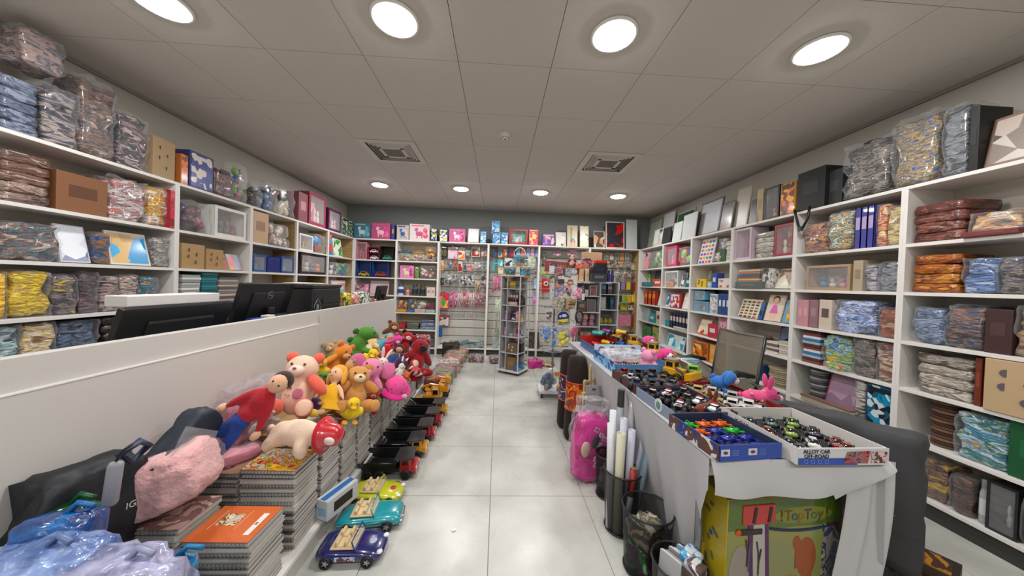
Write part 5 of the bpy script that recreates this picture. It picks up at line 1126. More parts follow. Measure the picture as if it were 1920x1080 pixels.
P('bear', 668, 728, 2.08, .27, (-.3, .15, .55), 'c08848 b87c3c d8c0a0', 'tan plush dog slumped beside yellow dressed doll')
P('duck', 660, 765, 1.93, .13, (.1, .2, .5), 'd8b818 d89c18', 'yellow plush duck at edge of notebooks')
P('duck', 601, 688, 2.12, .12, (0, .3, .2), 'd8b020 a86820', 'yellow plush behind cream teddy bear')
P('dino', 603, 706, 2.05, .10, (0, 1.2, .2), '4c8c3c 5c9c48', 'small green plush beside cream teddy bear')
P('bear', 622, 663, 2.55, .17, (-.2, -.3, .3), 'b08c64 b08c64 c8a880', 'beige plush bear half hidden near counter joint')
P('bear', 632, 675, 2.32, .24, (.3, .45, 1.2), 'd07c28 d07c28 c89050', 'orange plush bear lying on its side')
P('bear', 652, 693, 2.2, .13, (.5, .1, 2.5), 'b08c64 a07c58 c8a880', 'brown plush head behind tan dog')
P('eleph', 688, 712, 2.25, .27, (-.2, .35, .2), 'd87ca0 c86890', 'light pink plush elephant leaning over')
P('dino', 673, 652, 2.62, .34, (.25, -.35, 2.2), '4c8430 3c6c28', 'green plush dinosaur rising above the pile')
P('bear', 692, 654, 2.85, .22, (.6, .6, 2.6), 'e0c890 d8bc80 e8d8b0', 'cream yellow plush lying face down')
P('bear', 694, 629, 3.05, .17, (.9, 1.0, .4), 'd0608c c85884 d87ca0', 'rose pink plush against the counter panel')
P('duck', 697, 668, 2.55, .13, (.2, .4, .3), 'e0c020 e0c020', 'bright yellow plush under green dinosaur')
P('bear', 720, 664, 2.75, .19, (.7, .3, 2.4), 'b81820 a8141c 98101a', 'bright red plush bear in middle of pile')
P('bunny', 716, 684, 2.5, .22, (-.2, .35, .4), 'd8ccc8 d8b0b0', 'white plush rabbit with raised ears')
P('bear', 742, 690, 2.55, .2, (.5, -.5, 2.2), '3c1848 3c1848 5c3068', 'dark purple plush turned away')
P('bunny', 752, 690, 2.5, .15, (-.2, .5, .6), 'd0d0c0 c8c8b8', 'off-white plush with upright face near edge')
P('bear', 724, 697, 2.4, .14, (.8, .2, 2), 'd03c7c d03c7c e060a0', 'magenta plush behind spotted pink hat')
P('hat', 744, 719, 2.3, .10, (.5, .25, .5), 'd84888 d02c80', 'hot pink spotted plush hat hanging over edge')
P('dino', 705, 698, 2.3, .1, (.2, .6, .5), '5c7c28 6c8c30', 'olive green plush frog')
P('bear', 716, 722, 2.28, .15, (.6, .2, 2.6), '502c18 502c18 6c4028', 'dark brown plush under olive frog')
P('bear', 697, 745, 2.12, .14, (.2, .4, .4), 'a81824 7c5c40 8c6c50', 'red and brown small plush beside tan dog')
P('doll', 741, 668, 2.7, .18, (.2, .5, .3), 'c89878 3c2820 2c5088 2c5088', 'rag doll in blue denim clothes')
P('doll', 720, 640, 3.05, .17, (-.3, .9, .2), 'd8a880 58a8c0 58a8c0 d89c40', 'rag doll with sky blue hood')
P('bear', 737, 643, 3.0, .18, (.5, .6, 1), 'd84c98 d84c98 e8a0c0', 'candy pink plush near blue hood doll')
P('bear', 736, 622, 3.35, .2, (-.1, .2, .5), '7c4c20 6c4018 c8b8a0', 'brown plush deer at far end of pile')
P('bear', 760, 643, 3.1, .21, (-.2, .4, .4), 'a8141c 141012 d0b8b0', 'red and black plush with pale snout')
P('bear', 782, 668, 2.85, .30, (-.2, .35, .7), '88101c 88101c 141014 141014', 'big dark red bear with black snout')
P('doll', 778, 693, 2.62, .17, (-.9, .5, .6), 'd8b0a0 8c2c28 a82430 b82c38', 'rag doll with red striped socks hanging off edge')
P('bear', 760, 708, 2.5, .10, (.2, .3, .4), 'c85c30 c85c30 d87848', 'small shiny orange plush at edge')
P('bear', 497, 780, 1.66, .14, (.9, .2, .4), 'c8c0bc c8c0bc d0c8c4', 'white fluffy plush under blue trousered doll')
P('bear', 590, 757, 1.85, .16, (1.2, .1, .4), '3c2858 d89828 d8a830', 'purple and orange plush buried between bear and doll')
P('bear', 640, 712, 2.2, .17, (1.2, .1, 1.4), '2c2422 2c2422 3c302c', 'black plush buried behind yellow dress')
P('bear', 690, 690, 2.5, .2, (1.3, .1, 2.4), 'b89870 b89870 c8a880', 'beige plush buried in middle of pile')
P('bear', 765, 668, 2.95, .2, (1.3, .4, 2.4), '8c3048 8c3048 a04858', 'wine red plush buried under big bear')
# pink soft goods in plastic beside the counter
t = thing('bagged_plush', 'pink plush in clear plastic leaning on counter behind dolls', 'soft toy', (-1.33, 1.74, .46), 0, rot=(0, 0, PI/2))
G().lump(.30, .07, .25, 5, .15, 8).out('pink_filling', fur('#c87888'), t, True); G().lump(.33, .09, .32, 8, .2, 9, fr=10).out('plastic_bag', FILMW, t, True)
t = thing('bagged_cushion', 'big pale pink fluffy cushion in clear plastic on near notebooks', 'cushion', (-1.245, 1.26, .45), 0, rot=(.0, -.34, .25))
G().lump(.34, .22, .21, 15, .1, 12, fr=9, rnd=.75).out('cushion_body', mat('#d8a4a4', .85, sheen=.3, bump=(45, .9, .012)), t, True)
G().lump(.348, .226, .216, 16, .1, 10, fr=9, rnd=.72).out('plastic_bag', film('#f4e4e4', .0, .1, .9, 30), t, True)
t = thing('bagged_pink_strip', 'pink bagged fabric strip lying across brown notebook cover', 'fabric', (-1.27, 1.50, .452), .9)
G().lump(.3, .09, .05, 22, .2, 7).out('fabric_strip', mat('#c87c8c', .7), t, True); G().lump(.32, .1, .055, 23, .2, 8).out('plastic_bag', FILMW, t, True)
t = thing('padded_jacket', 'dark navy padded jacket in clear wrap leaning on the counter', 'jacket', (-1.32, 1.03, .30), 0, rot=(.0, .1, 1.45))
G().lump(.27, .11, .42, 31, .16, 10, fr=5, rnd=.3).out('jacket_body', mat('#16191f', .6, bump=(20, .4, .01)), t, True)
G().lump(.12, .10, .26, 33, .2, 8, c=(.15, -.03, .30), r=(0, .8, 0)).out('sleeve', mat('#1a2230', .55, bump=(20, .4, .01)), t, True)
G().tube([(.02, -.07, .44), (.06, -.085, .47), (.1, -.07, .44), (.06, -.065, .40)], .012, 8, True).out('collar', mat('#22304a', .5), t, True)
text('IG', .03, mat('#b8b4ac', .5), t, (.06, -.085, .26), (PI/2, 0, 0), 'chest_lettering')
G().box((.24, -.09, .38), (.16, .004, .13), (0, .45, .1)).out('clear_flap', film('#b8bcc4', .5, .15, .5), t)
t = thing('shoulder_bag', 'slim grey bag panel hanging below navy jacket', 'bag', at(205, 950, 'y', 1.0), 0, rot=(0, .1, .3))
G().box((0, 0, .07), (.035, .03, .14), bev=.013).out('bag_panel', mat('#8a8a92', .5), t, True); G().tube([(0, 0, .14), (.01, 0, .17), (.03, 0, .19)], .004).out('bag_strap', BLACK, t, True)
for k, (px, py, y, w_, d_, h, cc, lb) in enumerate(((75, 1105, .82, .26, .16, .22, '5c74a0 8c9cc0 40588c a8b4d0', 'pale blue crumpled plastic bag in bottom left corner'), (225, 1125, .80, .26, .14, .20, '8c90b0 a8a8c0 6c7090', 'lilac grey crumpled plastic bag at bottom edge'), (120, 1000, .98, .14, .1, .18, '14502c 1c7038 0c3820', 'dark green plastic bag by the jacket'), (110, 1025, .90, .16, .08, .18, '0c5c9c 1478b8 083c70', 'bright blue plastic bag behind the pale bags'), (322, 1085, .95, .10, .08, .12, '0c6c9c 1488b0 0c4c6c', 'teal blue bag corner before the dark notebooks'))):
    p = at(px, py, 'y', y); z = max(p.z-h/2, .0)
    t = thing('plastic_bag', lb, 'plastic bag', (p.x, y, 0), .1*k, None); G().lump(w_, d_, h+z, 60+k, .12, 14, fr=7, rnd=.3).out('bag_film', busy(cols(cc), 6, .3, .9, 's', bump=1), t, True); G().tube([(0, 0, h*.9+z), (.03, .01, h+z+.02), (.07, .0, h+z+.01)], .008).out('knotted_handle', mat('#'+cc.split()[0], .35), t, True)

# ================================================================ TOY VEHICLES ON THE FLOOR
def loft(g, st, seg=16, e=3.2):
    """stations (x, half width, z low, z high): rounded-box sections joined along x"""
    rings = []
    for x, hw, z0, z1 in st:
        zc, hh = (z0+z1)/2, (z1-z0)/2; r = []
        for k in range(seg):
            a = 2*PI*(k+.5)/seg; ca, sa = math.cos(a), math.sin(a)
            r.append(g.bm.verts.new((x, hw*math.copysign(abs(ca)**(2/e), ca), zc+hh*math.copysign(abs(sa)**(2/e), sa))))
        rings.append(r)
    for A, B in zip(rings, rings[1:]):
        for k in range(seg): g.bm.faces.new((A[k], A[(k+1) % seg], B[(k+1) % seg], B[k]))
    g.bm.faces.new(rings[0]); g.bm.faces.new(rings[-1][::-1]); return g
def wheel(t, x, y, r, w_=.02, hub='#b8b8bc', spokes=5, z=None):
    s_ = 1 if y > 0 else -1; z = r if z is None else z
    o = G().lathe([(r*.55, -w_/2), (r*.92, -w_/2), (r, -w_*.3), (r, w_*.3), (r*.92, w_/2), (r*.55, w_/2)], seg=20, r=(PI/2, 0, 0)).out('wheel', mat('#141416', .6), t, True, loc=(x, y, z))
    g = G().cyl((0, s_*w_*.25, 0), r*.16, w_*.4, (PI/2, 0, 0), seg=10)
    for k in range(spokes): a = 2*PI*k/spokes; g.box((r*.33*math.cos(a), s_*w_*.3, r*.33*math.sin(a)), (r*.5, w_*.2, r*.15), (0, -a, 0))
    g.cyl((0, -s_*w_*.1, 0), r*.58, w_*.3, (PI/2, 0, 0), seg=16)
    g.out('hub', mat(hub, .3, .6), o)
def convertible(x, y, rz, col, label, classic=False, L=.33, W=.165):
    t = thing('toy_convertible', label, 'toy car', (x, y, 0), rz); m_ = mat(col, .22, coat=1)
    h = .075 if not classic else .08; r = .028 if not classic else .03
    k = W/2
    if classic: st = [(-.5, .6, .03, .058), (-.47, .9, .022, .068), (-.3, 1, .02, .074), (0, 1, .02, .078), (.25, .97, .02, .08), (.42, .92, .02, .078), (.48, .85, .022, .07), (.5, .7, .03, .06)]
    else: st = [(-.5, .5, .03, .05), (-.46, .85, .02, .07), (-.3, 1, .016, .078), (-.1, .96, .016, .072), (.15, .98, .016, .074), (.35, .97, .016, .064), (.46, .8, .02, .05), (.5, .45, .028, .042)]
    loft(G(), [(a*L, b*k, c, d) for a, b, c, d in st]).out('car_body', m_, t, True)
    cx = -.1*L if classic else -.09*L
    G().box((cx, 0, h+.0015), (L*.36, W*.76, .008), bev=.003).out('cabin_well', mat('#c8b088', .6), t)
    for dx in (-.09*L, .05*L):
        for s_ in (-1, 1): G().box((cx+dx, s_*W*.19, h+.014), (.014, W*.28, .03), (0, -.25, 0), bev=.005).box((cx+dx+.018, s_*W*.19, h+.006), (.03, W*.28, .01), bev=.003).out('seat', mat('#cdb68c', .6), t)
    wx = cx+L*.2
    G().tube([(wx, -W*.42, h-.004), (wx-.018, -W*.38, h+.036), (wx-.018, W*.38, h+.036), (wx, W*.42, h-.004)], .0035, 6).out('windshield_frame', m_, t, True)
    G().box((wx-.009, 0, h+.016), (.0015, W*.74, .042), (0, -.42, 0)).out('windshield', film('#c8d0d8', .1, .05, 0), t)
    G().tube([(cx+.05*L+.02, W*.19+.016*math.cos(a), h+.022+.016*math.sin(a)) for a in [j*PI/6 for j in range(12)]], .002, 4, True).out('steering_wheel', mat('#b89c70', .5), t)
    for sx, xx in ((1, .3), (-1, -.3)):
        for s_ in (-1, 1): wheel(t, xx*L, s_*(W/2-.006), r)
    for s_ in (-1, 1): G().ell((L*.455, s_*W*.3, .052), (.014, .014, .008)).out('headlight', mat('#d8dce0', .15, coat=1), t, True)
    if classic:
        G().tube([(L*.5, -W*.42, .03), (L*.515, 0, .03), (L*.5, W*.42, .03)], .006, 8).out('front_bumper', CHROME, t, True)
        G().box((L*.495, 0, .05), (.012, W*.5, .02), bev=.003).out('grille', CHROME, t)
        for s_ in (-1, 1): G().tube([(-.45*L, s_*W*.5, .055), (-.1*L, s_*W*.505, .05), (.2*L, s_*W*.5, .06)], .002, 5).out('side_chrome', CHROME, t)
    else:
        G().ell((.3*L, 0, .066), (.02, .02, .004)).out('bonnet_badge', mat('#b83030' if col == '#b8b818' else '#a8b0c8', .3), t, True)
        G().box((-.02*L, -W*.497, .045), (.09, .002, .02)).out('side_decal', busy(cols('8c94b0 c8ccd8 5c3040 3c4470'), 40, .4), t)
    return t
convertible(-.665, 1.535, .03, '#151a5c', 'dark navy toy convertible with cream seats, nearest on floor', L=.31)
convertible(-.66, 1.735, .10, '#128c96', 'turquoise classic toy convertible with chrome bumper', True, L=.33)
convertible(-.70, 1.93, .02, '#b8b818', 'yellow toy convertible behind turquoise one', L=.31)
def dump_truck(x, y, rz, col, label):
    t = thing('toy_dump_truck', label, 'toy truck', (x, y, 0), rz); bk = mat('#0f1012', .3, coat=.4); cm_ = mat(col, .3, coat=.7)
    G().box((0, 0, .05), (.34, .07, .03), bev=.004).out('chassis', mat('#18181a', .5), t)
    g = G()   # hopper: floor, two flared sides, tailboard, headboard
    g.pris([(-.2, .135), (.06, .135), (.08, .075), (-.13, .075)], .006, (0, -.078, 0), (.16, 0, 0)).pris([(-.2, .135), (.06, .135), (.08, .075), (-.13, .075)], .006, (0, .078, 0), (-.16, 0, 0))
    g.box((-.03, 0, .075), (.2, .14, .006)).box((-.168, 0, .105), (.006, .15, .08), (0, -.85, 0)).box((.068, 0, .11), (.006, .16, .07), (0, .2, 0)); g.out('hopper', bk, t)
    G().box((.115, 0, .148), (.12, .165, .006), (0, -.06, 0), bev=.002).out('cab_guard', mat('#2a2b2d', .4), t)
    G().box((.125, 0, .095), (.075, .13, .085), bev=.008).box((.175, 0, .07), (.04, .12, .04), bev=.006).out('cab', cm_, t, False)
    G().box((.164, 0, .115), (.003, .1, .03)).box((.125, -.0665, .115), (.04, .002, .03)).box((.125, .0665, .115), (.04, .002, .03)).out('window', BLACK, t)
    G().box((.192, 0, .045), (.012, .13, .024), bev=.004).out('bumper', cm_, t)
    for s_ in (-1, 1): G().cyl((.197, s_*.045, .075), .01, .004, (0, PI/2, 0)).out('headlight', mat('#d8d4b0', .2), t)
    for xx in (-.12, -.04, .13):
        for s_ in (-1, 1): wheel(t, xx, s_*.062, .034, .028, '#3a3a3c')
    return t
ord_ = ['nearest', 'second', 'third', 'fourth', 'fifth']
for k, (px, py, col, cn) in enumerate(((697, 905, '#a81820', 'red'), (728, 868, '#c88c18', 'yellow'), (745, 838, '#a01420', 'red'), (762, 812, '#981220', 'red'), (772, 792, '#c88c18', 'yellow'))):
    p = at(px, py, 'z', .07); dump_truck(-.715+.012*k, 2.17+.245*k, .04, col, 'black toy dump truck with %s cab, %s in floor row' % (cn, ord_[k]))
def digger(x, y, rz, label):
    t = thing('toy_digger', label, 'toy digger', (x, y, 0), rz); ym = mat('#d08a10', .3, coat=.6)
    G().box((.03, 0, .09), (.2, .13, .06), bev=.01).out('digger_body', ym, t); G().box((.06, 0, .15), (.075, .11, .07), bev=.008).out('cab', ym, t)
    G().box((.06, -.0565, .155), (.05, .002, .045)).box((.06, .0565, .155), (.05, .002, .045)).box((.0985, 0, .155), (.002, .08, .045)).out('window', BLACK, t)
    for s_ in (-1, 1): G().box((.02, s_*.07, .035), (.23, .03, .06), bev=.02).out('track', mat('#161618', .6), t)
    G().tube([(-.03, 0, .12), (-.1, 0, .19), (.0, 0, .225)], .014, 8).out('boom', ym, t); G().tube([(.0, 0, .225), (.1, 0, .21)], .012, 8).out('dipper_arm', ym, t)
    G().pris([(.09, .235), (.15, .215), (.14, .165), (.11, .16)], .09).out('bucket', ym, t); G().box((-.1, 0, .06), (.1, .13, .016), (0, .3, 0)).out('dozer_blade', ym, t)
    G().box((-.06, -.018, .165), (.05, .003, .014), (0, .7, 0)).out('black_decal', BLACK, t)
digger(-.70, 3.40, .1, 'yellow toy digger beyond the dump trucks'); digger(-.67, 3.68, .05, 'second yellow toy digger with raised arm')
# bagged dried-flower goods along the floor
for k in range(7):
    y = 3.92+k*.27; x = -.72+.012*k
    t = thing('wrapped_floor_pack', '%s wrapped in clear plastic on floor, %s past the diggers' % (('rust brown pack', 'maroon and green pack', 'brown pack', 'brown and cream pack', 'red brown pack', 'green topped pack', 'tan and red pack')[k], ('first', 'second', 'third', 'fourth', 'fifth', 'sixth', 'seventh')[k]), 'pack', (x, y, 0), .05)
    cc = ('6c3830 8c4c40 5c2c28 a87c70', '5c3830 7c4840 4c8038 9c5c50', '7c4840 8c5850 5c3030', '7c4c40 c8c0b0 8c5850', '8c3038 a04c48 c8a8a0', '5c8840 8c4c40 78b058', '8c6038 a03830 b8a060')[k]
    G().lump(.30, .25, .16, 70+k, .14, 9).out('contents', busy(cols(cc), 9, .4, .6, bump=.6), t, True); G().lump(.33, .265, .185, 80+k, .14, 10, fr=9).out('plastic_wrap', FILMW, t, True)
t = thing('book_crate', 'white box of magazines beyond the big red bear', 'box', (-.98, 3.95, 0), 0)
G().box((0, 0, .31), (.24, .3, .62), bev=.004).out('crate_body', mat('#a8a8a6', .4), t); G().box((.0, 0, .635), (.22, .28, .03)).out('magazine_stack', busy(cols('d0d0d0 b84838 3c3c68 d8d8d8'), 9, .4), t); G().box((.1215, 0, .3), (.003, .24, .3)).out('side_panel_print', mat('#6c6c70', .4), t)
for k in range(9):
    t = thing('magazine_bundle', 'grey wrapped magazine bundle, %s from bottom beside white box' % ORD[k], 'magazines', (-1.0+RN.uniform(-.01, .01), 3.68, .0+k*.052), RN.uniform(-.05, .05), 'grey magazine bundles'); G().box((0, 0, .025), (.24, .2, .048), bev=.004).out('magazine_block', mat(['#5a585c', '#8a888c', '#3c3a3e'][k % 3], .35, coat=.6), t); G().box((0, 0, .0495), (.2, .16, .001)).out('top_sheet', mat('#a8a6a8', .4), t)
t = thing('brown_bag', 'dark brown bag on floor at far end of packs', 'bag', (-.80, 5.55, 0), .2); G().lump(.3, .22, .26, 91, .2, 8).out('bag_body', mat('#2c1f14', .6), t, True); G().tube([(-.05, 0, .24), (0, 0, .31), (.05, 0, .24)], .008).out('bag_handle', mat('#4c3820', .5), t)
for k, (px, py, lb) in enumerate(((893, 678, 'silver and brown bagged toy on floor before third back bay'), (932, 680, 'brown patterned bagged toy on floor left of tower'))):
    p = at(px, py, 'z', 0); t = thing('floor_pack', lb, 'pack', p, .3*k); G().lump(.26, .16, .11, 93+k, .2, 8).out('contents', busy(cols('4c3c34 a8a09c 5c5454 7c4438 c8c4c0'), 13, .4, .6, bump=.5), t, True); G().lump(.28, .17, .13, 97+k, .2, 8).out('plastic_wrap', FILMW, t, True)
p = at(1008, 683, 'z', 0); t = thing('rolled_mat', 'brown and cream patterned mat lying behind the tower', 'mat', p, -.25); G().lump(.55, .3, .05, 99, .2, 9).out('mat_body', busy(cols('5c4434 c8b090 3c2820 a88c6c'), 9, .6, .2), t, True); G().tube([(-.27, -.1, .02), (0, -.13, .02), (.27, -.1, .02)], .006).out('mat_edge', mat('#c8b090', .6), t)
t = thing('paper_scrap', 'tiny crumpled white paper scrap on the floor', 'paper scrap', at(851, 995, 'z', 0.001), .4); G().lump(.022, .014, .006, 3, .3, 3).out('scrap', PAPER, t)
# ================================================================ WHITE CUBE RACK AND ITS GOODS
RY = 4.9
t = thing('cube_rack', 'white cube rack in front of the slatwall at the right', 'rack', (1.595, RY, 0), 0)
for x in (-.34, .05, .34): G().box((x, .16, .715), (.016, .32, 1.43)).out('upright', wt, t)
for z in (.08, .42, .70, .93, 1.19, 1.425): G().box((-.145, .16, z), (.374, .32, .012)).out('shelf', wt, t)
for z in (.08, .42, .74, .98, 1.23, 1.425): G().box((.195, .16, z), (.274, .32, .012)).out('shelf', wt, t)
G().box((0, .317, .75), (.68, .005, 1.3)).out('back_panel', mat('#9c9894', .6), t)
def rk(x, z, w_, h, kind, desc, cc, d=.12, Y=RY+.1, rz=0):
    n0 = HN.get(kind) or NAMES[kind]; _sd[0] += 1
    t = thing(n0[0].replace('hanging_', ''), desc+' on the cube rack', n0[1], (x, Y, z), rz); KINDS[kind](t, w_, d, h, cols(cc), _sd[0]); return t
rk(1.39, 1.1965, .14, .1, 'plain', 'white cardboard carton', 'c8c4c0 b0acA8'); rk(1.54, 1.1965, .12, .17, 'win', 'pink heart gift carton', 'b8a0a4 c87080 a05060')
rk(1.36, .9365, .14, .18, 'plain', 'dark wooden carton', '5c5040 8c8468'); rk(1.53, .9365, .15, .21, 'lean', 'silver photo frame', 'a8a4a4 6c6468', .05)
for i in range(3):
    rk(1.32+i*.11, .7065, .09, .1, 'jar', ['lilac', 'rose', 'dusty pink'][i]+' lidded jar in lower row', ['9c8cb0 b0a0c0', 'b87880 c89098', 'a86c80 b88090'][i], .09)
for i in range(2): rk(1.44+i*.11, .81, .085, .09, 'jar', ['peach', 'mauve'][i]+' lidded jar in upper row', ['c08878 d09c8c', 'a0708c b0809c'][i], .085)
rk(1.71, 1.2365, .09, .17, 'book', 'dark blue slim book', '24405c 5c7c98'); rk(1.81, 1.2365, .09, .16, 'book', 'brown grey slim book', '4c4448 8c8088')
rk(1.72, .9865, .1, .2, 'card', 'clear and grey card', 'a8a8a8 c0c0c0', .03); rk(1.85, .9865, .07, .2, 'book', 'dark teal tall book', '1c4450 3c6878')
for i in range(3): rk(1.70+i*.075, .7465, .07, .12, 'jar', 'small olive yellow jar %s' % ['at left', 'in middle', 'at right'][i], '7c7020 a09430 5c5418', .07)
rk(1.76, .4265, .12, .12, 'glob', 'green and purple toy pack', '4c8c38 5c3c80 8c8c88')
rk(1.44, .4265, .2, .18, 'glob', 'orange and teal toy pack', 'c87c30 3c9098 b8a0a0'); 
rk(1.33, 1.4315, .1, .2, 'book', 'beige and salmon box file', 'c8a880 d09880'); rk(1.43, 1.4315, .06, .2, 'plain', 'cream upright folder', 'd0b890 c0a070')
rk(1.60, 1.4315, .26, .13, 'plain', 'smoky grey drawer unit', '34363e 6c7078', .2, RY+.06)
rk(1.60, 1.562, .26, .11, 'plain', 'navy and black drawer unit', '10101c 1c1c48', .2, RY+.06); rk(1.64, 1.673, .17, .05, 'plain', 'flat black case', '0c0c0e 1c1c1e', .16, RY+.06); rk(1.64, 1.724, .17, .05, 'plain', 'bright red flat case', 'b01c14 c83020', .16, RY+.06)
rk(1.55, 1.4315, .34, .49, 'plain', 'tall kraft board carton', '9c7c60 a88c70', .05, RY+.25)
for i in range(2): rk(1.80+i*.06, 1.4315, .05, .19, 'jar', ['left', 'right'][i]+' deep purple tube', '201c5c 28246c 181448', .05)

# ================================================================ WIRE SPINNER WITH HANGING BAGS
SY = 3.78
t = thing('wire_spinner', 'chrome wire spinner hung with bagged toys left of the table', 'display stand', (.70, SY, 0), 0)
G().cyl((0, 0, .78), .012, 1.44).out('pole', STEEL, t)
G().box((0, 0, .075), (.34, .30, .03), bev=.004).out('base_tray', wt, t)
for a in (-1, 1):
    for b in (-1, 1): G().cyl((a*.14, b*.12, .03), .028, .02, (0, PI/2, 0)).out('caster', BLACK, t)
for z in (.55, .82, 1.08, 1.30, 1.48):
    G().tube([(.13*math.cos(a), .13*math.sin(a), z) for a in [k*PI/10 for k in range(20)]], .004, 5, True).out('wire_ring', STEEL, t, True)
    g = G()
    for k in range(8): a = k*PI/4; g.tube([(.012*math.cos(a), .012*math.sin(a), z), (.19*math.cos(a), .19*math.sin(a), z), (.2*math.cos(a), .2*math.sin(a), z+.015)], .003, 5)
    g.out('wire_hook', STEEL, t)
ws = 'on the wire spinner'
def sp(a, b, pt, pb, kind, desc, cc, Y=3.62, d=.08, nm=None):
    _sd[0] += 1; A, B = at(a, pt, 'y', Y), at(b, pb, 'y', Y); n0 = HN.get(kind) or NAMES[kind]
    t = thing(nm or n0[0], desc+' '+ws, n0[1], ((A.x+B.x)/2, Y, B.z), RN.uniform(-.3, .3)); KINDS[kind](t, B.x-A.x, d, A.z-B.z, cols(cc), _sd[0])
    G().tube([(0, .1, A.z-B.z+.03), (0, 0, A.z-B.z+.02), (0, 0, A.z-B.z-.01)], .003, 5).out('hanging_loop', STEEL, t); return t
sp(1013, 1022, 604, 640, 'glob', 'leftmost blue beach set', '1c6cb0 2c88c8 d8d8d8'); sp(1020, 1033, 606, 652, 'glob', 'middle blue beach set', '1864b0 2c84d0 2c84d0 d8a040', 3.58); sp(1033, 1046, 606, 654, 'glob', 'right blue beach set', '1c70c0 3c90d0 c8c8c8', 3.60)
sp(1045, 1068, 612, 656, 'glob', 'bright yellow beach bucket set', 'd0c020 e0d040 c8b818 8c8c88', 3.54, .1); sp(1068, 1081, 605, 656, 'glob', 'magenta beach bucket set', 'b82468 d04080 c03070', 3.56)
sp(1075, 1088, 612, 650, 'strips', 'dark maroon net bag', '7c1c30 4c2418'); sp(1024, 1035, 580, 606, 'glob', 'pink and black charm pack', 'c87878 1c3c50 2c2c2c')
t = sp(1043, 1069, 578, 610, 'pack', 'crinkled pack behind round plate', 'a8a090 8c8478 c8c0b0 6c6458', 3.6, .05)
p = at(1056, 595, 'y', 3.55); t = thing('round_plate', 'round blue plate with yellow stripe '+ws, 'plate', p, 0)
G().cyl((0, 0, 0), .078, .01, (PI/2, 0, 0), seg=28).out('plate_rim', mat('#b8a878', .4), t); G().cyl((0, -.006, 0), .070, .003, (PI/2, 0, 0), seg=28).out('plate_face', mat('#202c6c', .3), t)
G().pris([(-.06, -.03), (.06, -.012), (.05, -.045), (0, -.06), (-.05, -.045)], .002, (0, -.009, 0)).out('yellow_print', mat('#c8c030', .4), t); G().ell((.01, -.009, .02), (.03, .002, .018)).ell((-.035, -.009, .01), (.013, .002, .013)).out('white_print', mat('#b8bccc', .4), t)
p = at(1086, 594, 'y', 3.6); t = thing('oval_mirror', 'oval mirror in brown frame '+ws, 'mirror', p, .3)
G().tube([(.045*math.cos(a), 0, .068*math.sin(a)) for a in [k*PI/12 for k in range(24)]], .012, 7, True).out('frame', mat('#3c1818', .4), t, True); G().ell((0, 0, 0), (.04, .004, .062)).out('mirror_glass', mat('#b0b4bc', .1, .8), t, True)
sp(1036, 1058, 556, 580, 'clothpack', 'black and silver crinkled bag', '101010 8c8878 c8c0b0 3c3830'); sp(1058, 1080, 560, 580, 'clothpack', 'olive and silver crinkled bag', '6c7048 a8a490 b88850 3c3c30')
sp(1030, 1037, 538, 560, 'jar', 'white slim bottle pack', 'c8c8cc b8b8bc', d=.03); sp(1038, 1060, 530, 560, 'glob', 'coral and lilac tea set pack', 'd06c5c 8c88b0 c8a0a0 7c7cb0'); sp(1060, 1072, 536, 556, 'glob', 'pink phone toy pack', 'c890a0 a86c80 2c2024')
sp(1072, 1092, 538, 565, 'glob', 'pink heart and ring toy pack', 'd8a0b0 e05c98 e0c8b8 d04088'); sp(1091, 1096, 541, 564, 'card', 'black and white strip card', '101010 d0d0d0 181818', d=.01)
sp(1025, 1048, 512, 530, 'glob', 'tan animal toy pack', '8c7c68 a89880 5c5040'); sp(1046, 1058, 523, 533, 'pack', 'small black furry pack', '0c0a0a 1c1414'); sp(1062, 1077, 524, 534, 'jar', 'orange printed tub', 'b05c38 c8a888 8c3c24', d=.07); sp(1062, 1070, 534, 545, 'card', 'pale pink card', 'd8b0b8 c890a0')
sp(1030, 1040, 498, 512, 'card', 'white card', 'c8c8c4 d0d0d0'); sp(1040, 1056, 500, 518, 'pack', 'dusty rose clothes pack', 'a88088 8c4c5c b89098'); sp(1058, 1070, 502, 520, 'pack', 'grey clear pack', '8c8488 a8a0a4'); sp(1070, 1081, 503, 514, 'pack', 'pale blue clear pack', 'a8b8c8 c0c8d0')
A = at(1022, 496, 'y', 3.68); B = at(1087, 478, 'y', 3.68)
t = thing('long_toy_carton', 'long red carton with gold lettering across spinner top', 'box', ((A.x+B.x)/2, 3.72, 1.50), 0, rot=(0, .07, -.12)); L_ = B.x-A.x
G().box((0, 0, .065), (L_, .10, .13), bev=.003).out('carton', mat('#8c1424', .35, coat=.6), t); G().box((-L_*.16, -.051, .08), (L_*.44, .002, .05)).out('red_band', mat('#7c1020', .4), t)
text('T', .06, mat('#b08c30', .4), t, (-L_*.36, -.053, .08), name='gold_lettering'); G().ell((-L_*.24, -.052, .08), (.03, .003, .018)).out('blue_oval', mat('#244c98', .4), t)
g = G()
for k in range(7): g.box((-L_*.12+k*.03, -.052, .08), (.016, .003, .035), (0, .1*(k % 3-1), 0))
g.out('gold_letter_blocks', mat('#b08c30', .4), t)
g = G()
for k in range(6): g.box((-L_*.3+k*.045, -.054, .02), (.012, .006, .045))
g.out('white_handles', mat('#d0c8c4', .4), t)
P('bear', 1072, 489, 3.60, .11, (0, 0, .2), 'c8c0bc a81c20 d0c8c4', 'little white plush with red jumper atop the spinner')
sp(1078, 1092, 494, 504, 'pack', 'flame orange pack', 'd05038 e07050', 3.58); sp(1089, 1111, 484, 504, 'pack', 'clear dark red pack', '7c2c34 b87c7c 4c1820', 3.66)
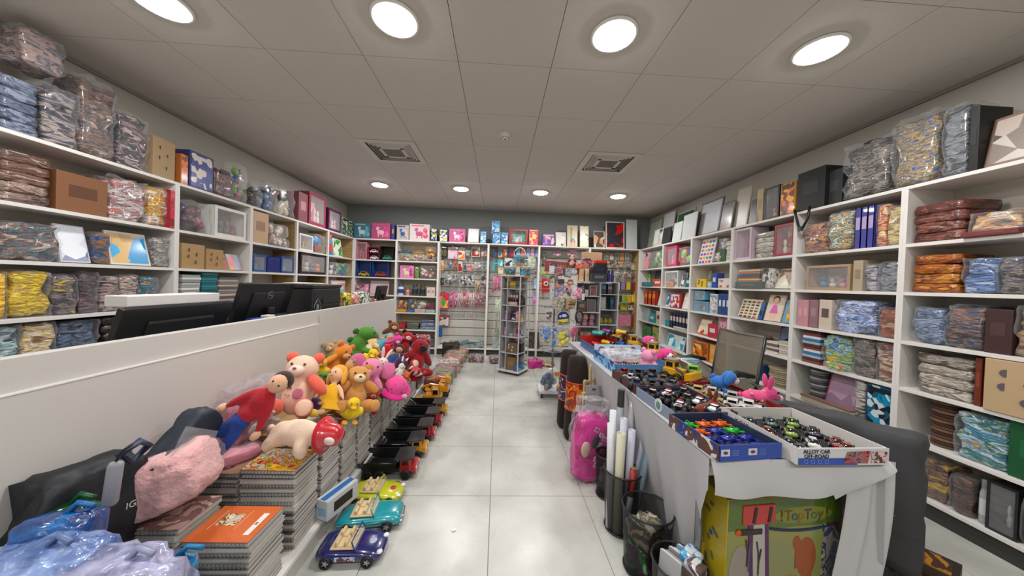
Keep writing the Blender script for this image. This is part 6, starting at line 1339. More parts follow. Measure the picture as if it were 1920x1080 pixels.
# goods on its base
def base_(px, py, kind, w_, h, desc, cc, d=.1, Y=3.66, z=.091):
    p = at(px, py, 'y', Y); _sd[0] += 1; n0 = HN.get(kind) or NAMES[kind]; t = thing(n0[0].replace('hanging_', ''), desc, n0[1], (p.x, Y, z), .2); KINDS[kind](t, w_, d, h, cols(cc), _sd[0]); return t
base_(1030, 720, 'glob', .2, .27, 'teal and grey net toy bag at spinner foot', '3c5c6c 8c7c7c 5c8088 2c4c80')
t = thing('pink_bag', 'glossy magenta bag topping the net bag at spinner foot', 'bag', (.47, 3.66, .362), 0); G().lump(.17, .12, .1, 7, .2, 7).out('bag_body', mat('#a81c70', .3, coat=.6), t, True); G().tube([(-.03, 0, .09), (0, 0, .13), (.03, 0, .09)], .006).out('bag_loop', mat('#7c1450', .4), t)
base_(1052, 722, 'glob', .16, .15, 'red orange and yellow small toys at spinner foot', 'b81c30 d86820 e0a020 c84878', .12, 3.56)
p = at(1051, 708, 'y', 3.5); t = thing('price_sign', 'small white sign with orange square and grey script', 'sign', p, .05); G().box((0, 0, .03), (.16, .006, .08), bev=.001).out('sign_board', mat('#c8c4c4', .5), t); G().box((-.045, -.004, .04), (.05, .002, .04)).out('orange_square', mat('#c87c30', .5), t); g = G()
for k in range(5): g.box((.0+k*.017, -.004, .03+.006*(k % 2)), (.008, .002, .035), (0, .3, 0))
g.out('script_marks', mat('#3c3c40', .5), t); G().cyl((0, .01, -.06), .004, .14).out('sign_stem', STEEL, t)

# ================================================================ TOY TABLE
TX0, TX1, TY0, TY1, TZ = .79, 1.455, 1.08, 3.32, .745
t = thing('folding_table', 'long folding table hidden under the white cloth', 'table', ((TX0+TX1)/2, (TY0+TY1)/2, 0), 0)
G().box((0, 0, TZ-.02), (TX1-TX0-.02, TY1-TY0-.02, .03), bev=.004).out('tabletop', mat('#b0aca8', .5), t)
for a in (-1, 1):
    for b in (-1, 1): G().cyl((a*.27, b*.98, (TZ-.035)/2), .014, TZ-.035).out('leg', STEEL, t)
def cloth():
    bm = bmesh.new(); zt = TZ+.0015
    def sheet(fn, nu, nv):
        vs = [[bm.verts.new(fn(i/nu, j/nv)) for j in range(nv+1)] for i in range(nu+1)]
        for i in range(nu):
            for j in range(nv): bm.faces.new((vs[i][j], vs[i+1][j], vs[i+1][j+1], vs[i][j+1]))
    sheet(lambda u, v: (TX0-.006+u*(TX1-TX0+.012), TY0-.006+v*(TY1-TY0+.012), zt), 6, 20)
    def left(u, v):
        y = TY0-.006+u*(TY1-TY0+.012); s_ = min(1, max(0, (y-1.09)/.28)); drop = .115+(.735-.115)*s_
        fold = .02*math.sin(y*17)+.012*math.sin(y*41+1); x = TX0-.006+(.13*s_*v-.004)+fold*v*1.2
        return (x, y, zt-drop*v)
    sheet(left, 90, 12)
    def near(u, v):
        x = TX0-.006+u*(TX1-TX0+.012)-.02*u*v
        drop = .112+.012*math.sin(u*5) if u < .68 else .108*(1-((u-.68)/.32)**1.5)+.02
        return (x, TY0-.006-.03*math.sin(v*PI*.6)-.012*math.sin(u*14)*v, zt-drop*v)
    sheet(near, 60, 10)
    def flap(u, v): return (1.335+u*.165+.012*math.sin(v*5)-.03*v*(1-u), TY0+.012+.012*math.sin(u*11+v*2)+.02*v, zt-.01-.72*v)
    sheet(flap, 16, 16)
    def right(u, v): y = TY0+u*(TY1-TY0); return (TX1+.006+.012*math.sin(y*19)*v, y, zt-.4*v)
    sheet(right, 60, 6)
    bmesh.ops.remove_doubles(bm, verts=bm.verts, dist=.0008)
    me = bpy.data.meshes.new('tablecloth'); bm.to_mesh(me); bm.free(); me.polygons.foreach_set('use_smooth', [True]*len(me.polygons))
    o = link('tablecloth', me, mat('#b4b3b6', .75, bump=(300, .2, .001)))
    tag(o, 'greyish white cloth draped over the long toy table', 'tablecloth')
cloth()
TT = TZ+.003
def tray(x, y, w_, d_, h, rz, wall, label, fronts=None, inner=None, name='open_tray'):
    t = thing(name, label, 'tray', (x, y, TT), rz); m_ = mat(wall, .5, coat=.3)
    G().box((0, 0, .002), (w_, d_, .004)).out('tray_floor', mat(inner or '#1a1a1c', .5), t)
    for s_ in (-1, 1):
        G().box((s_*w_/2, 0, h/2), (.005, d_, h)).out('tray_wall', m_, t); G().box((0, s_*d_/2, h/2), (w_+.005, .005, h)).out('tray_wall', m_, t)
    return t
# --- small vehicles
def mk_car(kind, col, hub='#a8a8ac', glass='#101216'):
    t = thing('toy_car', 'x', 'toy car', (0, 0, 0)); m_ = mat(col, .25, coat=.9); L, W = .078, .034
    lift = .0 if kind in ('coupe', 'jeep') else .014
    if kind in ('coupe', 'police'):
        loft(G(), [(a*L, b*W/2, c+lift, d+lift) for a, b, c, d in ((-.5, .8, .007, .017), (-.45, 1, .005, .020), (-.2, 1, .005, .021), (.15, 1, .005, .020), (.42, .92, .005, .015), (.5, .7, .006, .011))], 12).out('car_body', m_, t, True)
        loft(G(), [(a*L, b*W/2, .018+lift, d+lift) for a, b, d in ((-.36, .7, .020), (-.24, .8, .028), (-.02, .8, .029), (.16, .75, .020))], 10).out('cabin', mat(glass, .1, coat=1) if kind == 'coupe' else mat('#d8d8dc', .3), t, True)
        if kind == 'police': G().box((-.07*L, 0, .032+lift), (.006, .022, .004), bev=.001).out('light_bar', mat('#c02020', .3), t); G().box((-.15*L, 0, .0235+lift), (.026, W*.86, .006)).out('car_windows', BLACK, t); G().box((.1*L, 0, .0205+lift), (.02, .022, .001)).out('bonnet_print', mat('#1c4ca8', .4), t)
        else: G().box((-.03*L, 0, .0295+lift), (.02, W*.55, .0015)).out('roof_panel', m_, t)
    elif kind == 'buggy':
        G().tube([(-.45*L, 0, .02), (-.2*L, 0, .028), (.1*L, 0, .024), (.45*L, 0, .016)], [.006, .010, .009, .005], 8).box((0, 0, .018), (L*.7, W*.5, .006), bev=.002).out('car_body', m_, t, True)
        G().tube([(-.2*L, -.01, .026), (-.1*L, -.009, .042), (-.1*L, .009, .042), (-.2*L, .01, .026)], .002, 5).box((-.48*L, 0, .03), (.004, W*.9, .008)).out('roll_cage', m_, t); lift = .006
        for s_ in (-1, 1): G().box((.28*L, s_*W*.42, .026), (.02, .008, .004)).box((-.28*L, s_*W*.42, .028), (.02, .008, .004)).out('mudguard', m_, t)
    elif kind == 'jeep':
        G().box((0, 0, .018), (L, W, .014), bev=.003).box((-.1*L, 0, .033), (L*.5, W*.9, .018), bev=.003).out('car_body', m_, t); G().box((-.1*L, 0, .033), (L*.51, W*.7, .010)).box((-.1*L, 0, .033), (L*.36, W*.92, .010)).out('car_windows', mat(glass, .15), t)
    elif kind == 'monster':
        lift = .02; G().box((0, 0, .036), (L, W, .013), bev=.004).box((.02*L, 0, .050), (L*.36, W*.85, .016), bev=.004).out('car_body', m_, t); G().box((.02*L, 0, .051), (L*.37, W*.7, .010)).box((.02*L, 0, .051), (L*.24, W*.87, .010)).out('car_windows', mat(glass, .15), t)
        G().box((0, 0, .025), (L*.7, .012, .008)).out('chassis', DGREY, t)
    r = {'coupe': .0095, 'police': .010, 'buggy': .013, 'jeep': .012, 'monster': .022}[kind]
    if kind == 'police': r = .018
    for xx in (-.31, .31):
        for s_ in (-1, 1):
            o = G().cyl((0, 0, 0), r, .012 if kind != 'monster' else .018, (PI/2, 0, 0), seg=14).out('wheel', mat('#0f0f10', .6), t, True, loc=(xx*L, s_*W*.5, r))
            G().cyl((0, s_*.0065 if kind != 'monster' else s_*.0095, 0), r*.5, .002, (PI/2, 0, 0), seg=10).out('hub', mat(hub, .3, .5), o)
    return t
_proto = {}
def car(kind, col, loc, rz, label, group=None, hub='#a8a8ac', glass='#101216', s=1, rot=None):
    k = (kind, col, hub, glass)
    if k not in _proto: o = _proto[k] = mk_car(kind, col, hub, glass); o.location = loc; o.rotation_euler = rot or (0, 0, rz)
    else: o = dup(_proto[k], loc, rz, None, None, rot)
    o['label'] = label; o['name_'] = 0; del o['name_']
    if 'group' in o: del o['group']
    if group: o['group'] = group
    o.scale = (s, s, s); return o
def grid(tx, ty, rz, cells, kind, zoff=.004, s=1, hub='#a8a8ac', turn=0):
    for (x, y, col, lb, gp) in cells:
        v = Vector((x, y)); v.rotate(Matrix.Rotation(rz, 2)); car(kind, col, (tx+v.x, ty+v.y, TT+zoff), rz+turn, lb, gp, hub, s=s)
# near-left blue tray of buggies
ax_, ay_, ar = .915, 1.205, .10
t = tray(ax_, ay_, .25, .27, .055, ar, '#24304c', 'blue walled tray of buggies at near left table corner')
G().box((0, -.1385, .0275), (.252, .002, .057)).out('front_print', mat('#123a98', .4, coat=.4), t)
for s_ in (-1, 1): G().box((-.07+.055*s_+.02, -.140, .03), (.035, .0015, .024), bev=.0005).out('picture_badge', mat('#c0c4d0', .5), t); G().ell((-.07+.055*s_+.02, -.141, .03), (.010, .001, .006)).out('badge_print', mat('#5c2c50', .5), t)
g = G()
for k in range(4):
    for s_ in (-1, 1): g.box((-.01+.055*s_, -.1402, .02+.006*k), (.028, .0008, .0015))
g.out('text_lines', mat('#6c84c0', .5), t); G().box((-.1285, 0, .0275), (.002, .272, .056)).out('side_print', busy(cols('8ca4c8 24407c 5c3c30 c8ccd8'), 14, .4, .4), t)
cc = [('#1ca830', 'green'), ('#d85810', 'orange'), ('#d85810', 'orange'), ('#d85810', 'orange'), ('#10208c', 'blue'), ('#1ca830', 'green'), ('#10208c', 'blue'), ('#10208c', 'blue'), ('#10208c', 'blue')]
for k, (c_, n_) in enumerate(cc):
    r_, q_ = divmod(k, 3); grid(ax_, ay_, ar, [(-.078+.078*q_, .075-.062*r_, c_, '%s toy buggy in the blue tray, %s row %s' % (n_, ['back', 'second', 'third'][r_], ['left', 'middle', 'right'][q_]), 'buggies in the blue tray')], 'buggy', .006)
for k in range(3): grid(ax_, ay_, ar, [(-.078+.078*k, -.108, '#10208c', 'blue toy buggy in front row of the blue tray, %s' % ['left', 'middle', 'right'][k], 'buggies in the blue tray')], 'buggy', .006)
# near-right alloy car tray
bx_, by_, br = 1.245, 1.225, .02
t = tray(bx_, by_, .345, .36, .058, br, '#d0ccc8', 'white printed tray of metal cars at near right table corner')
G().box((0, -.183, .029), (.35, .002, .060)).out('front_print', mat('#c4c4c8', .4, coat=.4), t); G().box((-.06, -.1845, .012), (.225, .0015, .024)).out('blue_band', mat('#1440a0', .4, coat=.4), t)
text('ALLOY CAR', .019, BLACK, t, (-.105, -.186, .047), name='front_lettering'); text('OFF-ROAD', .019, BLACK, t, (-.105, -.186, .031), name='front_lettering')
for k in range(4): G().tube([(-.145+k*.026+.007*math.cos(a), -.1862, .012+.007*math.sin(a)) for a in [j*PI/4 for j in range(8)]], .0007, 4, True).out('round_icon', mat('#8ca4d8', .5), t)
G().pris([(.0, .008), (.012, .046), (.1, .05), (.09, .006)], .0016, (0, -.186, 0)).out('car_picture', busy(cols('3c2c30 8c6c70 b84840 201c24'), 30, .4), t); G().box((.135, -.186, .027), (.06, .0016, .04), bev=.0006).out('car_picture', busy(cols('20202c 5c3c40 c8b0b0 8c4840'), 30, .4), t)
G().box((-.1745, 0, .03), (.002, .365, .061)).out('side_print', mat('#d0ccc8', .4), t); text('Y CAR', .026, mat('#1c2030', .5), t, (-.176, .06, .036), (PI/2, 0, -PI/2), 'side_lettering')
car_c = [('#1c4c4c', 'dark teal'), ('#1c5450', 'deep teal'), ('#6c8c28', 'olive lime'), ('#b04830', 'copper red'), ('#7c9430', 'moss green'), ('#24243c', 'midnight blue'), ('#2c4440', 'grey green'), ('#c8c8c4', 'white striped'), ('#8c3028', 'brick red')]
for k, (c_, n_) in enumerate(car_c):
    r_, q_ = divmod(k, 3); grid(bx_, by_, br, [(-.105+.1*q_, .10-.09*r_, c_, n_+' metal toy car in the white printed tray', None)], 'coupe', .012, 1.15, turn=.9)
grid(bx_, by_, br, [(.09, -.12, '#a85040', 'salmon red metal toy car in corner of the white printed tray', None), (-.11, -.13, '#3c4c44', 'dark green metal toy car at front of white printed tray', None)], 'coupe', .012, 1.15, turn=.9)
# police car tray
cx_, cy_, cr = .955, 1.53, .05
t = tray(cx_, cy_, .30, .34, .05, cr, '#2c3048', 'dark tray of police cars behind the blue tray', inner='#101012')
G().box((.152, 0, .027), (.003, .345, .054)).out('kraft_side', KRAFT, t); G().box((-.1535, 0, .027), (.003, .345, .052)).out('side_print', mat('#7c88a0', .5), t); G().cyl((-.156, -.05, .035), .032, .003, (0, PI/2, 0)).out('round_flap', mat('#c0c4c8', .5), t); G().cyl((-.158, -.05, .035), .018, .002, (0, PI/2, 0)).out('round_print', mat('#5c8078', .5), t)
for k, (x, y, c_, n_, kd) in enumerate(((-.10, .10, '#141416', 'black', 'monster'), (.0, .11, '#c8ccd4', 'white', 'police'), (.09, .12, '#141416', 'black', 'monster'), (-.06, .03, '#141416', 'black', 'monster'), (.05, .03, '#141416', 'black', 'monster'), (-.04, -.05, '#c8ccd4', 'white', 'police'), (.10, .0, '#c8ccd4', 'white', 'police'), (.11, -.09, '#c8ccd4', 'white', 'police'), (-.1, -.12, '#141416', 'black', 'monster'))):
    v = Vector((x, y)); v.rotate(Matrix.Rotation(cr, 2)); car(kd, c_, (cx_+v.x, cy_+v.y, TT+.005), .5+.1*(k % 3), '%s toy police car at %s of the dark tray' % (n_, ['far left', 'far middle', 'far right', 'centre left', 'centre right', 'near middle', 'middle right edge', 'near right', 'near left'][k]), None, hub='#2c2c30' if kd == 'monster' else '#a8a8ac', s=.95 if kd == 'monster' else 1.25)
    if kd == 'monster': 
        q = [o for o in COL.objects if o.type == 'EMPTY'][-1]; G().box((0, 0, .0595), (.022, .028, .004), bev=.001).out('white_roof', mat('#d0d0d4', .4), q); G().box((0, 0, .063), (.008, .02, .004)).out('red_light', mat('#b02020', .3), q)
# gold and silver cars to the right
t = tray(1.285, 1.66, .32, .42, .035, .0, '#8c1c20', 'low red edged tray of gold and silver cars', inner='#281c1c')
for k, (x, y, c_, n_) in enumerate(((-.11, .06, '#b09c60', 'pale gold'), (-.04, .04, '#b8b4b0', 'silver'), (.03, -.03, '#a8a4a4', 'grey silver'), (-.12, -.06, '#a88c40', 'brass gold'), (-.06, -.14, '#d0ccc4', 'cream white'), (.02, -.15, '#c8c8c8', 'bright white'), (.11, -.1, '#7c1c20', 'dark red'), (.12, .02, '#8c2428', 'crimson'), (.1, .12, '#5c5854', 'charcoal'), (.0, .13, '#7c3c28', 'rusty brown'), (-.1, .15, '#3c3834', 'smoky black'))):
    car('jeep' if k < 6 else 'coupe', c_, (1.28+x*.95, 1.66+y, TT+.005), -.7, n_+' toy car in the red edged tray', s=1.2)
# monster truck tray
t = tray(.94, 1.885, .29, .33, .05, .03, '#3c2020', 'dark maroon tray of monster trucks')
G().box((-.148, 0, .027), (.003, .335, .052)).out('side_print', mat('#4c2c2c', .5), t); G().box((0, -.168, .03), (.29, .004, .008)).out('white_edge', mat('#d8d4d4', .5), t)
for k, (x, y, c_, n_, a) in enumerate(((-.09, .12, '#8c2020', 'maroon', .4), (.0, .11, '#18181c', 'black', 1.2), (.1, .12, '#141418', 'glossy black', .2), (-.1, .0, '#b8bcc4', 'white and blue', -.7), (.03, -.01, '#24406c', 'navy blue', 2.2), (.1, -.02, '#5c5448', 'brown grey', .9), (-.02, -.11, '#14161a', 'coal black', -.3), (.1, -.12, '#5c6068', 'gunmetal', .5), (-.11, -.11, '#24284c', 'indigo', .8))):
    car('monster', c_, (.94+x, 1.885+y, TT+.005), a, n_+' monster truck in the maroon tray', hub='#d8d8dc', s=1.15)
# superhero-coloured car box
t = tray(1.03, 2.33, .40, .46, .075, .03, '#4c80b0', 'light blue printed tray with plastic wrap and racing toys', inner='#a82c20')
G().box((-.203, 0, .038), (.003, .465, .078)).out('side_print', busy(cols('3c70a8 88b0d0 2c4c88 b0c4d8'), 9, .4), t); G().box((0, .234, .06), (.4, .006, .12)).out('raised_back_flap', mat('#a8c4d8', .5), t)
g = G()
for k in range(4): g.ell((-.14+.09*k, .229, .085), (.025, .003, .02))
g.out('flap_prints', busy(cols('1c3c88 a82438 2c70b0'), 30), t)
for k in range(12):
    c_, n_ = [('#c8501c', 'orange'), ('#2c1c68', 'violet'), ('#d8b020', 'yellow'), ('#b01c20', 'red')][k % 4]
    car('coupe', c_, (.89+.085*(k % 4), 2.15+.075*(k//4), TT+.006), .9, n_+' racing toy in the light blue tray, %s row' % ['front', 'middle', 'back'][k//4], 'racing toys', s=1.25)
t = thing('plastic_wrap', 'crumpled clear plastic wrap lying in the light blue tray', 'plastic wrap', (1.0, 2.42, TT+.03), .2); G().lump(.30, .2, .08, 12, .4, 12, fr=10).out('film_heap', film('#ffffff', .8, .15, 1, 30), t, True); G().lump(.1, .08, .05, 13, .3, 6, c=(.14, -.03, 0)).out('grey_film', film('#c8ccd0', .3, .1, 1, 30), t, True)
# far red tray with yellow and blue tubes
t = tray(1.06, 2.90, .40, .40, .07, .02, '#2c5c98', 'far tray with red inner wall at table end', inner='#7c201c')
G().box((-.04, .19, .055), (.32, .006, .11)).out('red_panel', mat('#b01c1c', .4), t)
for k, (x, y, z, c_, n_, a) in enumerate(((-.02, .02, .05, '#d0a818', 'yellow', .5), (.06, .04, .10, '#d0a818', 'yellow', -.4), (.10, -.03, .05, '#1c5ca8', 'blue', .3), (.0, -.08, .03, '#1c5ca8', 'blue', .1), (.16, -.06, .03, '#1c60b0', 'blue', -.3), (.13, .06, .15, '#d8b020', 'yellow', .9), (-.12, .02, .03, '#b82018', 'red', .2), (.02, .12, .14, '#7c2c98', 'purple', .4), (-.08, .13, .12, '#28989c', 'teal', 1), (-.02, .12, .12, '#60b048', 'light green', 0))):
    t = thing('toy_binoculars', n_+' toy binoculars in the far tray, '+['left front', 'centre', 'right middle', 'front edge', 'far right', 'topmost', 'leftmost', 'behind centre', 'back left', 'back middle'][k], 'toy binoculars', (1.08+x, 2.88+y, TT+z), rot=(.0, .2, a))
    for s_ in (-1, 1):
        G().lathe([(.0, -.05), (.022, -.05), (.024, -.03), (.016, .0), (.018, .045), (.014, .05), (.0005, .05)], seg=14, r=(PI/2, 0, 0), c=(s_*.022, 0, .022)).out('barrel', mat(c_, .3, coat=.6), t, True); G().cyl((s_*.022, .051, .022), .014, .002, (PI/2, 0, 0), seg=14).cyl((s_*.022, -.051, .022), .018, .002, (PI/2, 0, 0), seg=14).out('lens', BLACK, t)
    G().box((0, 0, .022), (.03, .02, .012)).out('bridge', BLACK, t)
# kraft tray of small cars on the right
t = tray(1.315, 2.30, .25, .26, .05, -.05, '#7c6040', 'kraft tray of tiny silver and blue cars', inner='#4c3c2c'); G().box((.132, 0, .052), (.012, .27, .006)).out('white_edge', mat('#d8d4d0', .5), t)
for k in range(12):
    c_, n_ = [('#5c88b0', 'light blue'), ('#a8acb0', 'silver'), ('#2c3030', 'black'), ('#b0b040', 'yellow green')][(k*3) % 4 if k % 2 else (k+1) % 4]
    car('coupe', c_, (1.23+.055*(k % 4), 2.22+.075*(k//4), TT+.006), 1.1, n_+' tiny car in the kraft tray, %s row, %s from left' % (['front', 'middle', 'back'][k//4], ORD[k % 4]), 'tiny cars', s=.95)
def dozer(x, y, z, rz, label, drum=False, s=1):
    t = thing('toy_bulldozer', label, 'toy digger', (x, y, z), rz); t.scale = (s, s, s); ym = mat('#d09810', .3, coat=.5)
    G().box((0, 0, .045), (.1, .06, .035), bev=.005).box((-.015, 0, .08), (.05, .055, .045), bev=.005).out('digger_body', ym, t); G().box((-.015, 0, .082), (.051, .04, .025)).box((-.015, 0, .082), (.034, .056, .025)).out('car_windows', BLACK, t); G().box((-.015, 0, .106), (.06, .065, .006), bev=.002).out('roof', mat('#7c7460', .5), t)
    if drum: G().cyl((.09, 0, .035), .034, .08, (PI/2, 0, 0), seg=20).out('roller_drum', ym, t, True); G().box((.06, .042, .04), (.07, .006, .012)).box((.06, -.042, .04), (.07, .006, .012)).out('drum_arm', DGREY, t)
    else: G().pris([(.075, .055), (.11, .06), (.115, .03), (.1, .008), (.08, .012)], .11).out('bucket', ym, t); G().tube([(.02, .035, .07), (.05, .035, .06), (.085, .03, .035)], .006).tube([(.02, -.035, .07), (.05, -.035, .06), (.085, -.03, .035)], .006).out('lift_arm', DGREY, t)
    for xx in (-.035, .03):
        for s_ in (-1, 1): wheel(t, xx, s_*.036, .022, .02, '#c8a020', 4)
    return t
dozer(1.20, 2.02, TT, -1.0, 'yellow toy loader with wide bucket beside kraft tray', s=1.25); dozer(1.25, 2.74, TT+.05, -.2, 'yellow toy cab digger beneath pink dog', s=1.2); dozer(1.37, 2.60, TT, -.9, 'yellow toy roller near office chair', True, 1.3)
car('jeep', '#6cb020', (1.31, 2.02, TT+.03), 2.6, 'lime green vintage toy car on the wrapped boxes', hub='#a89048', s=1.7)
t = thing('wrapped_tray', 'shrink wrapped dark tray of brown toy cars under the lime car', 'tray', (1.31, 1.99, TT), .05); G().box((0, 0, .012), (.25, .17, .024), bev=.003).out('tray_box', mat('#2c1c18', .3, coat=.9), t)
g = G()
for k in range(6): g.ell((-.09+.036*k, .02*(k % 2), .026), (.015, .03, .006))
g.out('cars_under_wrap', mat('#7c3c28', .3, coat=1), t, True)
# plush on the table
def p_dog(t, c):
    fuse('body', [((0, .02, .07), (.06, .07, .06), Z3), ((0, -.03, .15), (.062, .055, .055), Z3)] + [((s_*.04, -.05, .03), (.022, .03, .03), Z3) for s_ in (-1, 1)], fur(c[0]), t)
    for s_ in (-1, 1): G().ell((s_*.06, -.03, .145), (.022, .03, .055), (0, s_*-.25, 0)).out('ear', fur(c[0]), t, True)
    G().ell((0, -.078, .14), (.03, .03, .03)).out('muzzle', fur('#d8ccd0'), t, True); G().ell((0, -.106, .148), (.009, .006, .007), u=8, v=6).out('nose', BLACK, t, True); pl_eyes(t, -.082, .165, .022, .007); G().ell((0, .08, .1), (.015, .02, .03)).out('tail', fur(c[0]), t, True)
def p_donkey(t, c):
    fuse('body', [((0, 0, .095), (.085, .05, .05), Z3), ((.085, 0, .13), (.04, .038, .04), Z3), ((.12, 0, .11), (.03, .028, .026), (0, .4, 0))] + [((x, y, .035), (.022, .02, .04), Z3) for x in (-.06, .05) for y in (-.03, .03)], fur(c[0]), t)
    for s_ in (-1, 1): G().ell((.07, s_*.022, .195), (.014, .014, .045), (s_*-.2, 0, 0)).out('ear', fur(c[0]), t, True)
    G().ell((.145, 0, .1), (.014, .02, .018)).out('muzzle', fur('#c8b8c0'), t, True)
    g = G()
    for k in range(9): a = k*2.4; g.ell((-.06+.017*k, .046*math.cos(a), .1+.04*math.sin(a)), (.009, .009, .009), u=7, v=5)
    g.out('spots', fur(c[1]), t, True); G().ell((-.09, 0, .11), (.016, .012, .016)).out('tail', fur(c[0]), t, True)
    for s_ in (-1, 1): G().ell((.11, s_*.032, .14), (.007, .004, .007), u=8, v=6).out('eye', BLACK, t, True)
PK.update(dog=(p_dog, .21, 'plush_dog'), donkey=(p_donkey, .24, 'plush_donkey'))
P('dog', 1243, 672, 2.33, .16, (0, 0, .25), 'd83c88 d83c88', 'hot pink plush dog with white muzzle in middle of table'); P('dog', 1212, 645, 2.75, .15, (0, 0, .3), 'd84c8c d84c8c', 'hot pink plush dog farther back on table')
P('bear', 1213, 683, 2.2, .2, (.1, 0, 1.9), 'd888a8 d888a8 e0b0c0', 'pale pink plush turned away beside pink dog'); P('dog', 1356, 713, 1.80, .13, (.3, 0, .9), '2c68b0 2c68b0', 'bright blue plush in clear bag'); P('donkey', 1416, 738, 1.62, .19, (0, 0, -.1), 'd04880 b8a050', 'pink spotted plush donkey with tall ears'); P('donkey', 1322, 762, 1.49, .15, (0, .0, .3), '6c3018 c8a888', 'brown spotted plush lying on the police cars')
def tbx(px, py, Y, w_, d_, h, kind, desc, cc, rz=0, z=TT):
    p = at(px, py, 'y', Y); _sd[0] += 1; n0 = HN.get(kind) or NAMES[kind]; t = thing(n0[0].replace('hanging_', ''), desc, n0[1], (p.x, Y, z), rz); KINDS[kind](t, w_, d_, h, cols(cc), _sd[0]); return t
tbx(1177, 640, 3.05, .10, .06, .17, 'box', 'brown picture carton on far end of table', '2c1c14 5c2c20 8c6040 3c2820'); tbx(1155, 640, 3.12, .1, .08, .13, 'box', 'red and white festive carton at table end', 'b02020 d8ccc8 c03028'); 
t = thing('black_remote', 'upright black remote leaning at far end of table', 'remote', at(1146, 632, 'y', 3.2), 0, rot=(0, .5, 0)); G().box((0, 0, .0), (.03, .02, .2), bev=.004).out('casing', BLACK, t); G().cyl((0, -.011, .06), .008, .003, (PI/2, 0, 0)).out('button', DGREY, t)
tbx(1200, 648, 2.95, .12, .1, .08, 'clothpack', 'clear and grey crinkled pack near far end', 'a8a8a4 5c5c58 c8c8c4'); tbx(1232, 660, 2.62, .16, .12, .07, 'clothpack', 'grey brown wrapped pack under pink dog', '7c6c60 a89c90 5c5048'); tbx(1290, 680, 2.48, .16, .08, .04, 'clothpack', 'pale blue wrapped pack behind kraft tray', 'a8c0c8 c8d4d8 88a8b0')

# ================================================================ UNDER AND AROUND THE TABLE
t = thing('toy_playset_carton', 'big yellow and green printed toy carton under near end of table', 'box', (1.135, 1.215, 0), .09)
bw, bd, bh = .50, .15, .565
G().box((0, 0, bh/2), (bw, bd, bh), bev=.003).out('carton', mat('#a89410', .45, coat=.4), t)
def fp(z0): return -bd/2-z0
G().box((0, fp(.0008), bh/2), (bw-.006, .0012, bh-.006)).out('front_field', busy(cols('80845c 8c8450 7c8858'), 3, .4, .4, 's'), t); G().box((0, fp(.0016), bh-.062), (bw-.008, .0012, .115)).out('green_band', mat('#46601a', .4, coat=.4), t)
G().tube([(x, fp(.003), bh-.118-.016*(1-((x-.08)/.15)**2)) for x in [-.07+.03*k for k in range(11)]], .005, 6).out('blue_arc', mat('#182c4c', .4), t)
G().ell((.08, fp(.0016), bh-.075), (.14, .002, .035)).out('yellow_glow', mat('#727a28', .5), t)
for k, (ch, c_) in enumerate(zip('!TopToy!', ('#5c2818', '#7c3818', '#2c4c70', '#8c5c20', '#5c2858', '#406050', '#5c4420', '#5c2818'))): text(ch, .058, mat(c_, .5), t, (-.02+.029*k, fp(.0045), bh-.075), name='title_lettering')
G().box((-.12, fp(.004), bh-.06), (.14, .006, .075), bev=.003).out('red_case_picture', mat('#a81c14', .35, coat=.5), t); G().box((-.14, fp(.008), bh-.06), (.012, .002, .06), (0, .15, 0)).box((-.075, fp(.008), bh-.06), (.012, .002, .06), (0, .15, 0)).out('case_straps', BLACK, t)
for x in (-.145, -.075): G().box((x, fp(.003), bh-.27), (.016, .003, .35), (0, -.06, 0)).out('purple_post_picture', mat('#4c1c50', .4), t)
G().box((-.11, fp(.0022), bh-.22), (.06, .002, .24)).out('white_panel_picture', mat('#a8a49c', .5), t); G().ell((-.19, fp(.0022), .27), (.05, .002, .12)).out('grey_blob_picture', mat('#8c8478', .5), t); G().box((-.15, fp(.005), bh-.125), (.09, .003, .02)).out('crossbar_picture', mat('#2c2428', .5), t); G().ell((-.205, fp(.005), bh-.125), (.012, .003, .012)).out('orange_knob_picture', mat('#c04818', .5), t)
for k, (x, z, a) in enumerate(((-.17, .36, .2), (-.155, .34, -.1), (-.125, .35, .5), (-.105, .32, -.5))): G().tube([(x, fp(.0045), z+.05), (x+.01*math.sin(a*4), fp(.0045), z), (x+.02*a, fp(.0045), z-.05)], .003, 5).out('tool_picture', mat(['#3c2c38', '#4c5c70', '#2c2c34', '#5c3028'][k], .4), t)
G().ell((-.1, fp(.003), .15), (.11, .002, .07)).out('purple_tray_picture', mat('#6c2050', .4), t); G().ell((-.12, fp(.005), .15), (.06, .002, .035)).out('green_tray_picture', mat('#40583c', .4), t)
G().ell((.10, fp(.0022), .32), (.045, .002, .08)).ell((.055, fp(.0022), .38), (.018, .002, .028)).box((.055, fp(.0022), .33), (.012, .002, .1)).box((.115, fp(.0022), .2), (.04, .002, .15), (0, -.2, 0)).out('orange_figure_picture', mat('#8c4418', .4), t)
G().ell((.03, fp(.0016), .16), (.08, .0015, .1)).out('amber_glow', mat('#8c6c28', .5), t)
G().box((.205, fp(.003), .28), (.07, .003, .34)).out('side_picture_strip', busy(cols('6c685c a09c90 3c4058 8c8880 5c2c34'), 13, .3, .5), t)
g = G()
for k, (y, z) in enumerate(((0, .50), (.02, .47), (-.02, .40), (.01, .36), (-.01, .30), (.02, .27), (0, .20), (-.02, .18))): g.box((-bw/2-.001, y, z), (.002, .02+.008*(k % 3), .013), (.3*k, 0, 0))
g.out('side_print_marks', mat('#5c5c40', .5), t); G().cyl((-bw/2-.001, 0, .385), .009, .002, (0, PI/2, 0)).out('blue_dot', mat('#24509c', .5), t)
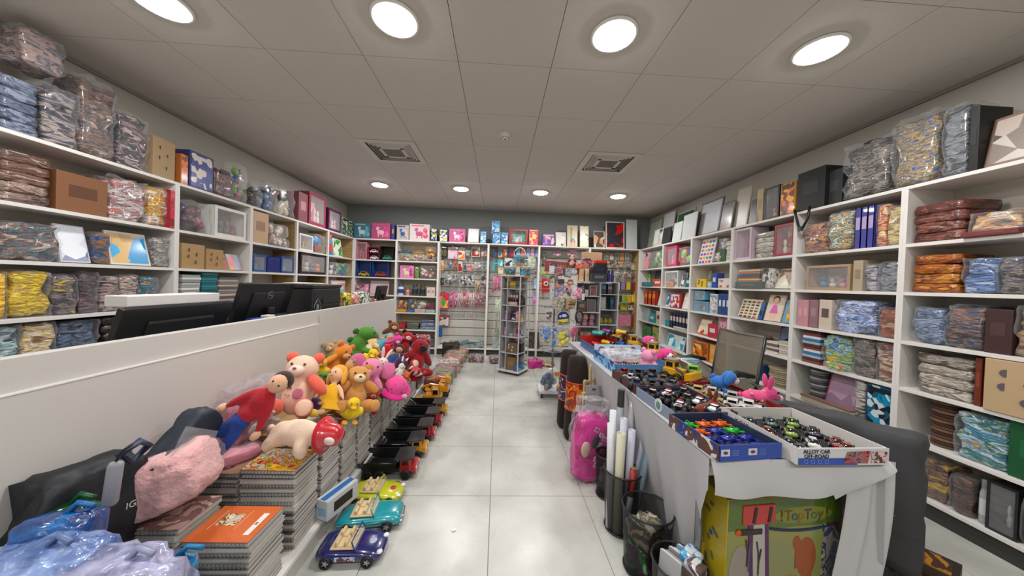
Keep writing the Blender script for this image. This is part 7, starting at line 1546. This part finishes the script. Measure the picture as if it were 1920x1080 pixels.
G().box((-.02, 0, bh+.0008), (.26, .08, .0012)).out('top_print', busy(cols('5c6054 8c8c78 3c405c 7c8060'), 16, .5), t); G().box((0, .0, bh+.0004), (bw-.01, bd-.01, .0006)).out('top_face', mat('#8c8c38', .5), t)
# dark mesh waste baskets
def meshmat():
    m, nt, b = base('wire_mesh'); L = nt.links; b.inputs['Base Color'].default_value = lin('#101011'); b.inputs['Roughness'].default_value = .4; b.inputs['Metallic'].default_value = .4
    tr_ = nt.nodes.new('ShaderNodeBsdfTransparent'); mx = nt.nodes.new('ShaderNodeMixShader'); mx.inputs[0].default_value = .62
    L.new(tr_.outputs[0], mx.inputs[1]); L.new(b.outputs[0], mx.inputs[2]); L.new(mx.outputs[0], nt.nodes['Material Output'].inputs[0]); return m
MESH = meshmat()
def basket(x, y, r, h, label):
    t = thing('mesh_basket', label, 'basket', (x, y, 0), 0)
    G().lathe([(r*.86, .008), (r, h)], seg=32).out('mesh_wall', MESH, t, True, fix=False); G().cyl((0, 0, .005), r*.87, .008, seg=28).out('basket_floor', mat('#1c1c1e', .5), t)
    G().tube([(r*math.cos(a), r*math.sin(a), h) for a in [k*PI/16 for k in range(32)]], .005, 7, True).out('rim', mat('#121214', .35), t, True); G().tube([(r*.87*math.cos(a), r*.87*math.sin(a), .008) for a in [k*PI/16 for k in range(32)]], .005, 6, True).out('foot_ring', mat('#121214', .35), t, True)
basket(.76, 1.97, .085, .27, 'dark mesh basket tucked behind the backpack'); basket(.735, 1.70, .10, .33, 'tall dark mesh basket holding paper rolls'); basket(.755, 1.445, .115, .30, 'wide dark mesh basket with green and silver packs'); basket(.755, 1.185, .10, .27, 'dark mesh basket of magazines nearest the viewer')
def roll(x, y, h, r, c_, label, lean=(0, 0), cap=None, grp=None):
    t = thing('paper_roll', label, 'paper roll', (x, y, .012), rot=(lean[1], lean[0], 0), group=grp)
    G().lathe([(r*.7, .0), (r, 0), (r, h), (r*.72, h), (r*.7, h-.05)], seg=18).out('roll_sheet', mat(c_, .5, coat=.2), t, True)
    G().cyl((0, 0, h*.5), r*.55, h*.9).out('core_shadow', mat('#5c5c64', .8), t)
    if cap: G().cyl((0, 0, h-.03), r*1.03, .1).out('dark_cap', mat(cap, .4), t)
for k, (x, y, h, c_, lb, ln, cp) in enumerate(((.735, 1.69, .58, '#c8c8cc', 'white paper roll at left of basket', (-.02, 0), None), (.755, 1.745, .63, '#c8c8d0', 'white paper roll behind the left one', (0, 0), None), (.765, 1.655, .55, '#c4c0a8', 'cream paper roll at front', (.0, .02), None), (.795, 1.715, .60, '#c0c0cc', 'bluish white roll in middle', (.02, 0), None), (.815, 1.66, .56, '#b8b8c8', 'lilac white roll at front right', (.03, 0), None), (.80, 1.77, .72, '#8c9098', 'dark capped tall tube', (.02, -.02), '#2c2e30'), (.845, 1.74, .69, '#8c8c90', 'grey steel coloured tube', (.03, 0), None), (.85, 1.69, .66, '#8498a8', 'leaning blue grey tube with dark top', (.16, 0), '#34342f'), (.84, 1.655, .60, '#8498a8', 'shorter leaning tube with dark top', (.17, .03), '#34342f'), (.865, 1.70, .52, '#a8a8c0', 'lilac wrapped roll at right', (.1, 0), None))):
    roll(x-.07, y, h, .019 if k not in (2,) else .023, c_, lb, ln, cp)
t = thing('pencil_bundle', 'red tube of gold tipped pencils in roll basket', 'pencils', (.74, 1.615, .2), rot=(0, .1, 0)); G().cyl((0, 0, .1), .017, .16).out('red_tube', mat('#8c1c1c', .4), t, True); G().cyl((0, 0, .0), .018, .08).out('clear_base', mat('#a8a8a8', .3), t, True)
g = G()
for k in range(7): a = k*.9; g.ell((.009*math.cos(a)*(k > 0), .009*math.sin(a)*(k > 0), .185), (.004, .004, .007), u=7, v=5)
g.out('gold_tips', mat('#b08c30', .3, .6), t, True)
for k, (x, y, z, w_, d_, h, cc, lb) in enumerate(((.75, 1.43, .012, .15, .13, .13, '14702c 1c8838 5c1c50 3c1030', 'green and maroon bag in wide basket'), (.75, 1.44, .145, .14, .13, .1, '8c8470 5c5448 b8b0a0 3c3c38', 'olive silver crinkled bag on top in wide basket'), (.76, 1.97, .012, .1, .1, .17, '8c8c8c 5c5c60 3c2c34', 'grey clear bag in back basket'))):
    t = thing('crinkled_bag', lb, 'bag', (x, y, z), .4); G().lump(w_, d_, h, 120+k, .22, 9).out('bag_body', busy(cols(cc), 9, .3, .8, bump=.8), t, True); G().tube([(0, 0, h*.9), (.01, 0, h+.015)], .008).out('knot', mat('#a8a49c', .3), t)
for k in range(7):
    t = thing('magazine', 'slim %s magazine upright in nearest basket' % ['white', 'green edged', 'pink edged', 'grey', 'lilac', 'silver', 'pale blue'][k], 'magazine', (.71+.014*k, 1.195+.004*k, .012), rot=(0, .12, .5)); c_ = ['#b8b8bc', '#6c8c78', '#b09098', '#8c8c90', '#a8a8bc', '#c8ccd4', '#7ca0bc'][k]
    G().box((0, 0, .13), (.009, .09, .26-.012*(k % 3)), bev=.001).out('magazine_cover', mat(c_, .35, coat=.5), t); G().box((.0, 0, .262-.012*(k % 3)), (.005, .08, .002)).out('page_edge', PAPER, t)
for k, (x, y, c_, lb) in enumerate(((.80, 1.15, 'a8a8ac 5c4c4c c8c8cc', 'white and brown folded pack in nearest basket'), (.815, 1.20, '2c70a8 5c98c0 c8d0d8', 'blue and white pack in nearest basket'))): t = thing('folded_pack', lb, 'pack', (x, y, .15), .5); G().lump(.07, .06, .15, 140+k, .2, 7).out('pack_body', busy(cols(c_), 12, .4, .6, bump=.5), t, True); G().box((0, 0, .148), (.04, .02, .01)).out('pack_seal', mat('#c8c8c8', .4), t)
t = thing('black_folder', 'black folder leaning in nearest basket', 'folder', (.845, 1.235, .012), rot=(.1, .3, .3)); G().box((0, 0, .15), (.012, .1, .3), bev=.003).out('folder_cover', mat('#17171a', .5), t); G().box((.007, 0, .15), (.002, .08, .26)).out('folder_edge', mat('#3c3c40', .4), t)
# brown bolsters
for k, (x, y, lb, cb) in enumerate(((.69, 2.93, 'brown bolster cushion with white banded label, farther', 'b8a8a0 5c3828 24204c c8b8b0'), (.705, 2.70, 'brown bolster cushion with orange banded label, nearer', 'b85028 7c3018 c87848 a83c18'))):
    t = thing('bolster_cushion', lb, 'cushion', (x, y, 0), rot=(0, .03, 0)); r_ = .086; H_ = .74
    G().lathe([(.0005, 0), (r_*.8, .004), (r_, .04), (r_, H_-.05), (r_*.85, H_-.01), (.0005, H_)], seg=28).out('cushion_body', mat('#21120c', .95, sheen=.05, bump=(150, .5, .004)), t, True)
    G().lathe([(r_+.001, .28), (r_+.003, .285), (r_+.003, .50), (r_+.001, .505)], seg=28).out('label_band', busy(cols(cb), 11, .4, .4), t, True)
    for z in (.275, .51): G().tube([((r_+.003)*math.cos(a), (r_+.003)*math.sin(a), z) for a in [j*PI/14 for j in range(28)]], .006, 5, True).out('red_edging', mat('#b84028', .5), t, True)
    G().tube([(0, 0, H_-.005), (0, .01, H_+.03)], [.02, .012]).out('gathered_end', film('#ffffff', .2, .1, .5), t, True)
# pink bag in plastic
t = thing('bagged_backpack', 'pink lettered backpack in clear plastic bag on floor by table', 'backpack', (.665, 2.14, 0), rot=(0, .08, .1))
G().lump(.25, .15, .46, 44, .06, 10, rnd=.62).out('backpack_body', busy(cols('b8407c c0508c a83470'), 5, .6, .2), t, True)
for k, (x, z, ch) in enumerate(((-.0, .38, 'M'), (.035, .345, 'S'), (.06, .32, 'N'), (.03, .28, 'M'), (.055, .235, 'M'), (.015, .18, 'N'), (.02, .14, 'M'))):
    G().box((x, -.083, z), (.034, .004, .034), (0, .3, 0), bev=.002).out('letter_tile', mat('#d0a0b8', .5), t); text(ch, .030, mat('#8c1c54', .5), t, (x, -.0865, z), name='tile_lettering')
G().ell((.005, -.078, .30), (.024, .012, .05), (0, .3, 0)).out('black_drop_print', mat('#1c2028', .4), t, True); G().ell((-.06, -.072, .24), (.035, .014, .055)).out('cream_oval_print', mat('#c8a898', .5), t, True); G().tube([(-.03, .0, .44), (0, 0, .49), (.03, 0, .44)], .008).out('top_handle', mat('#a03068', .5), t, True)
G().lump(.29, .19, .50, 45, .14, 12, fr=10, rnd=.6).out('plastic_bag', FILMW, t, True); G().lump(.20, .1, .12, 46, .4, 9, c=(-.02, .0, .45), fr=12).out('gathered_neck', film('#ffffff', .08, .1, 1, 30), t, True)
t = thing('grey_backing_board', 'pale grey backing board leaning behind the backpack', 'board', (.735, 2.27, .0), rot=(-.1, .05, .1)); G().box((0, 0, .30), (.13, .006, .60), bev=.002).out('board', mat('#8c8c8c', .5), t); G().box((0, -.004, .57), (.03, .002, .012)).out('hang_slot', DGREY, t)
t = thing('wooden_easel', 'small light wooden easel leaning on table edge', 'easel', (.755, 2.42, .0), rot=(0, 0, .6)); wd = mat('#b09c70', .6)
for x, hh in ((-.075, .62), (.0, .73), (.075, .62)): G().box((x, 0, hh/2), (.022, .018, hh), (0, -x*.6, 0), bev=.002).out('easel_leg', wd, t)
G().box((0, -.02, .52), (.22, .03, .024), bev=.002).out('ledge', wd, t); G().box((0, .0, .60), (.16, .014, .02), bev=.002).out('crossbar', wd, t)
# office chair
t = thing('office_chair', 'grey mesh back office chair behind the table', 'chair', (1.93, 2.47, 0), 0)
def meshback():
    m, nt, b = base('chair_mesh'); L = nt.links; b.inputs['Base Color'].default_value = lin('#7c7566'); b.inputs['Roughness'].default_value = .7
    tr_ = nt.nodes.new('ShaderNodeBsdfTransparent'); mx = nt.nodes.new('ShaderNodeMixShader'); mx.inputs[0].default_value = .72
    L.new(tr_.outputs[0], mx.inputs[1]); L.new(b.outputs[0], mx.inputs[2]); L.new(mx.outputs[0], nt.nodes['Material Output'].inputs[0]); return m
G().box((.05, 0, .76), (.012, .46, .50), (0, .12, 0), bev=.004).out('mesh_back', meshback(), t)
for s_ in (-1, 1): G().tube([(-.02, s_*.235, .46), (.03, s_*.235, .62), (.085, s_*.235, 1.02)], .012, 7).out('back_frame', BLACK, t, True)
G().tube([(.085, -.235, 1.01), (.08, 0, 1.005), (.085, .235, 1.01)], .012, 7).out('back_frame', mat('#5c564a', .5), t, True)
G().box((-.2, 0, .46), (.46, .46, .06), bev=.02).out('seat', mat('#2a2826', .8), t)
for s_ in (-1, 1):
    G().tube([(.045, s_*.25, .64), (-.1, s_*.27, .72), (-.28, s_*.27, .70), (-.3, s_*.27, .5), (-.2, s_*.25, .44)], .011, 7).out('arm_tube', CHROME, t, True); G().tube([(-.02, s_*.27, .725), (-.15, s_*.27, .745), (-.27, s_*.27, .72)], [.016, .024, .018], 8).out('arm_pad', mat('#17181a', .5), t, True)
G().cyl((-.2, 0, .26), .025, .36).out('gas_column', CHROME, t, True)
for k in range(5):
    a = k*2*PI/5; G().tube([(-.2, 0, .1), (-.2+.28*math.cos(a), .28*math.sin(a), .07)], [.025, .014], 7).out('base_leg', BLACK, t); G().cyl((-.2+.28*math.cos(a), .28*math.sin(a), .028), .028, .03, (PI/2, 0, a)).out('caster', BLACK, t)
# dark draped chair and floor box at the right end
t = thing('draped_chair_cover', 'dark grey cloth draped over a chair right of the table', 'chair cover', (1.715, 1.47, .14), rot=(0, 0, -.98))
G().lump(.56, .12, .62, 151, .06, 12, fr=4, rnd=.12).out('cloth_cover', mat('#3a3a3c', .85, bump=(250, .3, .002)), t, True); G().tube([(-.25, -.085, .34), (.0, -.083, .29), (.2, -.085, .26)], .003, 5).out('seam', mat('#5c5a5a', .6), t)
t = thing('black_stool', 'low black seat base under the grey cloth', 'stool', (1.80, 1.50, 0), 0); G().cyl((0, 0, .12), .22, .06, seg=24).out('seat_disc', mat('#0c0c0d', .5), t, True); G().cyl((0, 0, .06), .03, .08).out('column', BLACK, t); G().cyl((0, 0, .012), .2, .024, seg=24).out('foot_disc', BLACK, t, True)
t = thing('floor_carton', 'brown and black open carton on floor by the dark stool', 'carton', (2.03, 1.36, 0), .5); G().box((0, 0, .06), (.26, .22, .12), bev=.003).out('carton_body', mat('#2c2018', .5), t); G().box((0, 0, .121), (.22, .18, .002)).out('carton_opening', busy(cols('7c4c20 b07c38 3c2414 1c1410'), 9, .5), t); G().box((-.13, 0, .15), (.006, .2, .07), (0, -.4, 0)).out('carton_flap', mat('#4c3828', .6), t)
